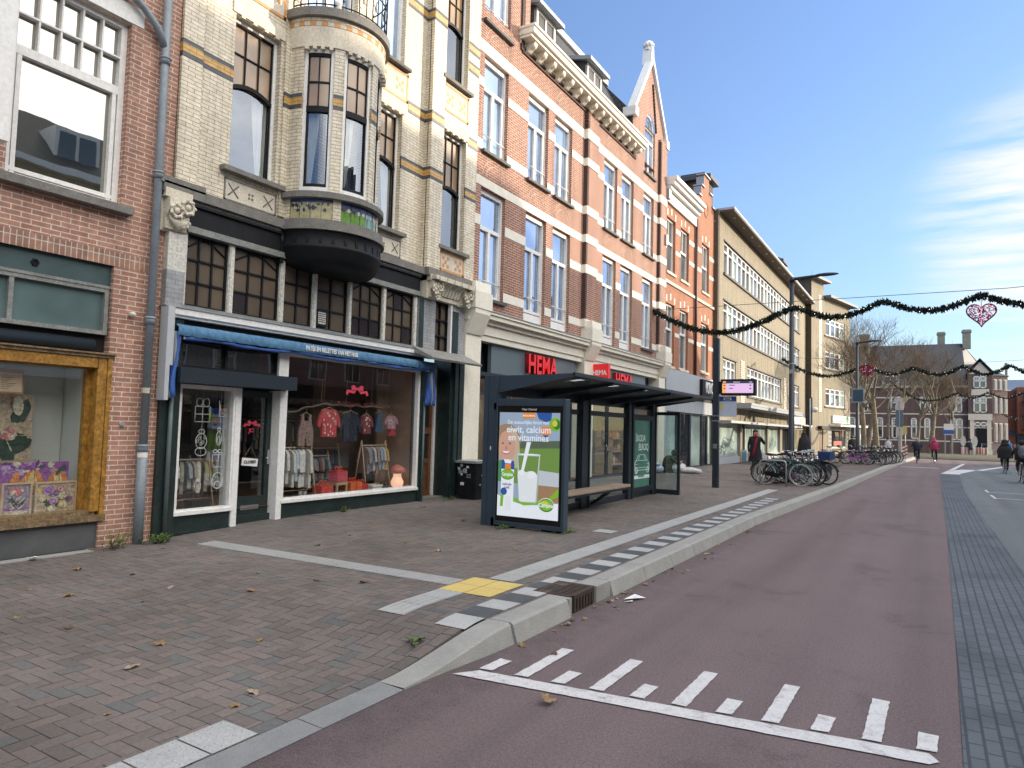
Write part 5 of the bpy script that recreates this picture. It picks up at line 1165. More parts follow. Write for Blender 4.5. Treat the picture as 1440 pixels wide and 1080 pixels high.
for yc in (16.6, 19.9):
    mb = MB(); mb.box(X0-1.4,X0-.22,yc-.62,yc+.62,11.96,13.35,0); mb.prism([(X0+.02,yc-.75,13.3),(X0-1.5,yc-.75,13.65),(X0-1.5,yc-.75,13.50),(X0+.02,yc-.75,13.18)],(0,1.5,0),1); dm = mb.build('dormer', [m_slate, m_leadgrey], B3)
    window(B3, X0-.18, yc-.55, yc+.55, 12.15, 13.2, m_white, g_sky, f=.09, vb=[(yc,12.2,13.1,.08)], name='dormer_window')
# gable copings with finial
mb = MB()
for s_, ye, ze in ((-1,22.70,12.92),(1,26.42,12.92)):
    mb.prism([(X0-.20,ye-s_*.02,ze+.012),(X0-.20,GY,15.62),(X0-.20,GY,15.85),(X0-.20,ye-s_*.02,ze+.23)],(.30,0,0)); mb.box(X0-.35,X0+.14,min(ye,ye-s_*.3),max(ye,ye-s_*.3),ze-.06,ze+.26)
mb.prism([(X0-.3,GY-.18,15.5),(X0-.3,GY+.18,15.5),(X0-.3,GY+.10,16.2),(X0-.3,GY-.10,16.2)],(.36,0,0)); mb.lathe([(.14,0),(.17,.06),(.11,.10),(.20,.2),(.17,.32),(.05,.40),(.0,.42)],(X0-.12,GY,16.1),10)
for k in range(8): a = k*PI/4; mb.ball((X0-.12+.17*math.cos(a),GY+.17*math.sin(a),16.3),.06,.06,.07,6,4)
mb.build('gable_coping', m_white, B3)
mb = MB()
for s_, ye in ((-1,12.9),(1,15.44)): mb.prism([(X0-.35,ye,14.1),(X0-.35,14.17,17.3),(X0-.35,14.17,17.6),(X0-.35,ye,14.4)],(.47,0,0))
mb.build('gable_coping', m_white, B3)
# store front
mb = MB(); mb.box(X0-.2,X0+.10,13.35,18.9,3.86,4.10); mb.box(X0-.2,X0+.18,13.3,18.9,4.10,4.20); mb.box(X0-.2,X0+.30,13.3,18.88,4.20,4.30); mb.box(X0-.2,X0+.34,13.3,18.88,4.30,4.36); mb.box(X0-.2,X0+.06,13.35,18.9,3.72,3.86)
mb.box(X0-.2,X0+.10,19.6,25.6,3.86,4.10); mb.box(X0-.2,X0+.18,19.6,25.6,4.10,4.20); mb.box(X0-.2,X0+.30,19.62,25.6,4.20,4.30); mb.box(X0-.2,X0+.34,19.62,25.6,4.30,4.36); mb.box(X0-.2,X0+.06,19.6,25.6,3.72,3.86); mb.build('store_cornice', m_cream, B3)
boxes((X0-.2,X0+.36,13.3,18.86,4.36,4.375),(X0-.2,X0+.36,19.64,25.58,4.36,4.375)).build('lead_flashing', m_leadgrey, B3)
for y0, y1, zb in ((12.70,13.32,.95),(18.92,19.60,.3),(25.62,26.32,.3)):
    mb = MB(); mb.box(X0-.3,X0+.12,y0,y1,zb,4.36); mb.box(X0-.1,X0+.20,y0-.03,y1+.03,4.1,4.18); mb.prism([(X0+.12,y0,3.8),(X0+.16,y0,3.8),(X0+.36,y0,4.25),(X0+.36,y0,4.36),(X0+.12,y0,4.36)],(0,y1-y0,0))
    mb.box(X0-.1,X0+.38,y0-.04,y1+.04,4.36,4.74); mb.prism([(X0+.38,y0-.04,4.74),(X0+.34,y0,4.96),(X0-.1,y0,4.96),(X0-.1,y0-.04,4.74)],(0,y1-y0,0)); mb.build('store_pilaster', m_cream, B3)
boxes((X0-.3,X0+.10,12.72,13.3,.12,.78),(X0-.3,X0+.13,12.71,13.32,.78,.95)).build('pilaster_base', M('blue_grey_base', (.09,.12,.15), .5, var=.2), B3)
m_fas = M('slate_blue_fascia', (.12,.155,.175), .35, var=.05, scale=1)
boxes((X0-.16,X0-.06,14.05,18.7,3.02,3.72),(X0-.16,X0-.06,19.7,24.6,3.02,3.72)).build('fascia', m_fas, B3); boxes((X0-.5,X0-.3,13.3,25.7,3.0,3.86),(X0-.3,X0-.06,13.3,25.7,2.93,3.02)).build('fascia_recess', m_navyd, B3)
m_hr = M('red_letters', (.66,.014,.02), .4, var=.03, emit=((1,.03,.04),.09)); m_hrs = M('red_letter_sides', (.30,.006,.01), .45, var=.03)  # glow and darker sides put the front-to-side light contrast into the material
s1 = text('store_lettering', 'HEMA', .68, (X0+.01,16.45,3.37), FACE_X, m_hr, None, side=m_hrs, depth=.055, bold=.018, sx=.86, spacing=1.06); tag(s1, 'tall red HEMA letters over the near store window', 'shop sign')
s1 = text('store_lettering', 'HEMA', .64, (X0+.01,22.25,3.36), FACE_X, m_hr, None, side=m_hrs, depth=.055, bold=.018, sx=.86, spacing=1.06); tag(s1, 'red HEMA letters over the farther store window behind the shelter roof', 'shop sign')
bs = thing('box_sign', 'square red box sign with white HEMA lettering sticking out from the facade', 'shop sign', (X0+.3,19.6,3.4)); boxes((X0+.05,X0+.62,19.55,19.70,3.22,3.72)).build('sign_box', m_hr, bs)
text('lettering', 'HEMA', .20, (X0+.335,19.545,3.45), FACE_Y, m_white, bs, depth=.003, bold=.006, sx=.86); boxes((X0-.1,X0+.05,19.58,19.66,3.3,3.36)).build('bracket', m_navyd, bs)
text('lettering', 'HEMA', .20, (X0+.335,19.705,3.45), Matrix.Translation((0,0,0)) @ Matrix.Rotation(PI,4,'Z') @ FACE_Y, m_white, bs, depth=.003, bold=.006, sx=.86)
for y0, y1 in ((13.34,15.2),(15.26,17.1),(17.16,18.9),(19.62,21.6),(21.66,23.6),(23.66,25.6)):
    mb = MB(); frame_x(mb, X0-.25, y0, y1, .22, 2.93, .05, .06); mb.box(X0-.31,X0-.25,y0,y1,2.55,2.61); wo = mb.build('store_window', m_navyd, B3); mb = MB(); mb.poly([(X0-.29,y0,.22),(X0-.29,y1,.22),(X0-.29,y1,2.93),(X0-.29,y0,2.93)]); mb.build('pane', g_shop, wo)
boxes((X0-.35,X0-.1,13.32,25.62,.05,.22)).build('store_plinth', m_navyd, B3)
xa = X0-5; mb = MB(); mb.poly([(xa,13,.2),(xa,25.7,.2),(xa,25.7,3),(xa,13,3)]); mb.poly([(xa,13.02,.2),(X0-.3,13.02,.2),(X0-.3,13.02,3),(xa,13.02,3)]); mb.poly([(xa,25.68,.2),(X0-.3,25.68,.2),(X0-.3,25.68,3),(xa,25.68,3)]); mb.poly([(xa,13,2.95),(xa,25.7,2.95),(X0-.3,25.7,2.95),(X0-.3,13,2.95)]); mb.build('store_room', M('store_wall', (.22,.19,.16), .8), B3)
mb = MB(); mb.poly([(xa,13,.2),(X0-.3,13,.2),(X0-.3,25.7,.2),(xa,25.7,.2)]); mb.build('store_floor', m_floorin, B3)
m_lamp = glow('ceiling_lamp_glow', (1,.86,.66), 9)
for x in (X0-1.2,X0-2.6,X0-4):
    for y in (13.9,16.3,18.6,21,23.4): tag(boxes((x-.12,x+.12,y-.25,y+.25,2.88,2.92)).build('ceiling_lamp', m_lamp), 'lit ceiling lamp inside the red lettered store', 'lamp', 'ceiling lamps inside the store')
# goods in the store
r3 = random.Random(5)
sgr = M('store_green', (.04,.13,.075), .6); syl = M('store_yellow', (.55,.36,.12), .6, emit=((1,.6,.2),.08)); sre = M('store_red', (.35,.05,.05), .6); sor = M('store_orange', (.55,.22,.06), .6)
for k, (y, lab) in enumerate(((13.75,'green display shelf with plates in the store corner by the litter bin'),(17.6,'display shelf of small goods behind the shelter glass'),(20.6,'tall display shelf at the far store window'),(23.4,'display shelf by the last store window'))):
    tt = thing('display_shelf', lab, 'shelf', (X0-.9,y,.2)); mb = MB()
    for z in (.5,.95,1.4): mb.box(X0-1.2,X0-.6,y-.5,y+.5,z,z+.04)
    mb.box(X0-1.25,X0-1.2,y-.5,y+.5,.2,1.75); mb.box(X0-1.2,X0-.6,y-.5,y-.46,.2,1.44); mb.box(X0-1.2,X0-.6,y+.46,y+.5,.2,1.44); mb.build('rack', sgr if k == 0 else m_pale, tt)
    mb = MB()
    for z in (.54,.99,1.44):
        for i in range(7): yy = y-.42+.14*i; h = r3.uniform(.10,.3); mb.lathe([(.05,0),(.055,h*.6),(.03,h*.8),(.03,h)],(X0-.75,yy,z),8,r3.choice([0,1,2,3]))
    mb.build('goods', [syl,sre,sor,m_white], tt)
mb = MB(); mb.lathe([(.22,0),(.26,.04),(.25,.36),(.22,.40),(.0,.42)],(X0-1.0,13.72,1.55),16); mb.torus((X0-.9,13.62,2.02),.10,.02,'x',14,6); mb.torus((X0-.9,13.84,2.02),.10,.02,'x',14,6); tag(mb.build('display_bow_box', syl), 'glowing yellow hat box with a looped bow in the store window corner', 'display')
for y, lab in ((20.0,'tall poster of an orange product in the store window'),(21.9,'narrow poster of a pale figure in the store window')):
    mb = MB(); mb.box(X0-.45,X0-.44,y-.3,y+.3,1.2,2.5,0)
    for i in range(9): blob(mb, X0-.438+.0005*i, y+r3.uniform(-.2,.2), r3.uniform(1.4,2.35), r3.uniform(.06,.16), r3.uniform(.08,.25), r3.choice([1,2,3]))
    tag(mb.build('window_poster', [M('poster_dark', (.10,.08,.07), .6), sor, syl, M('poster_skin', (.5,.3,.2), .6)]), lab, 'poster')
tag(boxes((X0+.02,X0+.18,26.1,26.28,9.0,9.4)).build('wall_box', m_zinc), 'lower grey box on the corner of the banded brick building', 'box'); 
tag(boxes((X0-.1,X0+.2,26.3,26.55,10.9,11.3)).build('wall_box', m_zinc), 'upper grey box on the gable corner of the banded brick building', 'box')

# ================================================================== orange brick pair: flat cornice, then a stepped gable
def seg_window(par, a, b, z0, z1, zt):
    window(par, X0-.10, a, b, z0, z1, m_white, g_mid, f=.07, d=.07, vb=[((a+b)/2,zt,z1,.03)], hb=[(zt,a+.04,b-.04,.09)], sill=(m_stone,.06,.10,.04))
    mb = MB(); c = (a+b)/2
    for k in range(5):
        q = -.9+.45*k; mb.box(X0-.02,X0+.014,c+q*(b-a)*.52-.06,c+q*(b-a)*.52+.06,z1+.02+.22*(1-q*q)*.6,z1+.28+.22*(1-q*q)*.6) if k % 2 == 0 else None
    mb.build('stone_voussoir', m_band, par)
B4 = thing('orange_house', 'bright orange brick house with a deep white cornice above six tall windows', 'house', (X0, 28.5, .15))
V4 = [(26.66,27.74),(28.46,29.62)]
mb = MB(); wall_x(mb, X0, 26.32, 30.48, 4.2, 10.85, [(a,b,4.35,6.85,.14) for a,b in V4]+[(a,b,8.12,10.32,.14) for a,b in V4]); mb.poly([(X0,26.32,11.8),(X0,30.48,11.8),(X0-7,30.48,12.6),(X0-7,26.32,12.6)]); mb.build('wall', m_br4, B4)
for a, b in V4: seg_window(B4,a,b,4.35,6.85,5.85); seg_window(B4,a,b,8.12,10.32,9.35)
mb = MB()
for z0, z1 in ((9.9,10.08),(9.0,9.16),(5.6,5.76)):
    for a, b in ((26.34,26.6),(27.8,28.4),(29.68,30.46)): mb.box(X0-.02,X0+.012,a,b,z0,z1)
mb.build('stone_band', m_band, B4)
mb = MB(); mb.box(X0-.02,X0+.10,26.36,30.45,10.85,11.3); mb.box(X0-.02,X0+.25,26.36,30.45,11.3,11.46); mb.box(X0-.02,X0+.40,26.34,30.48,11.46,11.62); mb.box(X0-.02,X0+.5,26.34,30.5,11.62,11.78); mb.build('cornice', m_white, B4)
boxes((X0-.05,X0+.06,26.34,30.46,7.62,7.74)).build('stone_ledge', m_stone, B4)
B5 = thing('step_gable_house', 'narrow orange brick house with a stepped gable squeezed against the buff block', 'house', (X0, 32.2, .15))
mb = MB(); wall_x(mb, X0, 30.56, 34.2, 4.2, 11.5, [(31.62,32.84,4.5,6.75,.14),(31.65,32.85,8.2,10.45,.14)])
st = [(30.56,11.5),(30.56,11.95),(31.0,11.95),(31.0,12.5),(31.42,12.5),(31.42,13.05),(31.86,13.05),(31.86,13.7),(32.72,13.7),(32.72,13.05),(33.2,13.05),(33.2,12.5),(33.65,12.5),(33.65,11.95),(34.2,11.95),(34.2,11.5)]
mb.prism([(X0-.3,y,z) for y,z in st],(.3,0,0)); mb.torus((X0,32.25,12.1),.33,.03,'x'); mb.build('wall', m_br4, B5)
mb = MB()
for a, b, z in ((30.5,31.0,11.95),(30.94,31.42,12.5),(31.36,31.86,13.05),(31.8,32.78,13.7),(32.72,33.26,13.05),(33.2,33.7,12.5),(33.65,34.2,11.95)): mb.box(X0-.36,X0+.07,a,b,z,z+.07)
for a, b, z in ((30.5,30.9,11.55),(30.94,31.3,12.05),(31.36,31.8,12.6),(31.8,32.2,13.2)): mb.box(X0-.34,X0+.03,a-.015,a+.01,z,z+.4)
mb.build('gable_capping', m_leadgrey, B5)
seg_window(B5,31.62,32.84,4.5,6.75,5.8); seg_window(B5,31.65,32.85,8.2,10.45,9.4)
mb = MB()
for z0, z1 in ((9.9,10.08),(9.0,9.16),(5.6,5.76)):
    for a, b in ((30.6,31.55),(32.92,34.1)): mb.box(X0-.02,X0+.012,a,b,z0,z1)
mb.build('stone_band', m_band, B5); boxes((X0-.05,X0+.06,30.56,34.15,7.62,7.74)).build('stone_ledge', m_stone, B5)
dp2 = MB(); dp2.tube([(X0+.08,30.52,4.2),(X0+.08,30.52,11.2)],.06,8); tag(dp2.build('downpipe', M('brown_pipe', (.07,.035,.03), .5)), 'dark brown downpipe between the two orange brick houses', 'downpipe')
# shared grey shopfront below
KS = thing('shopfront', 'closed shopfront with a wide pale grey fascia and whitewashed panes', 'shopfront', (X0,30.2,.15))
m_gf = M('pale_grey_fascia', (.38,.41,.45), .45, var=.06, scale=1.5)
mb = MB(); mb.box(X0-.1,X0+.16,26.36,34.15,3.30,4.20); mb.box(X0-.2,X0+.02,26.36,34.15,2.55,3.1); mb.box(X0-.2,X0+.04,26.36,26.8,.15,2.55); mb.box(X0-.2,X0+.02,34.0,34.15,.15,2.55)
for k in range(28): mb.box(X0+.02,X0+.028,26.5+.27*k,26.51+.27*k,2.6,3.08)
mb.build('fascia', m_gf, KS); boxes((X0-.3,X0+.0,26.4,34.1,3.1,3.3)).build('fascia_recess', m_black, KS)
for y0, y1, gm in ((26.85,28.35,g_frost),(28.5,30.2,g_dark),(30.3,32.0,g_frost),(32.1,32.95,g_dark),(33.0,33.95,g_frost)):
    mb = MB(); frame_x(mb, X0-.03, y0, y1, .18, 2.54, .06, .08); wo = mb.build('shop_window', m_navyd, KS); mb = MB(); mb.poly([(X0-.09,y0,.18),(X0-.09,y1,.18),(X0-.09,y1,2.54),(X0-.09,y0,2.54)]); mb.build('pane', gm, wo)
mb = MB(); mb.box(X0-.1,X0-.02,28.36,28.5,.15,2.55); mb.box(X0-.1,X0-.02,30.2,30.3,.15,2.55); mb.build('post', m_navyd, KS)
kb = thing('letter_sign', 'black sign board with white KROON lettering on the grey fascia', 'shop sign', (X0+.2,32.4,3.7)); boxes((X0+.16,X0+.30,30.95,34.1,3.34,4.08)).build('sign_board', m_black, kb)
text('lettering', 'KROON', .72, (X0+.32,32.6,3.71), FACE_X, m_white, kb, depth=.02, bold=.006, sx=.92)

# ================================================================== the long buff brick block
XB = -8.75
B6 = thing('office_block', 'long buff brick block with three rows of white windows and a wide flat eave', 'building', (XB, 48, .15))
R6 = [(9.70,11.30),(6.72,8.32),(3.85,5.45)]
def groups(r):
    if r == 2: return [(34.95,37.6),(40.3,50.6),(55.3,58.4)]
    return [(34.95,54.2),(55.3,58.4)]
mb = MB(); op = []
for r, (a, b) in enumerate(R6):
    for g_ in groups(r): op.append((g_[0],g_[1],a,b,.16))
wall_x(mb, XB, 34.0, 62.0, 3.2, 12.5, op)
mb.poly([(XB,62,12.5),(XB,34,12.5),(XB-12,34,12.5),(XB-12,62,12.5)]); mb.build('wall', m_br5, B6)
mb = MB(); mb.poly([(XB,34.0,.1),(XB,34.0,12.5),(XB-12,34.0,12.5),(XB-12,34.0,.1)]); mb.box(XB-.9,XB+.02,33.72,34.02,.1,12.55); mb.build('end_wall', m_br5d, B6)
for r, (a, b) in enumerate(R6):
    for y0, y1 in groups(r):
        n = max(3, round((y1-y0)/1.02)); wd_ = (y1-y0)/n
        for i in range(n):
            ya, yb_ = y0+wd_*i+.03, y0+wd_*(i+1)-.03
            window(B6, XB-.06, ya, yb_, a, b, m_white, [g_mid, g_sky, g_frost, g_mid][(i*7+r*3) % 4], f=.085, d=.10, hb=[(b-.46,ya+.05,yb_-.05,.08)], vb=[])
        boxes((XB-.1,XB+.09,y0-.12,y1+.12,a-.12,a-.005)).build('sill', m_sill, B6); boxes((XB-.05,XB+.05,y0-.1,y1+.1,b,b+.06)).build('lintel', m_sill, B6)
mb = MB(); mb.box(XB-2,XB+.72,34.0,61.9,12.58,12.69,0); mb.build('eave', m_gf, B6); boxes((XB-1,XB+.70,34.02,61.88,12.5,12.578)).build('soffit', M('brown_soffit', (.10,.075,.055), .7), B6)
for k in range(14):
    mb = MB(); mb.ball((XB+.45,35.2+2*k,12.48),.06,.06,.04,8,5); mb.build('soffit_light', m_white, B6)
for y0, y1, z1 in ((33.5,34.6,14.4),(53.2,54.6,14.6)):
    mb = MB(); mb.box(XB-1.9,XB-.5,y0,y1,12.6,z1-.35); mb.build('chimney', m_br5d if y0 < 40 else m_br5, B6)
    mb = MB(); mb.box(XB-2.15,XB-.25,y0-.25,y1+.25,z1-.35,z1-.15); mb.prism([(XB-2.1,y0-.2,z1-.15),(XB-.3,y0-.2,z1-.15),(XB-.8,y0+.3,z1+.15),(XB-1.6,y0+.3,z1+.15)],(0,.01,0)); mb.box(XB-1.8,XB-.6,y0,y1,z1-.15,z1+.05); mb.build('chimney_cap', m_slate, B6)
for y0 in (38.6, 51.6):
    mb = MB()
    for k in range(24): mb.box(XB-.02,XB+.04,y0,y0+.9,3.3+.1*k,3.35+.1*k)
    if True: mb.build('brick_relief', m_band, B6)
boxes((XB-.2,XB+1.0,36.6,54,3.02,3.16),(XB-.2,XB+1.02,36.6,54,3.16,3.28)).build('shop_canopy', m_leadgrey, B6); boxes((XB-.2,XB+.6,34.2,56,2.22,2.34),(XB-.2,XB+.62,55.4,61.5,2.4,2.5)).build('awning_box', m_zinc, B6)
mb = MB()
for a, b in ((34.05,34.3),(38.75,39.1),(46.1,46.5),(50.4,51.2),(55,55.4),(61.3,62)): mb.box(XB-.3,XB,a,b,.1,3.2)
mb.box(XB-.3,XB-.02,34.05,62,2.34,3.2); mb.build('shop_pier', m_br5, B6)
for a, b, gm in ((34.3,38.75,g_frost),(40.3,46.1,g_frost),(46.5,50.4,g_frost),(51.2,55,g_dark),(55.4,61.3,pane('lit_shop_pane', (.30,.27,.19), .12))):
    mb = MB(); frame_x(mb, XB-.1, a, b, .5, 2.2, .07, .08); wo = mb.build('shop_window', m_zinc, B6); mb = MB(); mb.poly([(XB-.16,a,.5),(XB-.16,b,.5),(XB-.16,b,2.2),(XB-.16,a,2.2)]); mb.build('pane', gm, wo)
    if gm is g_frost:
        gfx = MB()
        for i in range(26): gfx.tube([(XB-.155,a+(b-a)*rnd.uniform(.1,.9),rnd.uniform(.6,1.6)) for _ in range(2)],.012,3)
        gfx.build('scribble', M('scribble_grey', (.20,.29,.28), .8), wo)
boxes((XB-.2,XB-.03,34.3,62,.1,.5)).build('shop_plinth', m_gf, B6); boxes((XB-.25,XB-.02,39.1,40.3,.1,.8)).build('blue_plinth', M('blue_plinth', (.06,.13,.20), .6), B6); boxes((XB-.4,XB-.2,39.1,40.3,.8,2.3)).build('door_recess', m_br5d, B6)
for a in (41.0,43.2,47.2): window(B6, XB-.01, a, a+1.7, 2.44, 3.0, m_black, g_frost, f=.04, vb=[(a+.42*k,2.46,2.98,.05) for k in (1,2,3)], name='top_light')
boxes((XB,XB+.06,55.6,61.2,2.52,3.1)).build('shop_sign_panel', m_white, B6)
text('shop_lettering', 'IDEE', .42, (XB+.065,59.0,2.8), FACE_X, M('lime_letters', (.40,.55,.06), .5), B6, depth=.005, bold=.01)

# ================================================================== buff tower block at the bend of the street
B7 = thing('corner_block', 'buff brick corner block with a taller stair tower and a pharmacy shop below', 'building', (-8.3,61.7,.1), -math.radians(12.7), local=True)
XS = X0
mb = MB()
def wl(x, y0, y1, z0, z1, ops=()): wall_x(mb, x, y0, y1, z0, z1, ops, .16)
R7 = [(10.2,11.7),(7.35,8.85),(4.12,5.66)]
wl(0,0,9.35,-.1,13.4,[(3.2,7.95,a,b) for a,b in R7]+[(4.6,8.3,.55,2.15),(1.7,2.6,.1,2.1)]); mb.box(-3,0,0,2.75,13.4,14.55); mb.poly([(0,9.35,0),(0,9.35,13.4),(-9,9.35,13.4),(-9,9.35,0)]); mb.poly([(0,0,13.4),(0,9.35,13.4),(-9,9.35,13.4),(-9,0,13.4)]); mb.build('wall', m_br5, B7)
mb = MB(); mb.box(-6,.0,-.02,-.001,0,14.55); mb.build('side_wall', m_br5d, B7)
mb = MB(); mb.box(-3.4,.55,-.3,3.1,14.55,14.75); mb.box(-3,.62,2.75,9.75,13.35,13.55); mb.build('eave', M('dark_fascia', (.13,.13,.125), .6), B7)
for a, b in R7:
    for i in range(4):
        y0 = 3.2+1.1875*i; mb = MB(); frame_x(mb,-.06,y0+.03,y0+1.16,a,b,.10,.08); mb.box(-.13,-.065,y0+.06,y0+1.12,b-.48,b-.40); wo = mb.build('window', m_white, B7); mb = MB(); mb.poly([(-.12,y0,a),(-.12,y0+1.19,a),(-.12,y0+1.19,b),(-.12,y0,b)]); mb.build('pane', [g_mid,g_sky,g_mid,g_frost][i], wo)
    boxes((-.1,.10,2.9,8.25,a-.12,a-.01)).build('sill', m_sill, B7)
mb = MB()
for k in range(76): mb.box(-.02,.035,1.55,2.25,3.6+.13*k,3.67+.13*k)
mb.build('brick_relief', m_band, B7)
boxes((-.1,.9,4.2,11.4,2.42,2.58)).build('shop_canopy', m_white, B7); mb = MB(); mb.tube([(.7,9.8,0),(.7,9.8,2.42)],.06,6); mb.build('canopy_post', m_white, B7)
mb = MB(); frame_x(mb,-.05,4.6,8.3,.55,2.15,.07,.08); wo = mb.build('shop_window', m_white, B7); mb = MB(); mb.poly([(-.11,4.6,.55),(-.11,8.3,.55),(-.11,8.3,2.15),(-.11,4.6,2.15)]); mb.build('pane', g_dark, wo); mb = MB(); mb.box(-.10,-.095,5.4,7.4,.75,1.15); mb.build('red_poster', M('poster_red', (.60,.05,.04), .6), wo); mb = MB(); mb.box(-.10,-.09,4.7,8.2,.58,.68); mb.build('green_strip', M('strip_green', (.08,.35,.10), .6), wo)
mb = MB()
for y0 in (3.75,8.35):
    for k in range(6): mb.box(-.01,.02,y0,y0+.8,.35+.36*k,.53+.36*k)
mb.build('tile_stripe', M('grey_stripe', (.28,.30,.30), .6), B7)
boxes((-.12,-.05,1.7,2.6,.1,2.1)).build('door', m_brdoor, B7); boxes((-.02,.35,1.4,2.9,2.15,2.4)).build('door_hood', m_black, B7)
sgn = MB(); sgn.box(.02,.14,4.6,8.9,2.72,3.36,0); sgn.box(.14,.145,4.75,7.2,2.84,3.24,1); sgn.disc((.15,8.2,3.04),.34,'x',18,2); sgn.poly([(.152,8.05,2.8),(.152,8.3,2.95),(.152,8.15,3.04),(.152,8.3,3.14),(.152,8.05,3.3),(.152,8.0,3.04)],3); sgn.build('pharmacy_sign', [m_white, M('sign_pale', (.45,.52,.50), .5), M('sign_green', (.05,.40,.10), .5), m_black], B7)

# ================================================================== dark brown brick building closing the street
Y8 = 95.; m_chim = M('weathered_chimney_stone', (.25,.24,.20), .85, var=.2)
B8 = thing('public_building', 'large brown brick building with a steep slate roof closing the street', 'building', (0,Y8,0))
mb = MB(); mb.box(-30,3.75,Y8,Y8+14,-.1,8.0); mb.box(3.75,6.0,Y8-.5,Y8+6,-.1,9.3); mb.prism([(3.75,Y8-.5,9.3),(6.0,Y8-.5,9.3),(4.9,Y8-.5,10.55)],(0,5,0)); mb.prism([(6.0,Y8-.5,0),(7.55,Y8+1.1,0),(7.55,Y8+9,0),(6.0,Y8+9,0)],(0,0,8.9)); mb.build('wall', m_br6, B8)
mb = MB(); mb.prism([(-30,Y8-.3,7.9),(3.7,Y8-.3,7.9),(3.4,Y8+5.5,13.3),(-30,Y8+5.5,13.3)],(0,.2,0)); mb.poly([(3.7,Y8-.3,7.9),(7.4,Y8+10,7.9),(3.4,Y8+5.5,13.3)]); mb.poly([(3.4,Y8+5.5,13.3),(7.4,Y8+11,8.5),(-30,Y8+11,8),(-30,Y8+5.5,13.3)])
mb.prism([(3.6,Y8-.8,9.25),(4.9,Y8-.8,10.78),(4.9,Y8+6,10.78),(3.6,Y8+6,9.25)],(0,0,.12)); mb.prism([(6.15,Y8-.8,9.25),(4.9,Y8-.8,10.78),(4.9,Y8+6,10.78),(6.15,Y8+6,9.25)],(0,0,.12)); mb.prism([(6.0,Y8-.6,8.9),(7.7,Y8+1.1,8.9),(7.7,Y8+8,8.9),(5,Y8+6,10.8)],(0,0,.1)); mb.build('roof', m_slate, B8)
for x, y, z0, z1, q in ((3.9,Y8+5.2,12.6,14.9,.42),(1.3,Y8+6.5,13,14.9,.4),(-6.9,Y8+2,9.5,14.4,.5),(7.6,Y8+3,8.5,10.6,.12)): boxes((x-q,x+q,y-q,y+q,z0,z1),(x-q*1.2,x+q*1.2,y-q*1.2,y+q*1.2,z1-.35,z1-.12)).build('chimney', m_chim, B8)
mb = MB()
for z in (1.35,2.95,4.45,6.35): mb.box(-30,3.75,Y8-.03,Y8+.02,z,z+.14); mb.box(3.72,6.0,Y8-.53,Y8-.48,z,z+.14)
mb.prism([(3.85,Y8-.53,9.1),(5.95,Y8-.53,9.1),(4.9,Y8-.53,10.45)],(0,.02,0)); mb.box(4.05,5.75,Y8-.53,Y8-.48,6.7,7.4); mb.box(3.9,4.3,Y8-.56,Y8-.48,0,3.9); mb.box(5.5,5.9,Y8-.56,Y8-.48,0,3.9); mb.box(3.75,6,Y8-.6,Y8-.48,3.9,4.6); mb.box(-30,3.75,Y8-.2,Y8+.05,7.6,7.9); mb.build('stone_band', m_stone, B8)
def win_y(par, x0, x1, z0, z1, Y, cols=2, gm=g_dark, cross=True):
    mb = MB(); f = .11
    mb.box(x0,x0+f,Y-.06,Y,z0,z1); mb.box(x1-f,x1,Y-.06,Y,z0,z1); mb.box(x0,x1,Y-.06,Y,z0,z0+f); mb.box(x0,x1,Y-.06,Y,z1-f,z1)
    for i in range(1, cols): x = x0+(x1-x0)*i/cols; mb.box(x-f*.6,x+f*.6,Y-.06,Y,z0,z1)
    zt = z0+(z1-z0)*.6
    if cross: 
        mb.box(x0,x1,Y-.06,Y,zt-.05,zt+.05)
        for i in range(1, cols*4): x = x0+(x1-x0)*i/(cols*4); mb.box(x-.02,x+.02,Y-.045,Y,zt,z1)
        for k in (1,2): z = zt+(z1-zt)*k/3; mb.box(x0,x1,Y-.045,Y,z-.02,z+.02)
    wo = mb.build('window', m_white, par); mb = MB(); mb.poly([(x0,Y-.02,z0),(x1,Y-.02,z0),(x1,Y-.02,z1),(x0,Y-.02,z1)]); mb.build('pane', gm, wo)
for x in (2.05,-1.0,-4.0,-7.0,-10.): win_y(B8,x,x+1.15,4.75,6.55,Y8)
for x, n in ((2.05,2),(-.55,1),(-1.9,1),(-3.9,1),(-6,2),(-9,2)): win_y(B8,x,x+.6*n,1.6,4.05,Y8,n)
win_y(B8,4.25,5.5,7.5,8.85,Y8-.5); win_y(B8,4.25,5.5,4.75,6.55,Y8-.5); win_y(B8,4.3,5.5,3.2,3.7,Y8-.5,2,g_dark,False)
for x in (-4.0,-6.6,-11.0): 
    boxes((x-.9,x+.9,Y8-.3,Y8+3,7.9,9.1)).build('dormer', m_stone, B8); win_y(B8,x-.75,x+.75,7.95,9.0,Y8-.31,2,g_dark,False)
mb = MB(); mb.box(4.5,5.5,Y8-.56,Y8-.5,.6,3.0); mb.build('door', m_black, B8); boxes((4.0,5.9,Y8-1.6,Y8-.5,-.1,.6),(4.2,5.7,Y8-2.2,Y8-1.6,-.1,.3)).build('entrance_steps', m_stone, B8)
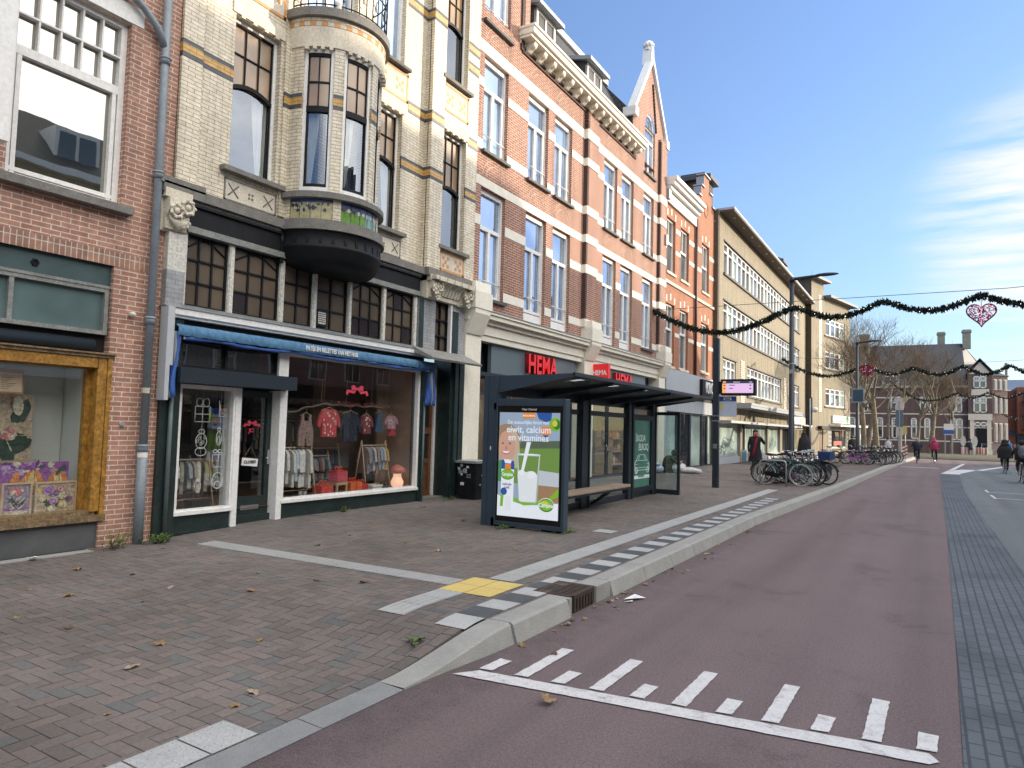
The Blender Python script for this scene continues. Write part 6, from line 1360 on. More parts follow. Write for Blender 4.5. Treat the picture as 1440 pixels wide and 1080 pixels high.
for k in range(3):
    q0 = (6.15+.5*k, Y8-.35+.5*k); mb = MB()
    for z0, z1 in ((1.5,3.6),(4.7,6.6),(7.3,8.5)): mb.prism([(q0[0],q0[1]-.0,z0),(q0[0]+.32,q0[1]+.33,z0),(q0[0]+.32,q0[1]+.33,z1),(q0[0],q0[1],z1)],(.05,-.05,0),0); mb.prism([(q0[0]+.07,q0[1]+.0,z0+.1),(q0[0]+.28,q0[1]+.22,z0+.1),(q0[0]+.28,q0[1]+.22,z1-.1),(q0[0]+.07,q0[1],z1-.1)],(.06,-.06,0),1)
    mb.build('window', [m_stone, g_dark], B8)
text('building_lettering', 'ANNO 1903', .30, (4.87,Y8-.62,4.25), FACE_Y, m_greystone, B8, depth=.01) if False else None
# modern buildings at the right edge
B9 = thing('apartment_building', 'modern orange red apartment building with balconies at the right edge', 'building', (10,112,0))
mb = MB(); mb.box(8.4,9.7,112,130,0,8.2); mb.box(9.7,17,110.8,128,2.6,8.6); mb.build('wall', m_br7, B9); boxes((9.6,17,112,125,0,2.6),(8.2,9.8,111.9,112.1,2.3,3.0)).build('ground_floor', m_navy, B9)
for z in (3.2,5.0,6.8): 
    boxes((10.2,16.5,109.6,110.8,z-.1,z),(10.2,16.5,109.6,109.66,z,z+.9)).build('balcony', m_darkgreen, B9); boxes((10.5,15.8,110.7,110.79,z+.1,z+1.5)).build('window', g_dark, B9)
B10 = thing('pale_building', 'pale blue grey flat building above the orange apartments', 'building', (14,150,0)); boxes((8,40,150,170,0,12.3)).build('wall', M('pale_blue_cladding', (.30,.37,.47), .5), B10); boxes((8,40,149.8,150,10.2,10.5),(8,40,149.8,150,8.2,8.6)).build('trim', m_white, B10)

# ================================================================== the row across the street (out of frame; it shades the street and shows in the panes)
for k, (y0, y1, h, m_) in enumerate(((-30,2,13,m_br3),(2,14,14.4,m_br7),(14,27,14.8,m_br5),(27,40.5,15.2,m_br3),(40.5,55,13.9,m_br7),(55,71,8.2,m_br5))):
    o_ = thing('terraced_house', ['terraced brick house across the street, nearest the corner','terraced red house with dormers across the street','terraced buff house across the street','terraced banded house across the street','tall terraced red house across the street','low buff house at the far end across the street'][k], 'house', (15.5,(y0+y1)/2,0))
    mb = MB(); mb.box(15.5,25,y0,y1,0,h-2); mb.build('wall', m_, o_); mb = MB(); mb.prism([(15.2,y0,h-2),(18.5,y0,h+1.2),(23,y0,h+1.2),(25.2,y0,h-2)],(0,y1-y0,0)); mb.build('roof', m_tile, o_)
    boxes((15.1,15.5,y0,y1,h-2.2,h-1.9),(15.4,15.5,y0,y1,3.4,3.8)).build('gutter', m_white, o_)
    yy = y0+1
    while yy < y1-2:
        for z in ((4.4,7.0,9.6) if h > 10 else (3.9,)):
            mb = MB(); mb.box(15.42,15.5,yy,yy+1.4,z,z+1.7); wo = mb.build('window', m_white, o_); mb = MB(); mb.box(15.40,15.42,yy+.1,yy+.65,z+.1,z+1.6); mb.box(15.40,15.42,yy+.75,yy+1.3,z+.1,z+1.6); mb.build('pane', g_dark, wo)
        mb = MB(); mb.box(15.4,15.5,yy-.4,yy+1.9,.4,3.0); mb.build('shop_window', g_dark, o_)
        yy += 3.1
    for yy in (y0+3, y0+8):
        if yy < y1-2: boxes((16.0,18.5,yy-1,yy+1,h-1.5,h+.2)).build('dormer', m_white, o_); boxes((15.95,16.0,yy-.8,yy-.1,h-1.3,h),(15.95,16.0,yy+.1,yy+.8,h-1.3,h)).build('dormer_window', g_dark, o_)
# ================================================================== bus shelter
SH = thing('bus_shelter', 'dark blue bus shelter with a glass back wall, bench and flat roof', 'bus shelter', (-5.5,13,.16))
g0 = .15
mb = MB(); mb.box(-6.16,-5.95,9.50,9.78,g0-.05,2.56); mb.box(-6.18,-6.10,9.485,9.78,g0-.05,2.56); mb.build('column', m_navy, SH)
rf = MB()       # roof: flat on top, tapering towards the street
y0, y1 = 9.56, 17.25
rf.prism([(-6.08,y0,2.56),(-4.62,y0,2.585),(-4.62,y0,2.545),(-6.08,y0,2.27)],(0,.05,0),0)
SL = [(y0+.50+1.50*k, y0+.92+1.50*k) for k in range(5)]
def ztop(x): return 2.56+(x+6.08)/1.46*.025
def zbot(x): return 2.40+(x+6.08)/.88*.08 if x < -5.2 else 2.48+(x+5.2)/.58*.065
def deck(xa, xb, ya, yb_): rf.prism([(xa,ya,ztop(xa)),(xb,ya,ztop(xb)),(xb,ya,zbot(xb)),(xa,ya,zbot(xa))],(0,yb_-ya,0),1)
deck(-6.08,-5.2,y0+.05,y1-.05); deck(-5.2,-5.08,y0+.05,y1-.05); deck(-4.76,-4.62,y0+.05,y1-.05)
cu = [y0+.05]+[v for s_ in SL for v in s_]+[y1-.05]
for a, b in zip(cu[0::2], cu[1::2]): deck(-5.08,-4.76,a,b)
rf.prism([(-6.08,y1-.05,2.56),(-4.62,y1-.05,2.585),(-4.62,y1-.05,2.545),(-6.08,y1-.05,2.33)],(0,.05,0),0)
rf.box(-6.10,-5.98,y0,y1,2.25,2.56,1); rf.box(-4.64,-4.60,y0,y1,2.545,2.60,1)
for k in range(1,5): rf.prism([(-6.0,y0+1.56*k,2.40),(-4.64,y0+1.56*k,2.545),(-4.64,y0+1.56*k,2.50),(-6.0,y0+1.56*k,2.28)],(0,.06,0),1)
ro = rf.build('roof', [m_navy, m_navyd], SH)
m_fl, t, out = nt('frosted_rooflight'); tr_ = N(t, 'ShaderNodeBsdfTransparent', Color=(.75,.8,.8,1)); tl_ = N(t, 'ShaderNodeBsdfTranslucent', Color=(.7,.74,.74,1)); mx_ = N(t, 'ShaderNodeMixShader', Fac=.6); t.links.new(tr_.outputs[0], mx_.inputs[1]); t.links.new(tl_.outputs[0], mx_.inputs[2]); t.links.new(mx_.outputs[0], out.inputs[0])
for a, b in SL: mb = MB(); mb.poly([(-5.08,a,2.53),(-4.76,a,2.55),(-4.76,b,2.55),(-5.08,b,2.53)]); mb.build('roof_light', m_fl, ro)
for y, w_, nm in ((12.62,.34,'post'),(15.10,.26,'post'),(16.72,.22,'post')):
    boxes((-6.02,-5.88,y,y+w_,g0-.03,2.4),(-5.88,-5.86,y+w_-.05,y+w_,g0-.03,2.4)).build(nm, m_navyd, SH)
boxes((-6.0,-5.93,9.5,17.0,g0+.02,g0+.16),(-6.0,-5.93,9.5,17.0,2.02,2.12)).build('rail', m_navyd, SH)
for a, b in ((9.52,12.62),(12.96,15.10)):
    mb = MB(); mb.box(-5.966,-5.958,a,b,g0+.14,2.04); p_ = mb.build('back_pane', g_shelter, SH)
    mb = MB(); c = (a+b)/2
    for q in (-1,1):
        for z in (1.28,1.34): mb.box(-5.957,-5.955,c+(q*.12 if q > 0 else -.62),c+(.62 if q > 0 else -.12),z,z+.025)
        mb.tube([(-5.955,c-.06*q,1.22),(-5.955,c+.06*q,1.42)],.008,4)
    mb.build('etched_mark', m_chrome, p_)
ps = MB(); frame_x(ps,-5.88,15.34,16.74,g0+.14,2.10,.12,.10); pso = ps.build('poster_frame', m_navyd, SH)
m_pg = M('poster_green', (.05,.13,.105), .3, var=.35, scale=2.5, emit=((.05,.17,.125),.12)); m_pw = M('poster_white', (.55,.62,.58), .4, emit=((.6,.7,.65),.10))
mb = MB(); mb.poly([(-5.93,15.44,g0+.24),(-5.93,16.64,g0+.24),(-5.93,16.64,2.0),(-5.93,15.44,2.0)],0); mb.box(-5.928,-5.927,15.46,16.62,.60,.68,1)
text_into(mb,'ŠKODA',.22,(-5.926,15.98,1.55),FACE_X,1,depth=.001,bold=.002,sx=.88); text_into(mb,'ELROQ',.22,(-5.926,16.18,1.34),FACE_X,1,depth=.001,bold=.002,sx=.95)
text_into(mb,'ELEKTRISCH',.075,(-5.926,16.05,.66),FACE_X,0,depth=.002,bold=.004)
car = [(15.62,.80),(15.60,.98),(15.72,1.04),(15.84,1.16),(16.25,1.17),(16.42,1.04),(16.56,.98),(16.58,.80)]
for a, b in zip(car, car[1:]+car[:1]): mb.tube([(-5.925,*a),(-5.925,*b)],.008,4,1)
for a, b in (((15.72,1.03),(16.42,1.03)),((15.62,.93),(15.78,.95)),((16.40,.95),(16.56,.93)),((15.80,.86),(16.38,.86)),((15.86,1.04),(15.92,1.14)),((16.22,1.14),(16.3,1.04))): mb.tube([(-5.925,*a),(-5.925,*b)],.006,4,1)
for y in (15.70,16.48): mb.torus((-5.925,y,.80),.07,.012,'x',12,4,1)
mb.build('poster', [m_pg, m_pw], pso)
boxes((-6.0,-5.36,17.14,17.2,g0+.02,g0+.14),(-6.0,-5.36,17.14,17.2,2.14,2.22),(-5.40,-5.34,17.13,17.21,g0-.03,2.22)).build('end_frame', m_navyd, SH); mb = MB(); mb.box(-5.95,-5.4,17.165,17.173,g0+.14,2.14); mb.build('end_pane', g_shelter, SH)
bn = MB(); bn.box(-5.62,-5.30,10.5,13.75,.58,.635); bo = bn.build('bench', M('bench_wood', (.40,.31,.23), .6, var=.12, scale=3, fine=.2, bscale=30), SH); bevel(bo,.008)
mb = MB(); mb.box(-5.58,-5.34,10.52,13.7,.53,.578)
for y in (10.9,13.1): mb.prism([(-5.95,y,.22),(-5.88,y,.22),(-5.42,y,.53),(-5.54,y,.53)],(0,.06,0))
mb.build('bench_support', m_navyd, SH)
# lit advertising cabinet
AY = 9.50
cb = MB(); cb.box(-5.94,-4.72,AY,AY+.13,.22,2.19); cb.box(-5.94,-5.91,AY-.025,AY,.20,2.19); cb.box(-4.755,-4.705,AY-.025,AY+.13,.20,2.19); cb.box(-5.91,-4.755,AY-.025,AY,2.075,2.19); cb.box(-5.91,-4.755,AY-.025,AY,.20,.27); cbo = cb.build('advert_cabinet', m_navy, SH); bevel(cbo,.008)
boxes((-5.9,-5.6,AY+.02,AY+.11,g0-.05,.22),(-5.1,-4.8,AY+.02,AY+.11,g0-.05,.22)).build('cabinet_foot', m_black, SH)
mb = MB(); mb.box(-5.91,-4.755,AY-.012,AY-.002,.27,2.075); mb.build('cabinet_glass', M('black_glass', (.006,.006,.007), .12, var=0), cbo)
U0, U1, V0, V1 = -5.875, -4.80, .355, 1.975
E_ = lambda n, c, k=1.: M('screen_'+n, [x*.25 for x in c], .3, var=.10, scale=3, emit=(c, .27*k))
SC = [E_('sky',(.33,.42,.55)), E_('meadow',(.17,.30,.07)), E_('white',(.86,.90,.97)), E_('table',(.55,.60,.66)), E_('wood',(.36,.22,.12)), E_('hair',(.36,.24,.16)), E_('face',(.62,.37,.27)), E_('blue',(.03,.10,.36)), E_('orange',(.80,.27,.05)), E_('leaf',(.22,.50,.03)), E_('darkgreen',(.04,.20,.03)), E_('milk',(.80,.84,.88)), E_('glass',(.42,.50,.46)), E_('navy',(.05,.07,.22)), E_('lip',(.55,.20,.17)), E_('yellow',(.65,.62,.10)), E_('jumper',(.07,.26,.10)), E_('far',(.10,.14,.09)), E_('blond',(.55,.46,.34))]
sm_ = MB(); lay = [0]
def S(pts, mi):
    pts = [(min(1,max(0,u)), min(1,max(0,v))) for u, v in pts]; lay[0] += 1; y = AY-.0135-.00035*lay[0]; sm_.poly([(U0+u*(U1-U0), y, V0+v*(V1-V0)) for u, v in pts], mi)
def ell(u, v, ru, rv, mi, n=18, a0=0, a1=2*PI): S([(u+ru*math.cos(a0+(a1-a0)*i/n), v+rv*math.sin(a0+(a1-a0)*i/n)) for i in range(n)], mi)
S([(0,0),(1,0),(1,1),(0,1)],0); S([(.3,.62),(1,.66),(1,.74),(.3,.72)],17); S([(.25,.32),(1,.32),(1,.67),(.25,.65)],1); S([(.55,.30),(1,.30),(1,.44),(.60,.46),(.55,.44)],3); S([(.5,.16),(1,.16),(1,.31),(.5,.32)],4)
S([(.62,1),(.66,.94),(.78,.91),(.86,.93),(.87,1)],7); ell(.93,.89,.10,.065,9); ell(.95,.89,.06,.045,10); ell(.92,.90,.04,.03,15); S([(.70,.80),(.76,.775),(.84,.78),(.86,.87),(.72,.87)],8); S([(.74,.76),(.80,.755),(.82,.79),(.74,.79)],7)
ell(.13,.72,.24,.17,5); ell(.22,.66,.13,.19,18); ell(.30,.60,.06,.14,18); ell(.13,.665,.155,.155,6); S([(0,.33),(.25,.33),(.28,.50),(.16,.54),(0,.53)],16)
for u in (.07,.19): ell(u,.70,.025,.009,5); ell(u,.697,.010,.008,13)
ell(.13,.655,.018,.02,14); S([(.05,.625),(.21,.625),(.19,.60),(.13,.588),(.07,.60)],14); S([(.065,.622),(.195,.622),(.175,.609),(.13,.603),(.085,.609)],2)
S([(0,0),(1,0),(1,.16),(.7,.13),(.45,.12),(.2,.15),(0,.20)],2); S([(.25,.155),(.45,.115),(.70,.135),(1,.22),(1,.30),(.85,.20),(.62,.165),(.42,.16),(.27,.185)],9)
# glass of milk
S([(.31,.60),(.70,.60),(.665,.155),(.64,.145),(.40,.145),(.36,.155)],12); S([(.33,.585),(.68,.585),(.66,.42),(.36,.42)],1); S([(.335,.41),(.40,.43),(.50,.41),(.57,.425),(.665,.41),(.64,.155),(.40,.15),(.37,.16)],11); ell(.56,.41,.085,.035,2); ell(.40,.425,.06,.025,2); ell(.48,.415,.04,.02,11)
S([(.475,.72),(.545,.72),(.43,.42),(.385,.42)],2); S([(.33,.60),(.335,.60),(.355,.42),(.35,.42)],2); S([(.685,.60),(.69,.60),(.672,.42),(.667,.42)],2); ell(.52,.60,.19,.008,2)
# milk carton
S([(.06,.06),(.27,.055),(.275,.53),(.06,.54)],2); S([(.06,.54),(.06,.45),(.12,.45),(.12,.50),(.20,.50),(.20,.45),(.275,.45),(.275,.53)],7); S([(.10,.545),(.23,.54),(.22,.505),(.12,.508)],2); S([(.12,.50),(.22,.50),(.22,.44),(.12,.44)],8); ell(.165,.40,.11,.052,10,20); ell(.165,.402,.10,.046,9,20); ell(.11,.235,.055,.036,7); S([(.13,.06),(.24,.055),(.24,.19),(.19,.20),(.14,.185)],11); S([(.05,.09),(.10,.09),(.11,.20),(.06,.21)],9)
ell(.815,.135,.125,.068,2,22); ell(.815,.135,.118,.062,10,22); ell(.815,.138,.105,.053,9,22); ell(.79,.155,.06,.018,15,12)
S([(.40,1),(.61,1),(.61,.945),(.40,.945)],8)
def ST(body, u, v, size, mi, bold=.002, sx=1., al='CENTER'):
    lay[0] += 1; text_into(sm_, body, size, (U0+u*(U1-U0), AY-.0145-.00035*lay[0], V0+v*(V1-V0)), FACE_Y, mi, depth=.0002, bold=bold, sx=sx, align=al)
ST('De natuurlijke bron van',.49,.905,.083,2,.0004,.92); ST('eiwit, calcium',.50,.835,.150,2,.0016,.96); ST('en vitamines',.50,.757,.150,2,.0016,.96); ST('MELKUNIE.NL',.505,.970,.036,2,.001); ST('Campina',.815,.133,.085,2,.002,.82); ST('Campina',.165,.40,.072,2,.002,.8); ST('halfvolle',.165,.305,.055,13,.0012,.9); ST('melk',.165,.275,.055,13,.0012,.9)
sm_.build('screen', SC, cbo)
text('maker_lettering', 'Clear Channel', .045, (-5.34,AY-.014,2.025), FACE_Y, m_white, cbo, depth=.0005, bold=.0008)
mb = MB(); mb.ball((-6.04,9.495,1.40),.012,.004,.035,8,6); mb.build('lock', m_white, SH)

# ================================================================== bus stop pole with display
BP = thing('bus_stop_pole', 'dark pole carrying an electronic departure display and a bus stop sign', 'bus stop', (-5.27,20.3,.15))
mb = MB(); mb.box(-5.35,-5.19,20.22,20.38,.12,4.45); mb.build('pole', m_navyd, BP)
mb = MB(); mb.box(-5.19,-5.12,20.2,20.38,2.84,3.20,0); mb.box(-5.12,-4.17,20.18,20.40,2.80,3.26,0); do = mb.build('display', m_black, BP)
m_dp = E_('pink',(.78,.52,.80),1.3); m_do = E_('amber',(.95,.45,.16),1.3); m_dn = E_('header',(.04,.05,.09),1.)
mb = MB(); Y = 20.176
mb.poly([(-5.08,Y,2.86),(-4.21,Y,2.86),(-4.21,Y,3.21),(-5.08,Y,3.21)],2); mb.poly([(-5.07,Y-.001,2.87),(-4.22,Y-.001,2.87),(-4.22,Y-.001,3.14),(-5.07,Y-.001,3.14)],0); mb.poly([(-5.07,Y-.002,2.87),(-4.96,Y-.002,2.87),(-4.96,Y-.002,3.14),(-5.07,Y-.002,3.14)],1)
for z in (3.07,2.98): mb.box(-5.03,-4.99,Y-.004,Y-.003,z,z+.03,2); mb.box(-4.88,-4.72-.05*(z<3),Y-.004,Y-.003,z+.01,z+.03,2); mb.box(-4.32,-4.27,Y-.004,Y-.003,z,z+.03,2)
mb.box(-4.76,-4.58,Y-.004,Y-.003,3.16,3.19,3); mb.box(-5.05,-4.97,Y-.004,Y-.003,3.16,3.20,1); mb.box(-4.33,-4.25,Y-.004,Y-.003,3.16,3.19,3); mb.build('screen', [m_dp,m_do,m_dn,m_white], do)
mb = MB(); mb.box(-5.17,-4.70,20.27,20.31,2.20,2.78,0); mb.box(-5.17,-4.70,20.262,20.27,2.64,2.77,1); mb.box(-5.05,-4.83,20.255,20.262,2.665,2.75,0); mb.box(-5.01,-4.87,20.25,20.255,2.685,2.715,3); mb.box(-5.15,-5.08,20.262,20.27,2.41,2.57,2); mb.build('stop_sign', [M('pale_sign', (.50,.55,.64), .5, var=.04), M('sign_blue', (.02,.05,.27), .4), M('sign_yellow', (.62,.55,.05), .5), m_black], BP)
mb = MB(); mb.box(-5.33,-5.21,20.21,20.219,1.28,1.42); mb.box(-5.36,-5.18,20.21,20.39,2.05,2.09); mb.box(-5.36,-5.18,20.21,20.39,2.20,2.23); mb.build('band', m_chrome, BP)

# ================================================================== street lamps
def lamp_post(x, y, zt, arm, label, sign=None):
    t_ = thing('street_lamp', label, 'street lamp', (x,y,.15)); mb = MB(); mb.tube([(x,y,.1),(x,y,1.1),(x,y,1.15),(x,y,zt)],[.13,.13,.105,.075],12); mb.build('pole', m_navyd, t_)
    mb = MB(); mb.tube([(x,y,zt-.15),(x,y,zt+.02)],.10,12); mb.tube([(x,y,zt-.06),(x+arm*.6,y,zt+.0),(x+arm*.8,y,zt+.01)],.05,8); mb.build('arm', m_navyd, t_)
    mb = MB(); mb.ball((x+arm,y,zt+.03),.40,.13,.06,14,8); mb.box(x+arm*.75,x+arm,y-.05,y+.05,zt,zt+.05); mb.build('lamp_head', m_navy, t_)
    mb = MB(); mb.box(x-.06,x+.06,y-.14,y-.125,3.9,4.05); mb.tube([(x,y,3.6),(x,y,3.63)],.092,12); mb.tube([(x,y,4.25),(x,y,4.28)],.09,12); mb.build('clamp', m_zinc, t_)
    return t_
lamp_post(-4.22,26.5,7.36,1.15,'tall dark street lamp rising out of the nearer bicycles')
L2 = lamp_post(-3.75,47,7.45,1.0,'tall dark street lamp by the farther bicycles with a blue sign'); 
mb = MB(); mb.box(-4.05,-3.35,46.84,46.87,3.75,4.62,0); mb.box(-3.98,-3.42,46.82,46.84,3.83,4.54,1); mb.build('traffic_sign', [m_leadgrey, M('petrol_sign', (.03,.07,.10), .5)], L2)

# ================================================================== garlands
m_fir = M('fir_green', (.016,.030,.02), .8, var=.5, scale=9); m_glint = glow('fairy_light', (1,.85,.6), 1.8); m_wire = M('steel_wire', (.08,.08,.085), .5)
def garland(name, label, Y, peaks, sags, dens, rad, seed, wire_z=None, x_end=None):
    r2 = random.Random(seed); g_ = thing(name, label, 'garland', (peaks[0][0],Y,peaks[0][1])); path = []
    for ((xa,za),(xb,zb)), s_ in zip(zip(peaks, peaks[1:]), sags):
        n = 16
        for i in range(n):
            q = i/n; path.append(Vector((xa+(xb-xa)*q, Y, za+(zb-za)*q-s_*4*q*(1-q)*(1-.25*(2*q-1)**2))))
    path.append(Vector((peaks[-1][0],Y,peaks[-1][1])))
    sm2 = [path[0]]+[(path[i-1]+path[i]*2+path[i+1])/4 for i in range(1,len(path)-1)]+[path[-1]]
    mb = MB(); mb.tube(sm2, rad*.35, 6); mt = MB()
    for a, b in zip(sm2, sm2[1:]):
        L = (b-a).length; tdir = (b-a).normalized()
        for k in range(int(L*dens)):
            p = a.lerp(b, r2.random()); v = Vector((r2.gauss(0,1),r2.gauss(0,1),r2.gauss(0,1))); v -= tdir*v.dot(tdir)*.5; v.normalize(); v *= rad*r2.uniform(.6,1.25)
            s_ = v.cross(Vector((r2.gauss(0,1),r2.gauss(0,1),r2.gauss(0,1)))).normalized()*rad*.22; tip = p+v
            mt.poly([p-s_*.4, p+v*.6-s_, tip, p+v*.6+s_])
        if r2.random() < .75:
            v = Vector((r2.gauss(0,1),r2.gauss(-.6,1),r2.gauss(0,1))).normalized()*rad*.85; mb.ball(a+v, rad*.07, rad*.07, rad*.07, 5, 3, 1)
    mb.build('stem', [m_fir, m_glint], g_); mt.build('needles', m_fir, g_)
    return g_
garland('fir_garland','near fir garland swagged across the whole street from the banded building',25.2,[(-9.0,6.28),(-3.95,6.10),(-1.25,6.12),(1.36,6.12),(3.95,6.1),(6.5,6.1),(9.2,6.1),(14.9,6.4)],[.88,.46,.42,.40,.4,.4,.8],330,.135,1)
garland('fir_garland','middle fir garland running from the buff block past the second lamp',50,[(-8.6,6.85),(-3.43,6.30),(-.82,6.10),(1.74,6.14),(4.06,6.13),(6.4,6.1),(9,6.1),(15,6.3)],[.95,.50,.50,.52,.5,.5,.8],190,.16,2)
garland('fir_garland','far fir garland in front of the brown building',75,[(-3.2,7.0),(2.16,5.9),(4.5,5.95),(7.06,5.95),(9.6,5.95),(15,6.2)],[1.25,.5,.52,.5,.8],110,.16,3)
garland('fir_garland','short farthest garland end by the orange apartments',88,[(6.3,4.4),(8.2,3.9),(10.2,4.4),(14,4.8)],[.12,.35,.4],80,.14,4)
for Y, z0, z1, xs, lab in ((25.2,6.28,6.36,X0,'thin steel wire carrying the near garland'),(50,6.95,6.4,XB,'thin steel wire carrying the middle garland')):
    mb = MB(); mb.tube([(xs,Y,z0),(2,Y,z1-.1),(15.4,Y,z1+.5)],.010,5); tag(mb.build('span_wire', m_wire), lab, 'wire')
m_heart = M('red_wicker', (.20,.015,.035), .6, var=.3, scale=20); m_heartl = M('heart_pink', (.62,.35,.45), .5, emit=((1,.6,.75),.25))
def heart_xy(t_, s): return (s*.0625*16*math.sin(t_)**3, s*.0625*(13*math.cos(t_)-5*math.cos(2*t_)-2*math.cos(3*t_)-math.cos(4*t_)))
def heart(x, Y, z, s, label, dense):
    t_ = thing('heart_ornament', label, 'heart ornament', (x,Y,z)); r2 = random.Random(9); rim = [heart_xy(2*PI*i/36, s) for i in range(36)]
    mb = MB(); mb.tube([(x+a,Y,z+b) for a, b in rim],.022*s/.37,5,0,closed=True); mb.tube([(x,Y,z+.3*s),(x,Y,z+1.1*s)],.008,4); mb.build('rim', m_heart, t_)
    mb = MB(); mb.prism([(x+a*.97,Y-.012,z+b*.97) for a, b in rim],(0,.024,0)) if dense else None
    for i in range(330):
        a = r2.uniform(0,2*PI); q = math.sqrt(r2.random())*.93; hx, hz = heart_xy(a, s*q); b = r2.uniform(0,PI); L = .085*s
        mb.tube([(x+hx-L*math.cos(b),Y+r2.uniform(-.03,.03),z+hz-L*math.sin(b)),(x+hx+L*math.cos(b),Y+r2.uniform(-.03,.03),z+hz+L*math.sin(b))],.012*s/.37,4,0 if r2.random() < .86 else 1)
    for i in range(120):
        a = r2.uniform(0,2*PI); q = math.sqrt(r2.random())*.9; hx, hz = heart_xy(a, s*q); mb.ball((x+hx,Y-.03,z+hz),.015*s/.37,.015,.015*s/.37,5,3,1 if not dense else 0)
    mb.build('wicker', [m_heart, m_heartl], t_)
heart(1.36,25.1,5.52,.375,'open woven red heart hanging from the near garland',False); heart(-3.43,49.9,5.95,.43,'dense red heart hanging from the middle garland by the lamp',True)

# ================================================================== litter bin
LB = thing('litter_bin', 'black street litter bin plastered with stickers beside the cream pillar', 'litter bin', (-8.45,12.6,.18))
mb = MB(); mb.box(-8.72,-8.22,12.38,12.98,.17,.95); o = mb.build('bin_body', m_black, LB); bevel(o,.02); mb = MB(); mb.box(-8.75,-8.19,12.35,13.01,.95,1.0); mb.build('bin_lid', m_zinc, LB)
mb = MB(); r2 = random.Random(3)
for i in range(12):
    x, z, s = r2.uniform(-8.66,-8.34), r2.uniform(.5,.9), r2.uniform(.02,.05)
    if i % 3: mb.box(x-s,x+s,12.374,12.377-.0001*i,z-s*.7,z+s*.7,i % 2)
    else: mb.disc((x,12.374-.0003*i,z),s*1.1,'y',10,i % 2)
for i in range(14): y, z = r2.uniform(12.5,12.85), r2.uniform(.35,.9); mb.tube([(-8.217,y+.03*math.cos(k),z+.03*math.sin(k*1.3)+.01*k) for k in range(5)],.006,4,0)
mb.build('stickers', [m_white, M('sticker_grey', (.3,.33,.36), .6)], LB)
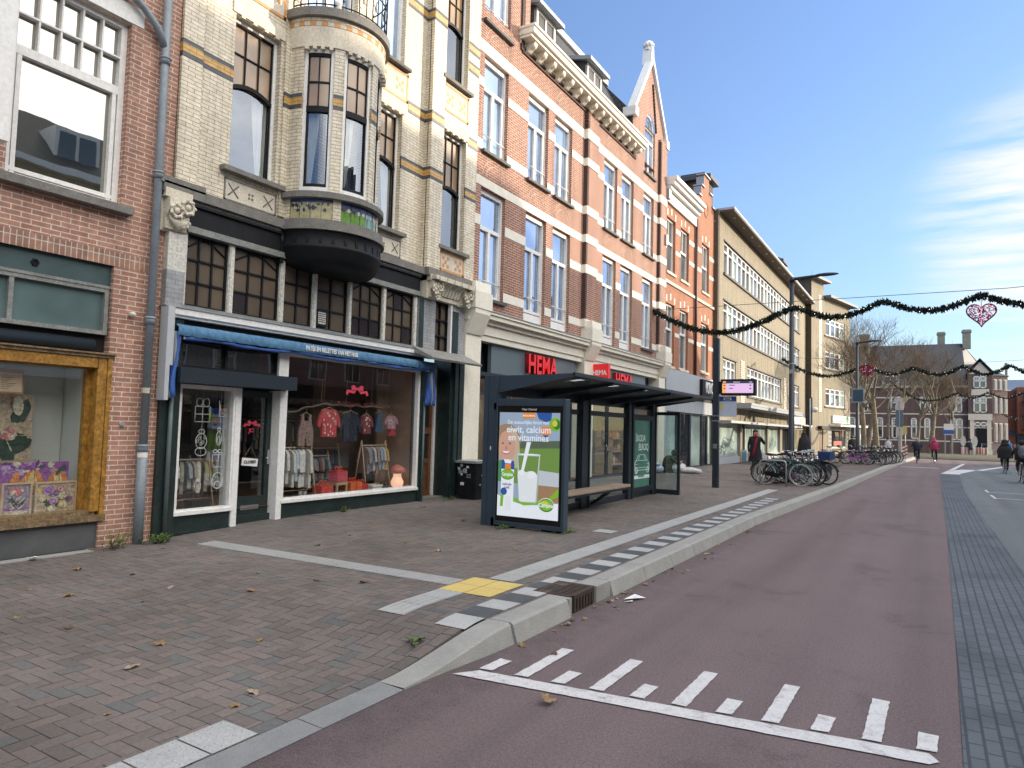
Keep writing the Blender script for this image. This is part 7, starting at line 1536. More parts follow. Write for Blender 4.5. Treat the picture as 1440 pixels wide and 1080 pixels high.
# ================================================================== bicycles (x: rear to front, wheels r .345)
WR = .345
def wheel_mb(cx):
    ty = MB(); ty.torus((cx,0,WR),WR-.018,.019,'y',26,6)
    rm = MB(); rm.torus((cx,0,WR),WR-.045,.011,'y',24,5); rm.tube([(cx,-.05,WR),(cx,.05,WR)],.022,8)
    for k in range(18): a = 2*PI*k/18; rm.tube([(cx+.02*math.cos(a+.4),.02*(1 if k%2 else -1),WR+.02*math.sin(a+.4)),(cx+(WR-.05)*math.cos(a),0,WR+(WR-.05)*math.sin(a))],.0025,3,0,cap=False)
    return ty, rm
def tubes(*ps, r=.016, n=7):
    mb = MB()
    for p in ps: mb.tube(p, r, n)
    return mb
def make_bike(name, fm, label, group, gents=True, basket=None, white_tyre=False):
    t_ = thing(name, label, 'bicycle', group=group, local=True)
    bb = (.46,0,.29); seat = (.30,0,.80); head = (.86,0,.80); headb = (.89,0,.68)
    f = tubes([bb,seat],[headb,bb],[(0,.05,WR),bb],[(0,-.05,WR),bb],[(0,.05,WR),(.32,.02,.72)],[(0,-.05,WR),(.32,-.02,.72)],[(.87,0,.86),headb])
    if gents: f.tube([(.31,0,.76),head],.016,7)
    else: f.tube([headb,(.72,0,.44),(.40,0,.44)],.017,7)
    f.build('frame', fm, t_)
    tubes([headb,(.91,.05,.64),(1.06,.05,WR)],[headb,(.91,-.05,.64),(1.06,-.05,WR)],r=.013).build('fork', fm, t_)
    for cx in (0,1.06):
        ty, rm = wheel_mb(cx); wo = ty.build('wheel', m_rubber if not white_tyre else M('pale_tyre', (.45,.44,.40), .7), t_); rm.build('rim', m_chrome, wo)
    for cx, a0, a1 in ((0,.15,PI*.95),(1.06,.25,PI*1.0)): 
        mb = MB(); mb.torus((cx,0,WR),WR+.02,.017,'y',14,5,0,a0,a1); mb.build('mudguard', fm if gents else m_black, t_)
    mb = MB(); mb.tube([(.865,0,.86),(.85,0,1.02)],.013,6); mb.tube([(.66,.27,1.02),(.76,.25,1.04),(.86,.12,1.05),(.86,-.12,1.05),(.76,-.25,1.04),(.66,-.27,1.02)],.012,6); mb.build('handlebar', m_chrome, t_)
    mb = MB(); mb.tube([(.66,.27,1.02),(.76,.255,1.037)],.019,7); mb.tube([(.66,-.27,1.02),(.76,-.255,1.037)],.019,7); mb.build('grip', m_black, t_)
    mb = MB(); mb.ball((.20,0,.93),.13,.085,.035,10,6); mb.ball((.33,0,.925),.10,.03,.025,8,5); mb.tube([(.285,0,.80),(.255,0,.91)],.012,6); mb.build('saddle', m_black, t_)
    mb = MB(); mb.prism([(-.03,-.07,.30),(.52,-.07,.22),(.56,-.07,.30),(.50,-.07,.38),(.0,-.07,.40),(-.05,-.07,.36)],(0,.02,0)); mb.build('chain_guard', m_black if gents else fm, t_)
    mb = MB(); mb.torus((.46,-.05,.29),.075,.008,'y',14,4); mb.tube([(.46,-.09,.29),(.58,-.09,.18)],.011,5); mb.tube([(.46,.09,.29),(.34,.09,.40)],.011,5); mb.box(.53,.63,-.19,-.09,.165,.19); mb.box(.29,.39,.09,.19,.395,.42); mb.build('crank', m_chrome, t_)
    mb = MB(); mb.tube([(-.22,.07,.76),(.26,.06,.76)],.008,5); mb.tube([(-.22,-.07,.76),(.26,-.06,.76)],.008,5); mb.tube([(-.22,-.07,.76),(-.22,.07,.76)],.008,5); mb.tube([(-.15,.07,.76),(0,.06,WR)],.007,4); mb.tube([(-.15,-.07,.76),(0,-.06,WR)],.007,4); mb.box(-.2,.2,-.05,.05,.755,.765); mb.build('luggage_rack', m_chrome if not gents else m_black, t_)
    mb = MB(); mb.tube([(.02,.07,WR),(-.06,.2,.02)],.009,5); mb.tube([(.02,-.07,WR),(-.06,-.2,.02)],.009,5); mb.build('kickstand', m_chrome, t_)
    mb = MB(); mb.ball((.96,0,.78),.05,.045,.045,8,6); mb.build('front_lamp', m_chrome, t_)
    if basket:
        mb = MB(); mb.prism([(.86,-.2,.80),(1.2,-.2,.80),(1.24,-.24,1.06),(.86,-.24,1.06)],(0,.44,0)); mb.build('crate', basket, t_)
    return t_
BK = lambda n, c, r=.35: M('bike_'+n, c, r, var=.05)
b_blk, b_grn, b_pur, b_blu, b_gry, b_mint, b_red = BK('black',(.014,.015,.017)), BK('green',(.012,.09,.075)), BK('mauve',(.42,.16,.42)), BK('blue',(.03,.06,.16)), BK('grey',(.16,.17,.18)), BK('mint',(.16,.34,.28)), BK('wine',(.14,.02,.03))
m_crateb = M('blue_crate', (.025,.06,.17), .6, var=.1); m_wick = M('wicker_basket', (.22,.13,.07), .8, var=.3, scale=30)
protoA = make_bike('bicycle', b_blk, 'black bicycle with a crossbar packed into the nearer row by the lamp post', 'black bicycles in the nearer row')
protoB = make_bike('bicycle', b_pur, 'mauve pink bicycle with a swept low frame at the front of the farther row', None, False, None, False)
protoC = make_bike('bicycle', b_grn, 'green bicycle with pale tyre walls nearest the camera in the nearer row', None, True, None, True)
protoD = make_bike('bicycle', b_blk, 'black bicycle with a large dark blue crate on the front', None, False, m_crateb)
def put(o, x, y, rz, lean=0, z=None):
    o.location = (x,y,Z(x,y)+.005 if z is None else z); o.rotation_euler = (lean,0,rz); return o
def recolor(o, fm):
    for ch in o.children:
        if ch.name.split('.')[0] in ('frame','fork','mudguard') and ch.data.materials[0] in (b_blk,b_pur,b_grn):
            ch.material_slots[0].link = 'OBJECT'; ch.material_slots[0].material = fm
    return o
def relabel(o, label, group=None):
    o['label'] = label
    if group: o['group'] = group
    elif 'group' in o: del o['group']
    return o
put(protoC,-4.42,22.9,-.05,.07)
put(protoA,-4.6,23.35,.10,-.05)
put(protoD,-3.85,24.7,-.22,.04)
near = [(-4.25,23.6,-.15,.06,protoA,b_blk),(-4.05,23.95,-.34,.08,protoB,b_mint),(-4.20,24.3,.06,-.05,protoA,b_blk),(-4.40,25.1,-.12,.04,protoA,b_gry),(-4.20,25.4,.1,.07,protoB,b_blu),(-4.25,25.8,-.2,-.06,protoA,b_blk),(-4.50,26.7,0,.05,protoB,b_gry),(-4.45,27.3,.06,-.04,protoA,b_red)]
NL = {b_mint:'mint green low framed bicycle tucked in the middle of the nearer row', b_gry:None, b_blu:'blue low framed bicycle half hidden deep in the nearer row', b_red:'wine red bicycle at the far end of the nearer row', b_blk:None}
ng = 0
for x, y, rz, ln, pr, fm in near:
    c = recolor(copy_tree(pr), fm); put(c, x, y, rz, ln)
    if fm is b_blk: relabel(c, 'black bicycle with a crossbar packed into the nearer row by the lamp post', 'black bicycles in the nearer row')
    elif fm is b_gry: ng += 1; relabel(c, 'grey bicycle with a crossbar behind the blue crate' if ng == 1 else 'grey low framed bicycle second from the far end of the nearer row')
    else: relabel(c, NL[fm])
put(protoB,-4.02,43.6,-.04,.05)
far = [(-5.2,43.9,.1,.05,b_blk,0),(-4.7,44.5,.0,-.05,b_blk,0),(-3.4,44.3,-.25,.08,b_gry,1),(-4.0,45.2,.1,.04,b_blk,0),(-3.2,45.4,-.15,.06,b_blk,0),(-3.6,46.2,.05,-.05,b_gry,0),(-3.0,46.6,-.2,.07,b_blk,0),(-3.3,47.6,.1,.03,b_grn,1),(-2.9,48.3,-.1,.05,b_blk,0),(-3.2,49.2,.05,-.04,b_blk,0),(-2.8,50.2,-.1,.06,b_grn,0)]
for x, y, rz, ln, fm, k in far:
    c = recolor(copy_tree(protoB if k else protoA), fm); put(c, x, y, rz, ln, .155)
    relabel(c, {b_blk:'black bicycle standing in the farther row under the blue signed lamp', b_gry:'grey bicycle beside the mauve one in the farther row' if k else 'grey crossbar bicycle in the middle of the farther row', b_grn:'green low framed bicycle in the farther row' if k else 'green crossbar bicycle toward the end of the farther row'}[fm], 'black bicycles in the farther row' if fm is b_blk else None)
mb = MB(); hx, hy = -4.12, 22.55; mb.tube([(hx-.38,hy,.12),(hx-.38,hy,.86),(hx-.34,hy,.92),(hx-.28,hy,.94),(hx+.28,hy,.94),(hx+.34,hy,.92),(hx+.38,hy,.86),(hx+.38,hy,.12)],.024,8); rk = mb.build('bike_rack', m_steel); tag(rk, 'silver bike hoop nearest the camera beside the green bicycle', 'bike rack', )
for i, (x, y) in enumerate(((-4.0,23.8),(-4.0,25.2),(-4.0,26.3))):
    c = rk.copy(); COL.objects.link(c); c.location = (x-hx,y-hy,0); c['label'] = 'silver bike hoop standing among the nearer bicycles'; c['group'] = 'bike hoops among the nearer bicycles'

# ================================================================== people: one skinned body each
def person(name, label, loc, rotz, pose, mats, seg_mat, extra=None):
    """pose: {joint: (x,y,z,r)}; links join them; the figure looks along local +Y"""
    t_ = thing(name, label, 'person', loc, rotz, local=True); J = dict(pose['j']); L = list(pose['l'])
    for s_, sg in (('l',-1),('r',1)):              # hands: palm, four fingers of different length and a thumb
        h = Vector(J['hand_'+s_][:3]); w_ = Vector(J['wrist_'+s_][:3]); d = (h-w_).normalized(); side = d.cross(Vector((0,1,0) if abs(d.y) < .8 else (0,0,1))).normalized(); curl = d.cross(side).normalized()
        for k, (o_, ln) in enumerate(((-.028,.062),(-.010,.075),(.010,.078),(.028,.068))):
            a = h+side*o_+d*.03; b = a+d*ln*.5+curl*.008; c = b+d*ln*.4+curl*.028
            for nm, p in (('a',a),('b',b),('c',c)): J[f'f{k}{nm}_{s_}'] = (p.x,p.y,p.z,.009 if nm != 'c' else .0075)
            L += [('hand_'+s_,f'f{k}a_{s_}'),(f'f{k}a_{s_}',f'f{k}b_{s_}'),(f'f{k}b_{s_}',f'f{k}c_{s_}')]
        a = w_.lerp(h,.5)+side*-.035; b = a-side*.02+d*.045+curl*.015
        J['th_'+s_] = (a.x,a.y,a.z,.011); J['tt_'+s_] = (b.x,b.y,b.z,.009); L += [('wrist_'+s_,'th_'+s_),('th_'+s_,'tt_'+s_)]
    names = list(J); me = bpy.data.meshes.new('body'); me.from_pydata([J[n][:3] for n in names], [(names.index(a),names.index(b)) for a, b in L], [])
    o = bpy.data.objects.new('body', me); COL.objects.link(o)
    m = o.modifiers.new('skin','SKIN'); m.use_smooth_shade = True
    if not me.skin_vertices: me.skin_vertices.new()
    sv = me.skin_vertices[0].data
    for i, n in enumerate(names): r = J[n][3]; sv[i].radius = (r, J[n][4] if len(J[n]) > 4 else r); sv[i].use_root = (n == 'pelvis')
    s2 = o.modifiers.new('sub','SUBSURF'); s2.levels = 2; s2.render_levels = 2
    dg = bpy.context.evaluated_depsgraph_get(); dg.update(); nm = bpy.data.meshes.new_from_object(o.evaluated_get(dg)); bpy.data.objects.remove(o); bpy.data.meshes.remove(me)
    nm.materials.clear()
    for q in mats: nm.materials.append(q)
    segs = [(Vector(J[a][:3]),Vector(J[b][:3]),seg_mat(a,b)) for a, b in L]
    for p in nm.polygons:
        c = p.center; best = None
        for a, b, k in segs:
            ab = b-a; q = max(0,min(1,(c-a).dot(ab)/max(ab.length_squared,1e-9))); dd = (c-a-ab*q).length
            if best is None or dd < best[0]: best = (dd,k)
        p.material_index = best[1]; p.use_smooth = True
    o = bpy.data.objects.new('body', nm); COL.objects.link(o); o.parent = t_
    hx, hy, hz = J['head'][:3]
    mb = MB(); [mb.ball((hx+q*.032,hy+.092,hz+.015),.012,.008,.009,6,4) for q in (-1,1)]; mb.build('eyes', m_black, t_)
    mb = MB(); mb.tube([(hx-.03,hy+.086,hz-.05),(hx,hy+.094,hz-.052),(hx+.03,hy+.086,hz-.05)],.007,5); mb.build('mouth', M('lips', (.30,.09,.08), .6), t_)
    if extra: extra(t_, J)
    return t_
LIMBS = [('pelvis','spine'),('spine','chest'),('chest','neck'),('neck','jaw'),('jaw','head'),('head','crown'),('jaw','nose')]
for s_ in 'lr': LIMBS += [('chest','shoulder_'+s_),('shoulder_'+s_,'elbow_'+s_),('elbow_'+s_,'wrist_'+s_),('wrist_'+s_,'hand_'+s_),('pelvis','hip_'+s_),('hip_'+s_,'knee_'+s_),('knee_'+s_,'ankle_'+s_),('ankle_'+s_,'toe_'+s_)]
def pose(**k):
    j = dict(pelvis=(0,0,.96,.14,.11),spine=(0,0,1.16,.13,.10),chest=(0,0,1.36,.15,.11),neck=(0,.0,1.48,.05),jaw=(0,.03,1.56,.06),head=(0,.02,1.62,.082,.092),crown=(0,.0,1.685,.06),nose=(0,.125,1.585,.013),
      shoulder_l=(-.19,0,1.40,.065),elbow_l=(-.25,-.02,1.12,.046),wrist_l=(-.25,.05,.88,.032),hand_l=(-.25,.07,.80,.034,.02),shoulder_r=(.19,0,1.40,.065),elbow_r=(.25,-.02,1.12,.046),wrist_r=(.25,.05,.88,.032),hand_r=(.25,.07,.80,.034,.02),
      hip_l=(-.095,0,.90,.09),knee_l=(-.10,.03,.50,.06),ankle_l=(-.10,0,.09,.04),toe_l=(-.11,.15,.04,.035),hip_r=(.095,0,.90,.09),knee_r=(.10,.03,.50,.06),ankle_r=(.10,0,.09,.04),toe_r=(.11,.15,.04,.035))
    j.update(k); return dict(j=j, l=LIMBS)
def seg_std(a, b):      # 0 skin 1 coat 2 trousers 3 shoes
    if 'toe' in b: return 3
    if b.startswith(('knee','ankle')): return 2
    if b.startswith(('hand','f','th','tt')) or a.startswith(('hand','f','th')) or b in ('jaw','head','crown','nose'): return 0
    return 1
c_blk = M('black_coat', (.016,.016,.019), .85, var=.3, scale=12); c_drk = M('dark_trousers', (.022,.024,.03), .85, var=.2); c_red = M('red_scarf', (.24,.012,.03), .85, var=.2); c_olive = M('olive_coat', (.035,.028,.02), .9, var=.3, scale=10); c_pink = M('magenta_scarf', (.36,.035,.10), .8, var=.2); c_navy = M('navy_jacket', (.015,.02,.04), .8, var=.2); c_gry = M('grey_pack', (.13,.14,.155), .7, var=.15); c_hair = M('dark_hair', (.03,.02,.015), .6); c_hairg = M('grey_hair', (.30,.29,.27), .7); c_blanket = M('white_blanket', (.50,.51,.52), .9, var=.2, scale=8, bump=.5, bscale=12); c_fur = M('fur_trim', (.20,.15,.10), .9, var=.4, scale=40)
def hair(col, lo=-.02, back=.02, big=1., long=0):
    def f(t_, J):
        x, y, z = J['head'][:3]; mb = MB(); mb.ball((x,y-.02-back*.3,z+.03),.098*big,.105*big,.098*big,14,9)
        if long: mb.tube([(x,y-.05,z+.02),(x,y-.10,z-.10),(x,y-.10,z-long)],[.09,.085,.05],10)
        mb.build('hair', col, t_)
    return f
def skirt(t_, prof, col, nm='coat', c=(0,0,0), squash=.75):
    mb = MB(); mb.tf = Matrix.Translation(c) @ Matrix.Scale(squash,4,(0,1,0)); mb.lathe(prof,(0,0,0),18); mb.tf = None; return mb.build(nm, col, t_)
def ex_woman(t_, J):
    hair(c_hair, long=.22)(t_, J); skirt(t_,[(.26,.52),(.25,.75),(.20,1.0),(.19,1.2),(.21,1.36),(.10,1.47)],c_blk)
    mb = MB(); mb.torus((0,.03,1.46),.085,.045,'z',14,7); mb.tube([(-.03,.12,1.42),(.03,.165,1.2),(.10,.185,.9),(.13,.19,.72)],[.04,.04,.045,.035],8); mb.build('scarf', c_red, t_)
person('person','woman in a long black coat and red scarf walking with a phone at her ear',(-5.68,27.6,.16),math.radians(205),pose(elbow_l=(-.33,.08,1.18,.05),wrist_l=(-.17,.17,1.44,.035),hand_l=(-.11,.13,1.53,.034,.02),knee_r=(.10,.14,.52,.06),ankle_r=(.10,.12,.10,.04),toe_r=(.11,.27,.06,.035),ankle_l=(-.10,-.12,.11,.04),toe_l=(-.11,.02,.04,.035)),[m_skin,c_blk,c_drk,m_black],seg_std,ex_woman)
tag(boxes((-.012,.012,-.04,.04,-.07,.07)).build('phone', m_black), 'black phone held to the ear of the woman in the red scarf', 'phone'); ph = bpy.data.objects['phone']; ph.location = (-5.68+.115*math.cos(math.radians(25))-.05,27.6-.03,.16+1.60); ph.rotation_euler = (0,.15,math.radians(205))
def ex_hood(t_, J):
    x, y, z = J['head'][:3]; mb = MB(); mb.ball((x,y-.02,z+.03),.13,.14,.14,14,9); mb.tube([(x,y-.04,z),(x,y-.06,z-.16)],[.13,.17],12); mb.build('hood', c_blk, t_); skirt(t_,[(.33,.62),(.33,.85),(.28,1.1),(.26,1.3),(.12,1.48)],c_blk)
person('person','person in a black hooded coat standing with back turned behind the bicycles',(-5.15,36,.15),math.radians(20),pose(neck=(0,.05,1.46,.05),jaw=(0,.10,1.50,.06),head=(0,.11,1.56,.082,.092),crown=(0,.11,1.62,.06),nose=(0,.21,1.52,.013)),[m_skin,c_blk,c_drk,m_black],seg_std,ex_hood)
def ex_seat(t_, J):
    x, y, z = J['head'][:3]; mb = MB(); mb.ball((x,y-.03,z+.02),.125,.13,.135,14,9); mb.build('hood', c_olive, t_)
    mb = MB(); mb.ball((.0,.28,.20),.30,.30,.19,16,9); mb.ball((.05,.75,.13),.22,.40,.12,14,8); mb.ball((-.1,.45,.26),.16,.22,.13,12,8); mb.ball((.1,1.1,.10),.12,.14,.10,10,7); mb.build('blanket', c_blanket, t_)
    skirt(t_,[(.27,.02),(.28,.2),(.25,.40),(.20,.56),(.08,.66)],c_olive,'coat',(0,.0,0),.85)
person('person','hooded person in a dark olive coat sitting on the pavement under a white blanket',(-8.45,25.75,.17),math.radians(-65),pose(pelvis=(0,0,.16,.16,.13),spine=(0,.05,.36,.15,.12),chest=(0,.12,.54,.16,.12),neck=(0,.2,.64,.05),jaw=(0,.26,.68,.06),head=(0,.26,.74,.085,.095),crown=(0,.25,.81,.06),nose=(0,.365,.70,.013),shoulder_l=(-.2,.1,.58,.07),elbow_l=(-.24,.26,.38,.05),wrist_l=(-.08,.42,.42,.035),hand_l=(-.03,.48,.44,.034,.02),shoulder_r=(.2,.1,.58,.07),elbow_r=(.24,.26,.38,.05),wrist_r=(.08,.42,.40,.035),hand_r=(.03,.48,.42,.034,.02),hip_l=(-.11,.04,.14,.10),knee_l=(-.16,.44,.30,.07),ankle_l=(-.12,.78,.08,.05),toe_l=(-.12,.92,.10,.04),hip_r=(.11,.04,.14,.10),knee_r=(.14,.48,.16,.07),ankle_r=(.10,.95,.07,.05),toe_r=(.1,1.1,.09,.04)),[m_skin,c_olive,c_drk,m_black],seg_std,ex_seat)
mb = MB(); mb.ball((-8.62,25.12,.34),.20,.26,.17,12,8); mb.ball((-8.62,25.02,.52),.12,.15,.08,10,6); mb.tube([(-8.62,25.0,.5),(-8.66,24.9,.66),(-8.60,24.86,.6)],.02,5); tag(mb.build('plastic_bag', M('pale_blue_plastic', (.42,.48,.58), .4, var=.15, scale=9)), 'stuffed pale blue plastic bag beside the seated person', 'bag')

# cyclists
def cyclist(label, blabel, x, y, rz, mats, extra, bike, big=1.):
    b = recolor(copy_tree(protoA), bike); relabel(b, blabel); b.location = (x,y,.006); b.rotation_euler = (0,0,rz+PI/2)
    dx, dy = -.22*math.sin(rz), .22*math.cos(rz)
    P = pose(pelvis=(0,0,.98,.15,.13),spine=(0,.04,1.16,.145,.11),chest=(0,.12,1.36,.165,.12),neck=(0,.16,1.47,.05),jaw=(0,.20,1.54,.06),head=(0,.19,1.61,.085,.095),crown=(0,.18,1.68,.06),nose=(0,.295,1.57,.013),
      shoulder_l=(-.20,.12,1.39,.07),elbow_l=(-.30,.22,1.17,.05),wrist_l=(-.28,.42,1.07,.034),hand_l=(-.27,.48,1.055,.034,.02),shoulder_r=(.20,.12,1.39,.07),elbow_r=(.30,.22,1.17,.05),wrist_r=(.28,.42,1.07,.034),hand_r=(.27,.48,1.055,.034,.02),
      hip_l=(-.10,.03,.94,.10),knee_l=(-.13,.38,.72,.065),ankle_l=(-.13,.14,.48,.045),toe_l=(-.14,.28,.43,.038),hip_r=(.10,.03,.94,.10),knee_r=(.12,.28,.60,.065),ankle_r=(.13,.34,.26,.045),toe_r=(.14,.46,.20,.038))
    return person('person', label, (x+dx,y+dy,.006), rz, P, mats, seg_std, extra)
def ex_c1(t_, J): hair(c_hairg)(t_, J); skirt(t_,[(.24,.92),(.25,1.1),(.24,1.28),(.10,1.47)],c_navy,'jacket',(0,.06,0),.8)
cyclist('man in a dark navy jacket cycling away on the red road','black bicycle under the man in the navy jacket',-.76,55.6,.05,[m_skin,c_navy,c_drk,m_black],ex_c1,b_blk)
def ex_c2(t_, J):
    x, y, z = J['head'][:3]; mb = MB(); mb.ball((x,y-.02,z+.02),.125,.13,.135,14,9); mb.tube([(x,y-.05,z),(x,y-.10,z-.14),(x,y-.09,z-.28)],[.12,.15,.12],12); mb.build('headscarf', c_pink, t_); skirt(t_,[(.23,.95),(.24,1.1),(.23,1.28),(.10,1.46)],c_pink,'jacket',(0,.06,0),.8)
cyclist('woman in a bright pink headscarf and jacket cycling away','pale bicycle under the woman in the pink headscarf',.24,56.6,-.05,[m_skin,c_pink,c_drk,m_black],ex_c2,b_gry)
def ex_c3(t_, J):
    x, y, z = J['head'][:3]; mb = MB(); mb.ball((x,y-.03,z+.02),.15,.15,.15,14,9); mb.tube([(x,y-.05,z-.02),(x,y-.08,z-.2)],[.15,.22],12); mb.build('hood', c_blk, t_); mb = MB(); mb.torus((x,y+.06,z+.02),.13,.03,'y',14,6); mb.build('fur_trim', c_fur, t_); skirt(t_,[(.34,.80),(.33,1.0),(.31,1.2),(.28,1.34),(.12,1.48)],c_blk,'coat',(0,.04,0),.8)
cyclist('person in a thick black hooded coat cycling away on the grey lane','dark bicycle under the person in the thick black coat',3.36,44.2,.03,[m_skin,c_blk,c_drk,m_black],ex_c3,b_blk)
def ex_c4(t_, J): hair(c_blk,big=1.08)(t_, J); skirt(t_,[(.25,.92),(.26,1.1),(.25,1.3),(.10,1.47)],c_blk,'jacket',(0,.06,0),.8)
cx4, cy4 = 3.24, 35.2
cyclist('person in black with a grey backpack cycling at the right edge','brown saddled bicycle under the person with the grey backpack',cx4,cy4,.02,[m_skin,c_blk,M('brown_trousers',(.05,.035,.03),.85),m_white],ex_c4,b_gry)
mb = MB(); mb.ball((cx4,cy4+.0,1.26),.17,.13,.25,14,10); mb.ball((cx4,cy4-.09,1.16),.12,.07,.11,12,8); mb.tube([(cx4-.12,cy4+.1,1.48),(cx4-.13,cy4+.28,1.40)],.025,6); mb.tube([(cx4+.12,cy4+.1,1.48),(cx4+.13,cy4+.28,1.40)],.025,6); tag(mb.build('backpack', c_gry), 'grey backpack on the back of the cyclist at the right edge', 'backpack')
def ex_w(t_, J): hair(c_hair)(t_, J); skirt(t_,[(.23,.92),(.24,1.1),(.23,1.3),(.10,1.47)],M('white_jacket',(.55,.57,.60),.8),'jacket',(0,.03,0),.8)
for lab, x, y, rz, mm in (('pedestrian in a dark coat under the pharmacy canopy',-4.9,57,.4,c_blk),('pedestrian in a pale jacket beyond the farther bicycles',-2.75,61,.2,c_gry),('pedestrian in dark clothes by the far barriers',3.3,80,1.2,c_navy),('pedestrian in a bright blue jacket at the far fence',6.3,80,-.6,M('bright_blue_jacket',(.03,.20,.55),.8))):
    person('person', lab, (x,y,.02), rz, pose(), [m_skin,mm,c_drk,m_black], seg_std, ex_w if 'pale' in lab else (lambda t_, J, mm=mm: (hair(c_hair)(t_, J), skirt(t_,[(.25,.7),(.25,1.1),(.23,1.3),(.10,1.47)],mm,'coat'))))

# ================================================================== bare trees
m_bark = M('plane_bark', (.22,.185,.13), .9, var=.35, scale=5, bump=.3); m_twig = M('winter_twigs', (.125,.088,.058), .9, var=.3, scale=2)
def tree(x, y, h, seed, label, tr=.2, spread=1., twigs=True, group='bare trees along the square'):
    r2 = random.Random(seed); t_ = thing('bare_tree', label, 'tree', (x,y,0), group=group); tk = MB(); tw = MB()
    def grow(p, d, L, r, lev):
        n = 4 if lev < 2 else 3; pts = [p]; q = p; dd = d.copy()
        for i in range(n):
            dd = (dd+Vector((r2.gauss(0,.13 if lev else .03),r2.gauss(0,.13 if lev else .03),r2.gauss(.05,.08)))).normalized(); q = q+dd*(L/n); pts.append(q)
        r1 = max(.006, r*.58); mbx = tk if lev < 3 else tw
        mbx.tube(pts, [r+(r1-r)*i/n for i in range(n+1)], 7 if lev < 2 else (5 if lev < 3 else 3), 0, cap=False)
        if lev >= 5: return
        k = r2.randint(3,5) if lev < 4 else 6
        for i in range(k):
            f = .45+.55*(i+r2.random()*.6)/k if lev > 0 else .72+.28*(i+r2.random())/k
            j = min(n-1,int(f*n)); b = pts[j].lerp(pts[j+1], f*n-j if f*n-j <= 1 else 1)
            a = r2.uniform(0,2*PI); tilt = r2.uniform(.45,1.0)*spread; o = dd.orthogonal().normalized(); o = Matrix.Rotation(a,3,dd) @ o
            nd = (dd*math.cos(tilt)+o*math.sin(tilt)).normalized(); nd.z = nd.z*.8+.30; nd.normalize()
            grow(b, nd, L*r2.uniform(.55,.78), r1*r2.uniform(.6,.85), lev+1)
    tk.tube([(x,y,-.1),(x,y,.25)],[tr*1.45,tr*1.05],8,cap=False)
    grow(Vector((x,y,.2)), Vector((r2.gauss(0,.04),r2.gauss(0,.04),1)).normalized(), h*.42, tr, 0)
    tk.build('trunk', m_bark, t_); tw.build('crown', m_twig, t_); return t_
TL = 'bare winter plane tree among the trees before the brown building'
tree(-4.17,57.8,10.5,11,'bare plane tree with a pale trunk left of its twin by the farther bicycles',.22,.8); tree(-3.4,59.3,11,12,'bare plane tree with a pale trunk just right of its twin by the farther bicycles',.24,.85)
for i, (x, y, h, tr) in enumerate(((.05,79,11,.26),(-2.4,74,11,.2),(-5.2,76,12,.22),(-1.2,84,10.5,.2),(1.9,86,9,.16),(-7.5,70,13,.22),(-3.9,86,11,.2))): tree(x,y,h,20+i,TL if i else 'leaning bare tree standing alone right of the info pillar',tr,1.05)
tree(-10.5,92,20.,31,'tall bare tree rising behind the buff corner block',.3,.8); tree(-14.,100,20,32,'second tall bare tree behind the buff corner block',.3,.8)

# ================================================================== far street furniture
tp = thing('info_pillar', 'tall pale information pillar with dark blue panels', 'sign', (-2.0,62,.1)); boxes((-2.26,-1.76,61.95,62.05,3.85,4.8),(-2.26,-1.76,61.95,62.05,1.9,2.55)).build('pale_panel', M('pale_panel', (.52,.52,.50), .5), tp); boxes((-2.26,-1.76,61.94,62.06,2.55,3.85)).build('blue_panel', M('panel_blue', (.10,.15,.20), .5), tp); boxes((-2.1,-1.92,61.93,62.07,.1,1.9),(-2.04,-1.98,61.93,61.94,2,4.6)).build('post', m_zinc, tp)
bo = thing('marker_board', 'red and white striped marker board at the end of the bicycle parking', 'road marker', (-1.68,62.4,.1)); mb = MB(); mb.box(-1.86,-1.5,62.4,62.44,.15,1.15,0)
for k in range(4): z = .2+.26*k; mb.poly([(-1.86,62.395,z),(-1.5,62.395,z+.18),(-1.5,62.395,z+.31),(-1.86,62.395,z+.13)],1)
mb.build('board', [m_white, M('sign_red', (.38,.02,.03), .4)], bo); boxes((-1.72,-1.64,62.44,62.5,.05,1.1),(-1.9,-1.45,62.35,62.55,.0,.12)).build('base', m_black, bo)
ys_ = thing('yellow_sign', 'small yellow and white sign on a thin pole by the info pillar', 'sign', (-1.55,60,.1)); mb = MB(); mb.tube([(-1.58,60,0),(-1.58,60,2.6)],.03,6); mb.build('pole', m_zinc, ys_); boxes((-1.72,-1.46,59.95,59.98,1.95,2.6)).build('panel', M('sign_cream', (.60,.50,.18), .5), ys_)
ns = thing('notice_sign', 'white and blue notice sign on two posts before the brown building', 'sign', (1.6,82,0)); boxes((1.2,2.0,81.9,81.96,2.1,3.2)).build('panel', m_white, ns); boxes((1.1,2.1,81.86,81.9,2.2,2.6)).build('blue_strip', M('strip_blue', (.05,.12,.4), .5), ns); boxes((1.25,1.37,81.96,82.05,0,2.3),(1.85,1.97,81.96,82.05,0,2.3)).build('post', m_zinc, ns)
wr = M('barrier_orange', (.62,.20,.10), .6, var=.3, scale=3)
for i, (x, r) in enumerate(((2.95,.2),(3.85,-.2),(4.3,-.4))):
    t_ = thing('road_barrier', ['left red and white road works barrier','middle red and white road works barrier','right red and white road works barrier'][i]+' before the brown building', 'barrier', (x,80,.1)); mb = MB(); mb.box(x-.4,x+.4,80,80.05,.3,.95,0)
    for k in range(3): mb.box(x-.4+.28*k,x-.26+.28*k,79.99,80.0,.32,.93,1)
    mb.build('board', [m_white, wr], t_); boxes((x-.35,x-.3,79.8,80.3,0,1.0),(x+.3,x+.35,79.8,80.3,0,1.0)).build('leg', m_white, t_)
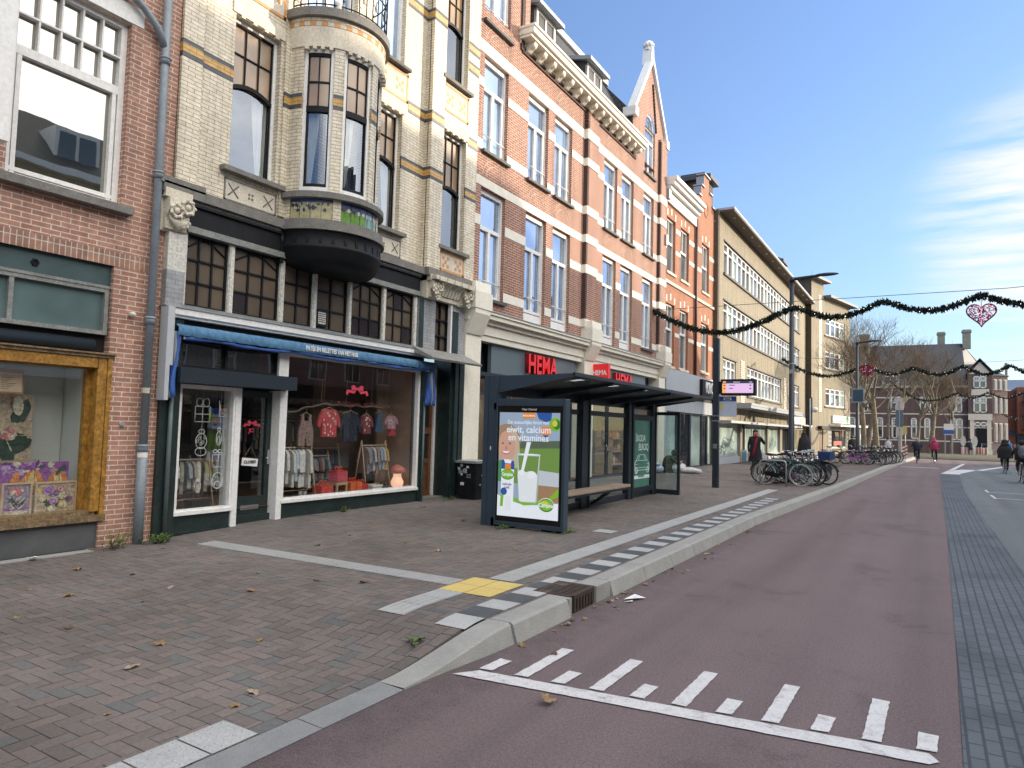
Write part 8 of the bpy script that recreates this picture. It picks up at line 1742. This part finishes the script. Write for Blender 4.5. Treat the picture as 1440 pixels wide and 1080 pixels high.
for x, lab in ((2.75,'oval pale sign behind the left barrier'),(3.7,'oval pale sign behind the right barriers')): mb = MB(); mb.prism([(x+.22*math.cos(k*PI/8),80.3,1.55+.5*math.sin(k*PI/8)) for k in range(16)],(0,.05,0)); mb.tube([(x,80.33,0),(x,80.33,1.2)],.03,6); tag(mb.build('oval_sign', m_whiteold), lab, 'sign')
fe = thing('fence', 'low grey mesh fence in front of the brown building', 'fence', (6.5,84,0)); mb = MB(); [mb.box(4.4+.9*k,4.46+.9*k,84,84.06,-.02,1.35) for k in range(10)]; mb.build('post', m_zinc, fe); mb = MB(); [mb.box(4.4,12.5,84.01,84.04,z,z+.03) for z in (.2,.75,1.28)]; [mb.box(4.4+.09*k,4.405+.09*k,84.02,84.03,.2,1.3) for k in range(90)]; mb.build('mesh', m_zinc, fe)
mb = MB(); mb.lathe([(9,0),(8.6,.14),(5,.26),(0,.30)],(3,77.5,-.02),40); tag(mb.build('traffic_island', M('dry_grass', (.105,.095,.055), .95, var=.3, scale=3, bump=.4), None), kind='structure')
mb = MB(); mb.lathe([(9.35,-.1),(9.35,.08),(9.0,.1),(9.0,0)],(3,77.5,-.02),48); tag(mb.build('traffic_island_kerb', M('dark_kerb', (.07,.07,.072), .8)), kind='structure')
for x in (-.9,.3): mb = MB(); mb.box(x-.06,x+.06,73.2,73.3,0,.45); mb.box(x-.06,x+.06,73.19,73.31,.3,.42); tag(mb.build('bollard', m_whiteold), 'small pale bollard at the edge of the traffic island', 'bollard', 'bollards at the traffic island')
hs = thing('hanging_sign', 'narrow dark post with a white globe by the end of the buff block', 'sign', (-4.9,36.3,.1)); mb = MB(); mb.tube([(-4.93,36.3,.1),(-4.93,36.3,3.5)],.045,8); mb.build('pole', m_zinc, hs); boxes((-5.02,-4.84,36.28,36.34,2.2,3.55)).build('panel', m_navyd, hs); mb = MB(); mb.ball((-4.72,36.3,2.95),.13); mb.build('globe', m_white, hs)

# ================================================================== plants and litter at the foot of the walls
m_leafg = M('weed_green', (.09,.16,.03), .7, var=.4, scale=14); m_dry = M('dry_leaf', (.30,.19,.085), .8, var=.5, scale=12)
def weed(x, y, w_, h, n, seed, label):
    r2 = random.Random(seed); t_ = thing('weed', label, 'plant', (x,y,Z(x,y)), group=None); mb = MB(); st = MB()
    for i in range(n):
        px, py = x+r2.gauss(0,w_*.25), y+r2.gauss(0,w_*.45); z = Z(px,py); hh = h*r2.uniform(.3,1); tip = Vector((px+r2.gauss(0,.04)+.03,py+r2.gauss(0,.05),z+hh)); st.tube([(px,py,z),tip],.0025,3)
        for k in range(r2.randint(5,9)):
            q = r2.uniform(.25,1.05); p = Vector((px,py,z)).lerp(tip,q); a = r2.uniform(0,2*PI); L = r2.uniform(.018,.045); d = Vector((math.cos(a),math.sin(a),r2.uniform(-.2,.6)))*L; s_ = Vector((-math.sin(a),math.cos(a),0))*L*.38; mb.poly([p,p+d*.5+s_,p+d,p+d*.5-s_])
    st.build('stem', m_leafg, t_); mb.build('leaves', m_leafg, t_)
weed(-8.72,5.05,.16,.24,26,1,'tall straggly weeds at the foot of the brick pier'); weed(-8.68,5.62,.2,.13,40,2,'leafy green weeds between the downpipe and the dark shopfront'); weed(-8.80,9.1,.10,.10,14,3,'small tuft of weeds under the wide shop window'); weed(-8.7,12.1,.3,.08,18,4,'thin weeds in front of the brown house door'); weed(-5.7,9.4,.22,.05,20,5,'sparse weeds under the left of the lit advert cabinet'); weed(-4.75,9.7,.25,.04,18,6,'sparse weeds under the right of the lit advert cabinet'); weed(-3.4,4.35,.06,.06,6,7,'tiny weed between pavers above the kerb ramp'); weed(-1.95,60.5,.5,.35,60,8,'pale grass clump at the end of the bicycle parking')
lm = [m_dry, M('yellow_leaf', (.28,.18,.08), .8, var=.3), M('brown_leaf', (.13,.07,.035), .85, var=.3), M('pale_leaf', (.36,.29,.2), .8)]
def leaf_mesh(seed):
    r2 = random.Random(seed); mb = MB(); n = 11; c = mb.pts([(0,0,.012)]); ring = []
    for i in range(n):
        a = 2*PI*i/n; r = (.055 if i % 2 == 0 else .032)*r2.uniform(.8,1.2); ring.append(((r+.0)*math.cos(a)*1.2, r*math.sin(a), .006+r2.uniform(0,.026)))
    k = mb.pts(ring)
    for i in range(n): mb.face((c,k+i,k+(i+1) % n))
    mb.tube([(.05,0,.01),(.10,.01,.012)],.002,4); return mb
LF = [leaf_mesh(i).mesh('fallen_leaf', lm[i % 4]) for i in range(4)]
r2 = random.Random(21)
spots = [(-6.9,3.6),(-7.4,3.5),(-6.2,3.9),(-7.9,4.2),(-6.4,4.3),(-5.6,4.6),(-7.2,4.4),(-5.9,3.1),(-5.0,3.3),(-6.5,3.0),(-4.5,3.8),(-4.7,2.9),(-5.35,5.2),(-4.1,2.4),(-6.8,6.6),(-6.0,7.4),(-5.3,7.2),(-7.4,8.4),(-6.6,9.6),(-4.6,7.9),(-5.4,2.2),(-4.4,1.9),(-6.1,5.1),(-7.0,7.4),(-8.2,10.6),(-4.9,5.4),(-3.7,3.1),(-3.62,2.9)]
for i, (x, y) in enumerate(spots):
    o = bpy.data.objects.new('fallen_leaf', LF[r2.randrange(4)]); COL.objects.link(o); o.location = (x,y,Z(x,y)); o.rotation_euler = (r2.uniform(-.2,.2),r2.uniform(-.2,.2),r2.uniform(0,6)); s_ = r2.uniform(.35,.95); o.scale = (s_,s_,s_); tag(o,'dry brown leaf lying on the herringbone pavement','leaf','fallen leaves on the pavement')
for i in range(46):
    y = r2.uniform(4.9,15) if i > 14 else r2.uniform(5.6,7.4); o = bpy.data.objects.new('fallen_leaf', LF[r2.randrange(4)]); COL.objects.link(o); x = kerb_x(y)+abs(r2.gauss(.02,.12))+.02; o.location = (x,y,.004); o.rotation_euler = (r2.uniform(-.3,.3),r2.uniform(-.3,.3),r2.uniform(0,6)); s_ = r2.uniform(.25,.7); o.scale = (s_,s_,s_); tag(o,'dry leaf in the gutter along the kerb','leaf','fallen leaves in the gutter')
o = bpy.data.objects.new('fallen_leaf', LF[0]); COL.objects.link(o); o.location = (-2.11,4.05,.02); o.rotation_euler = (.5,.3,1); o.scale = (.9,.9,1.4); tag(o,'single curled leaf on the red road below the white line','leaf')
mb = MB(); r2 = random.Random(4); mb.poly([(-8.75+r2.uniform(-.05,.05),4.15+r2.uniform(-.06,.06),.12+r2.uniform(0,.03)) for _ in range(3)]); mb.poly([(-8.75,4.1,.11),(-8.68,4.14,.14),(-8.72,4.22,.12),(-8.79,4.2,.13)]); tag(mb.build('paper_scrap', m_white), 'crumpled white paper scrap on the slab under the art shop window', 'litter')
mb = MB(); mb.poly([(-2.72,6.9,.01),(-2.60,6.95,.03),(-2.55,7.1,.012),(-2.68,7.12,.03)]); mb.poly([(-2.68,6.8,.01),(-2.6,6.84,.02),(-2.62,6.92,.015)]); tag(mb.build('paper_scrap', m_white), 'white paper scrap in the gutter beside the drain', 'litter')
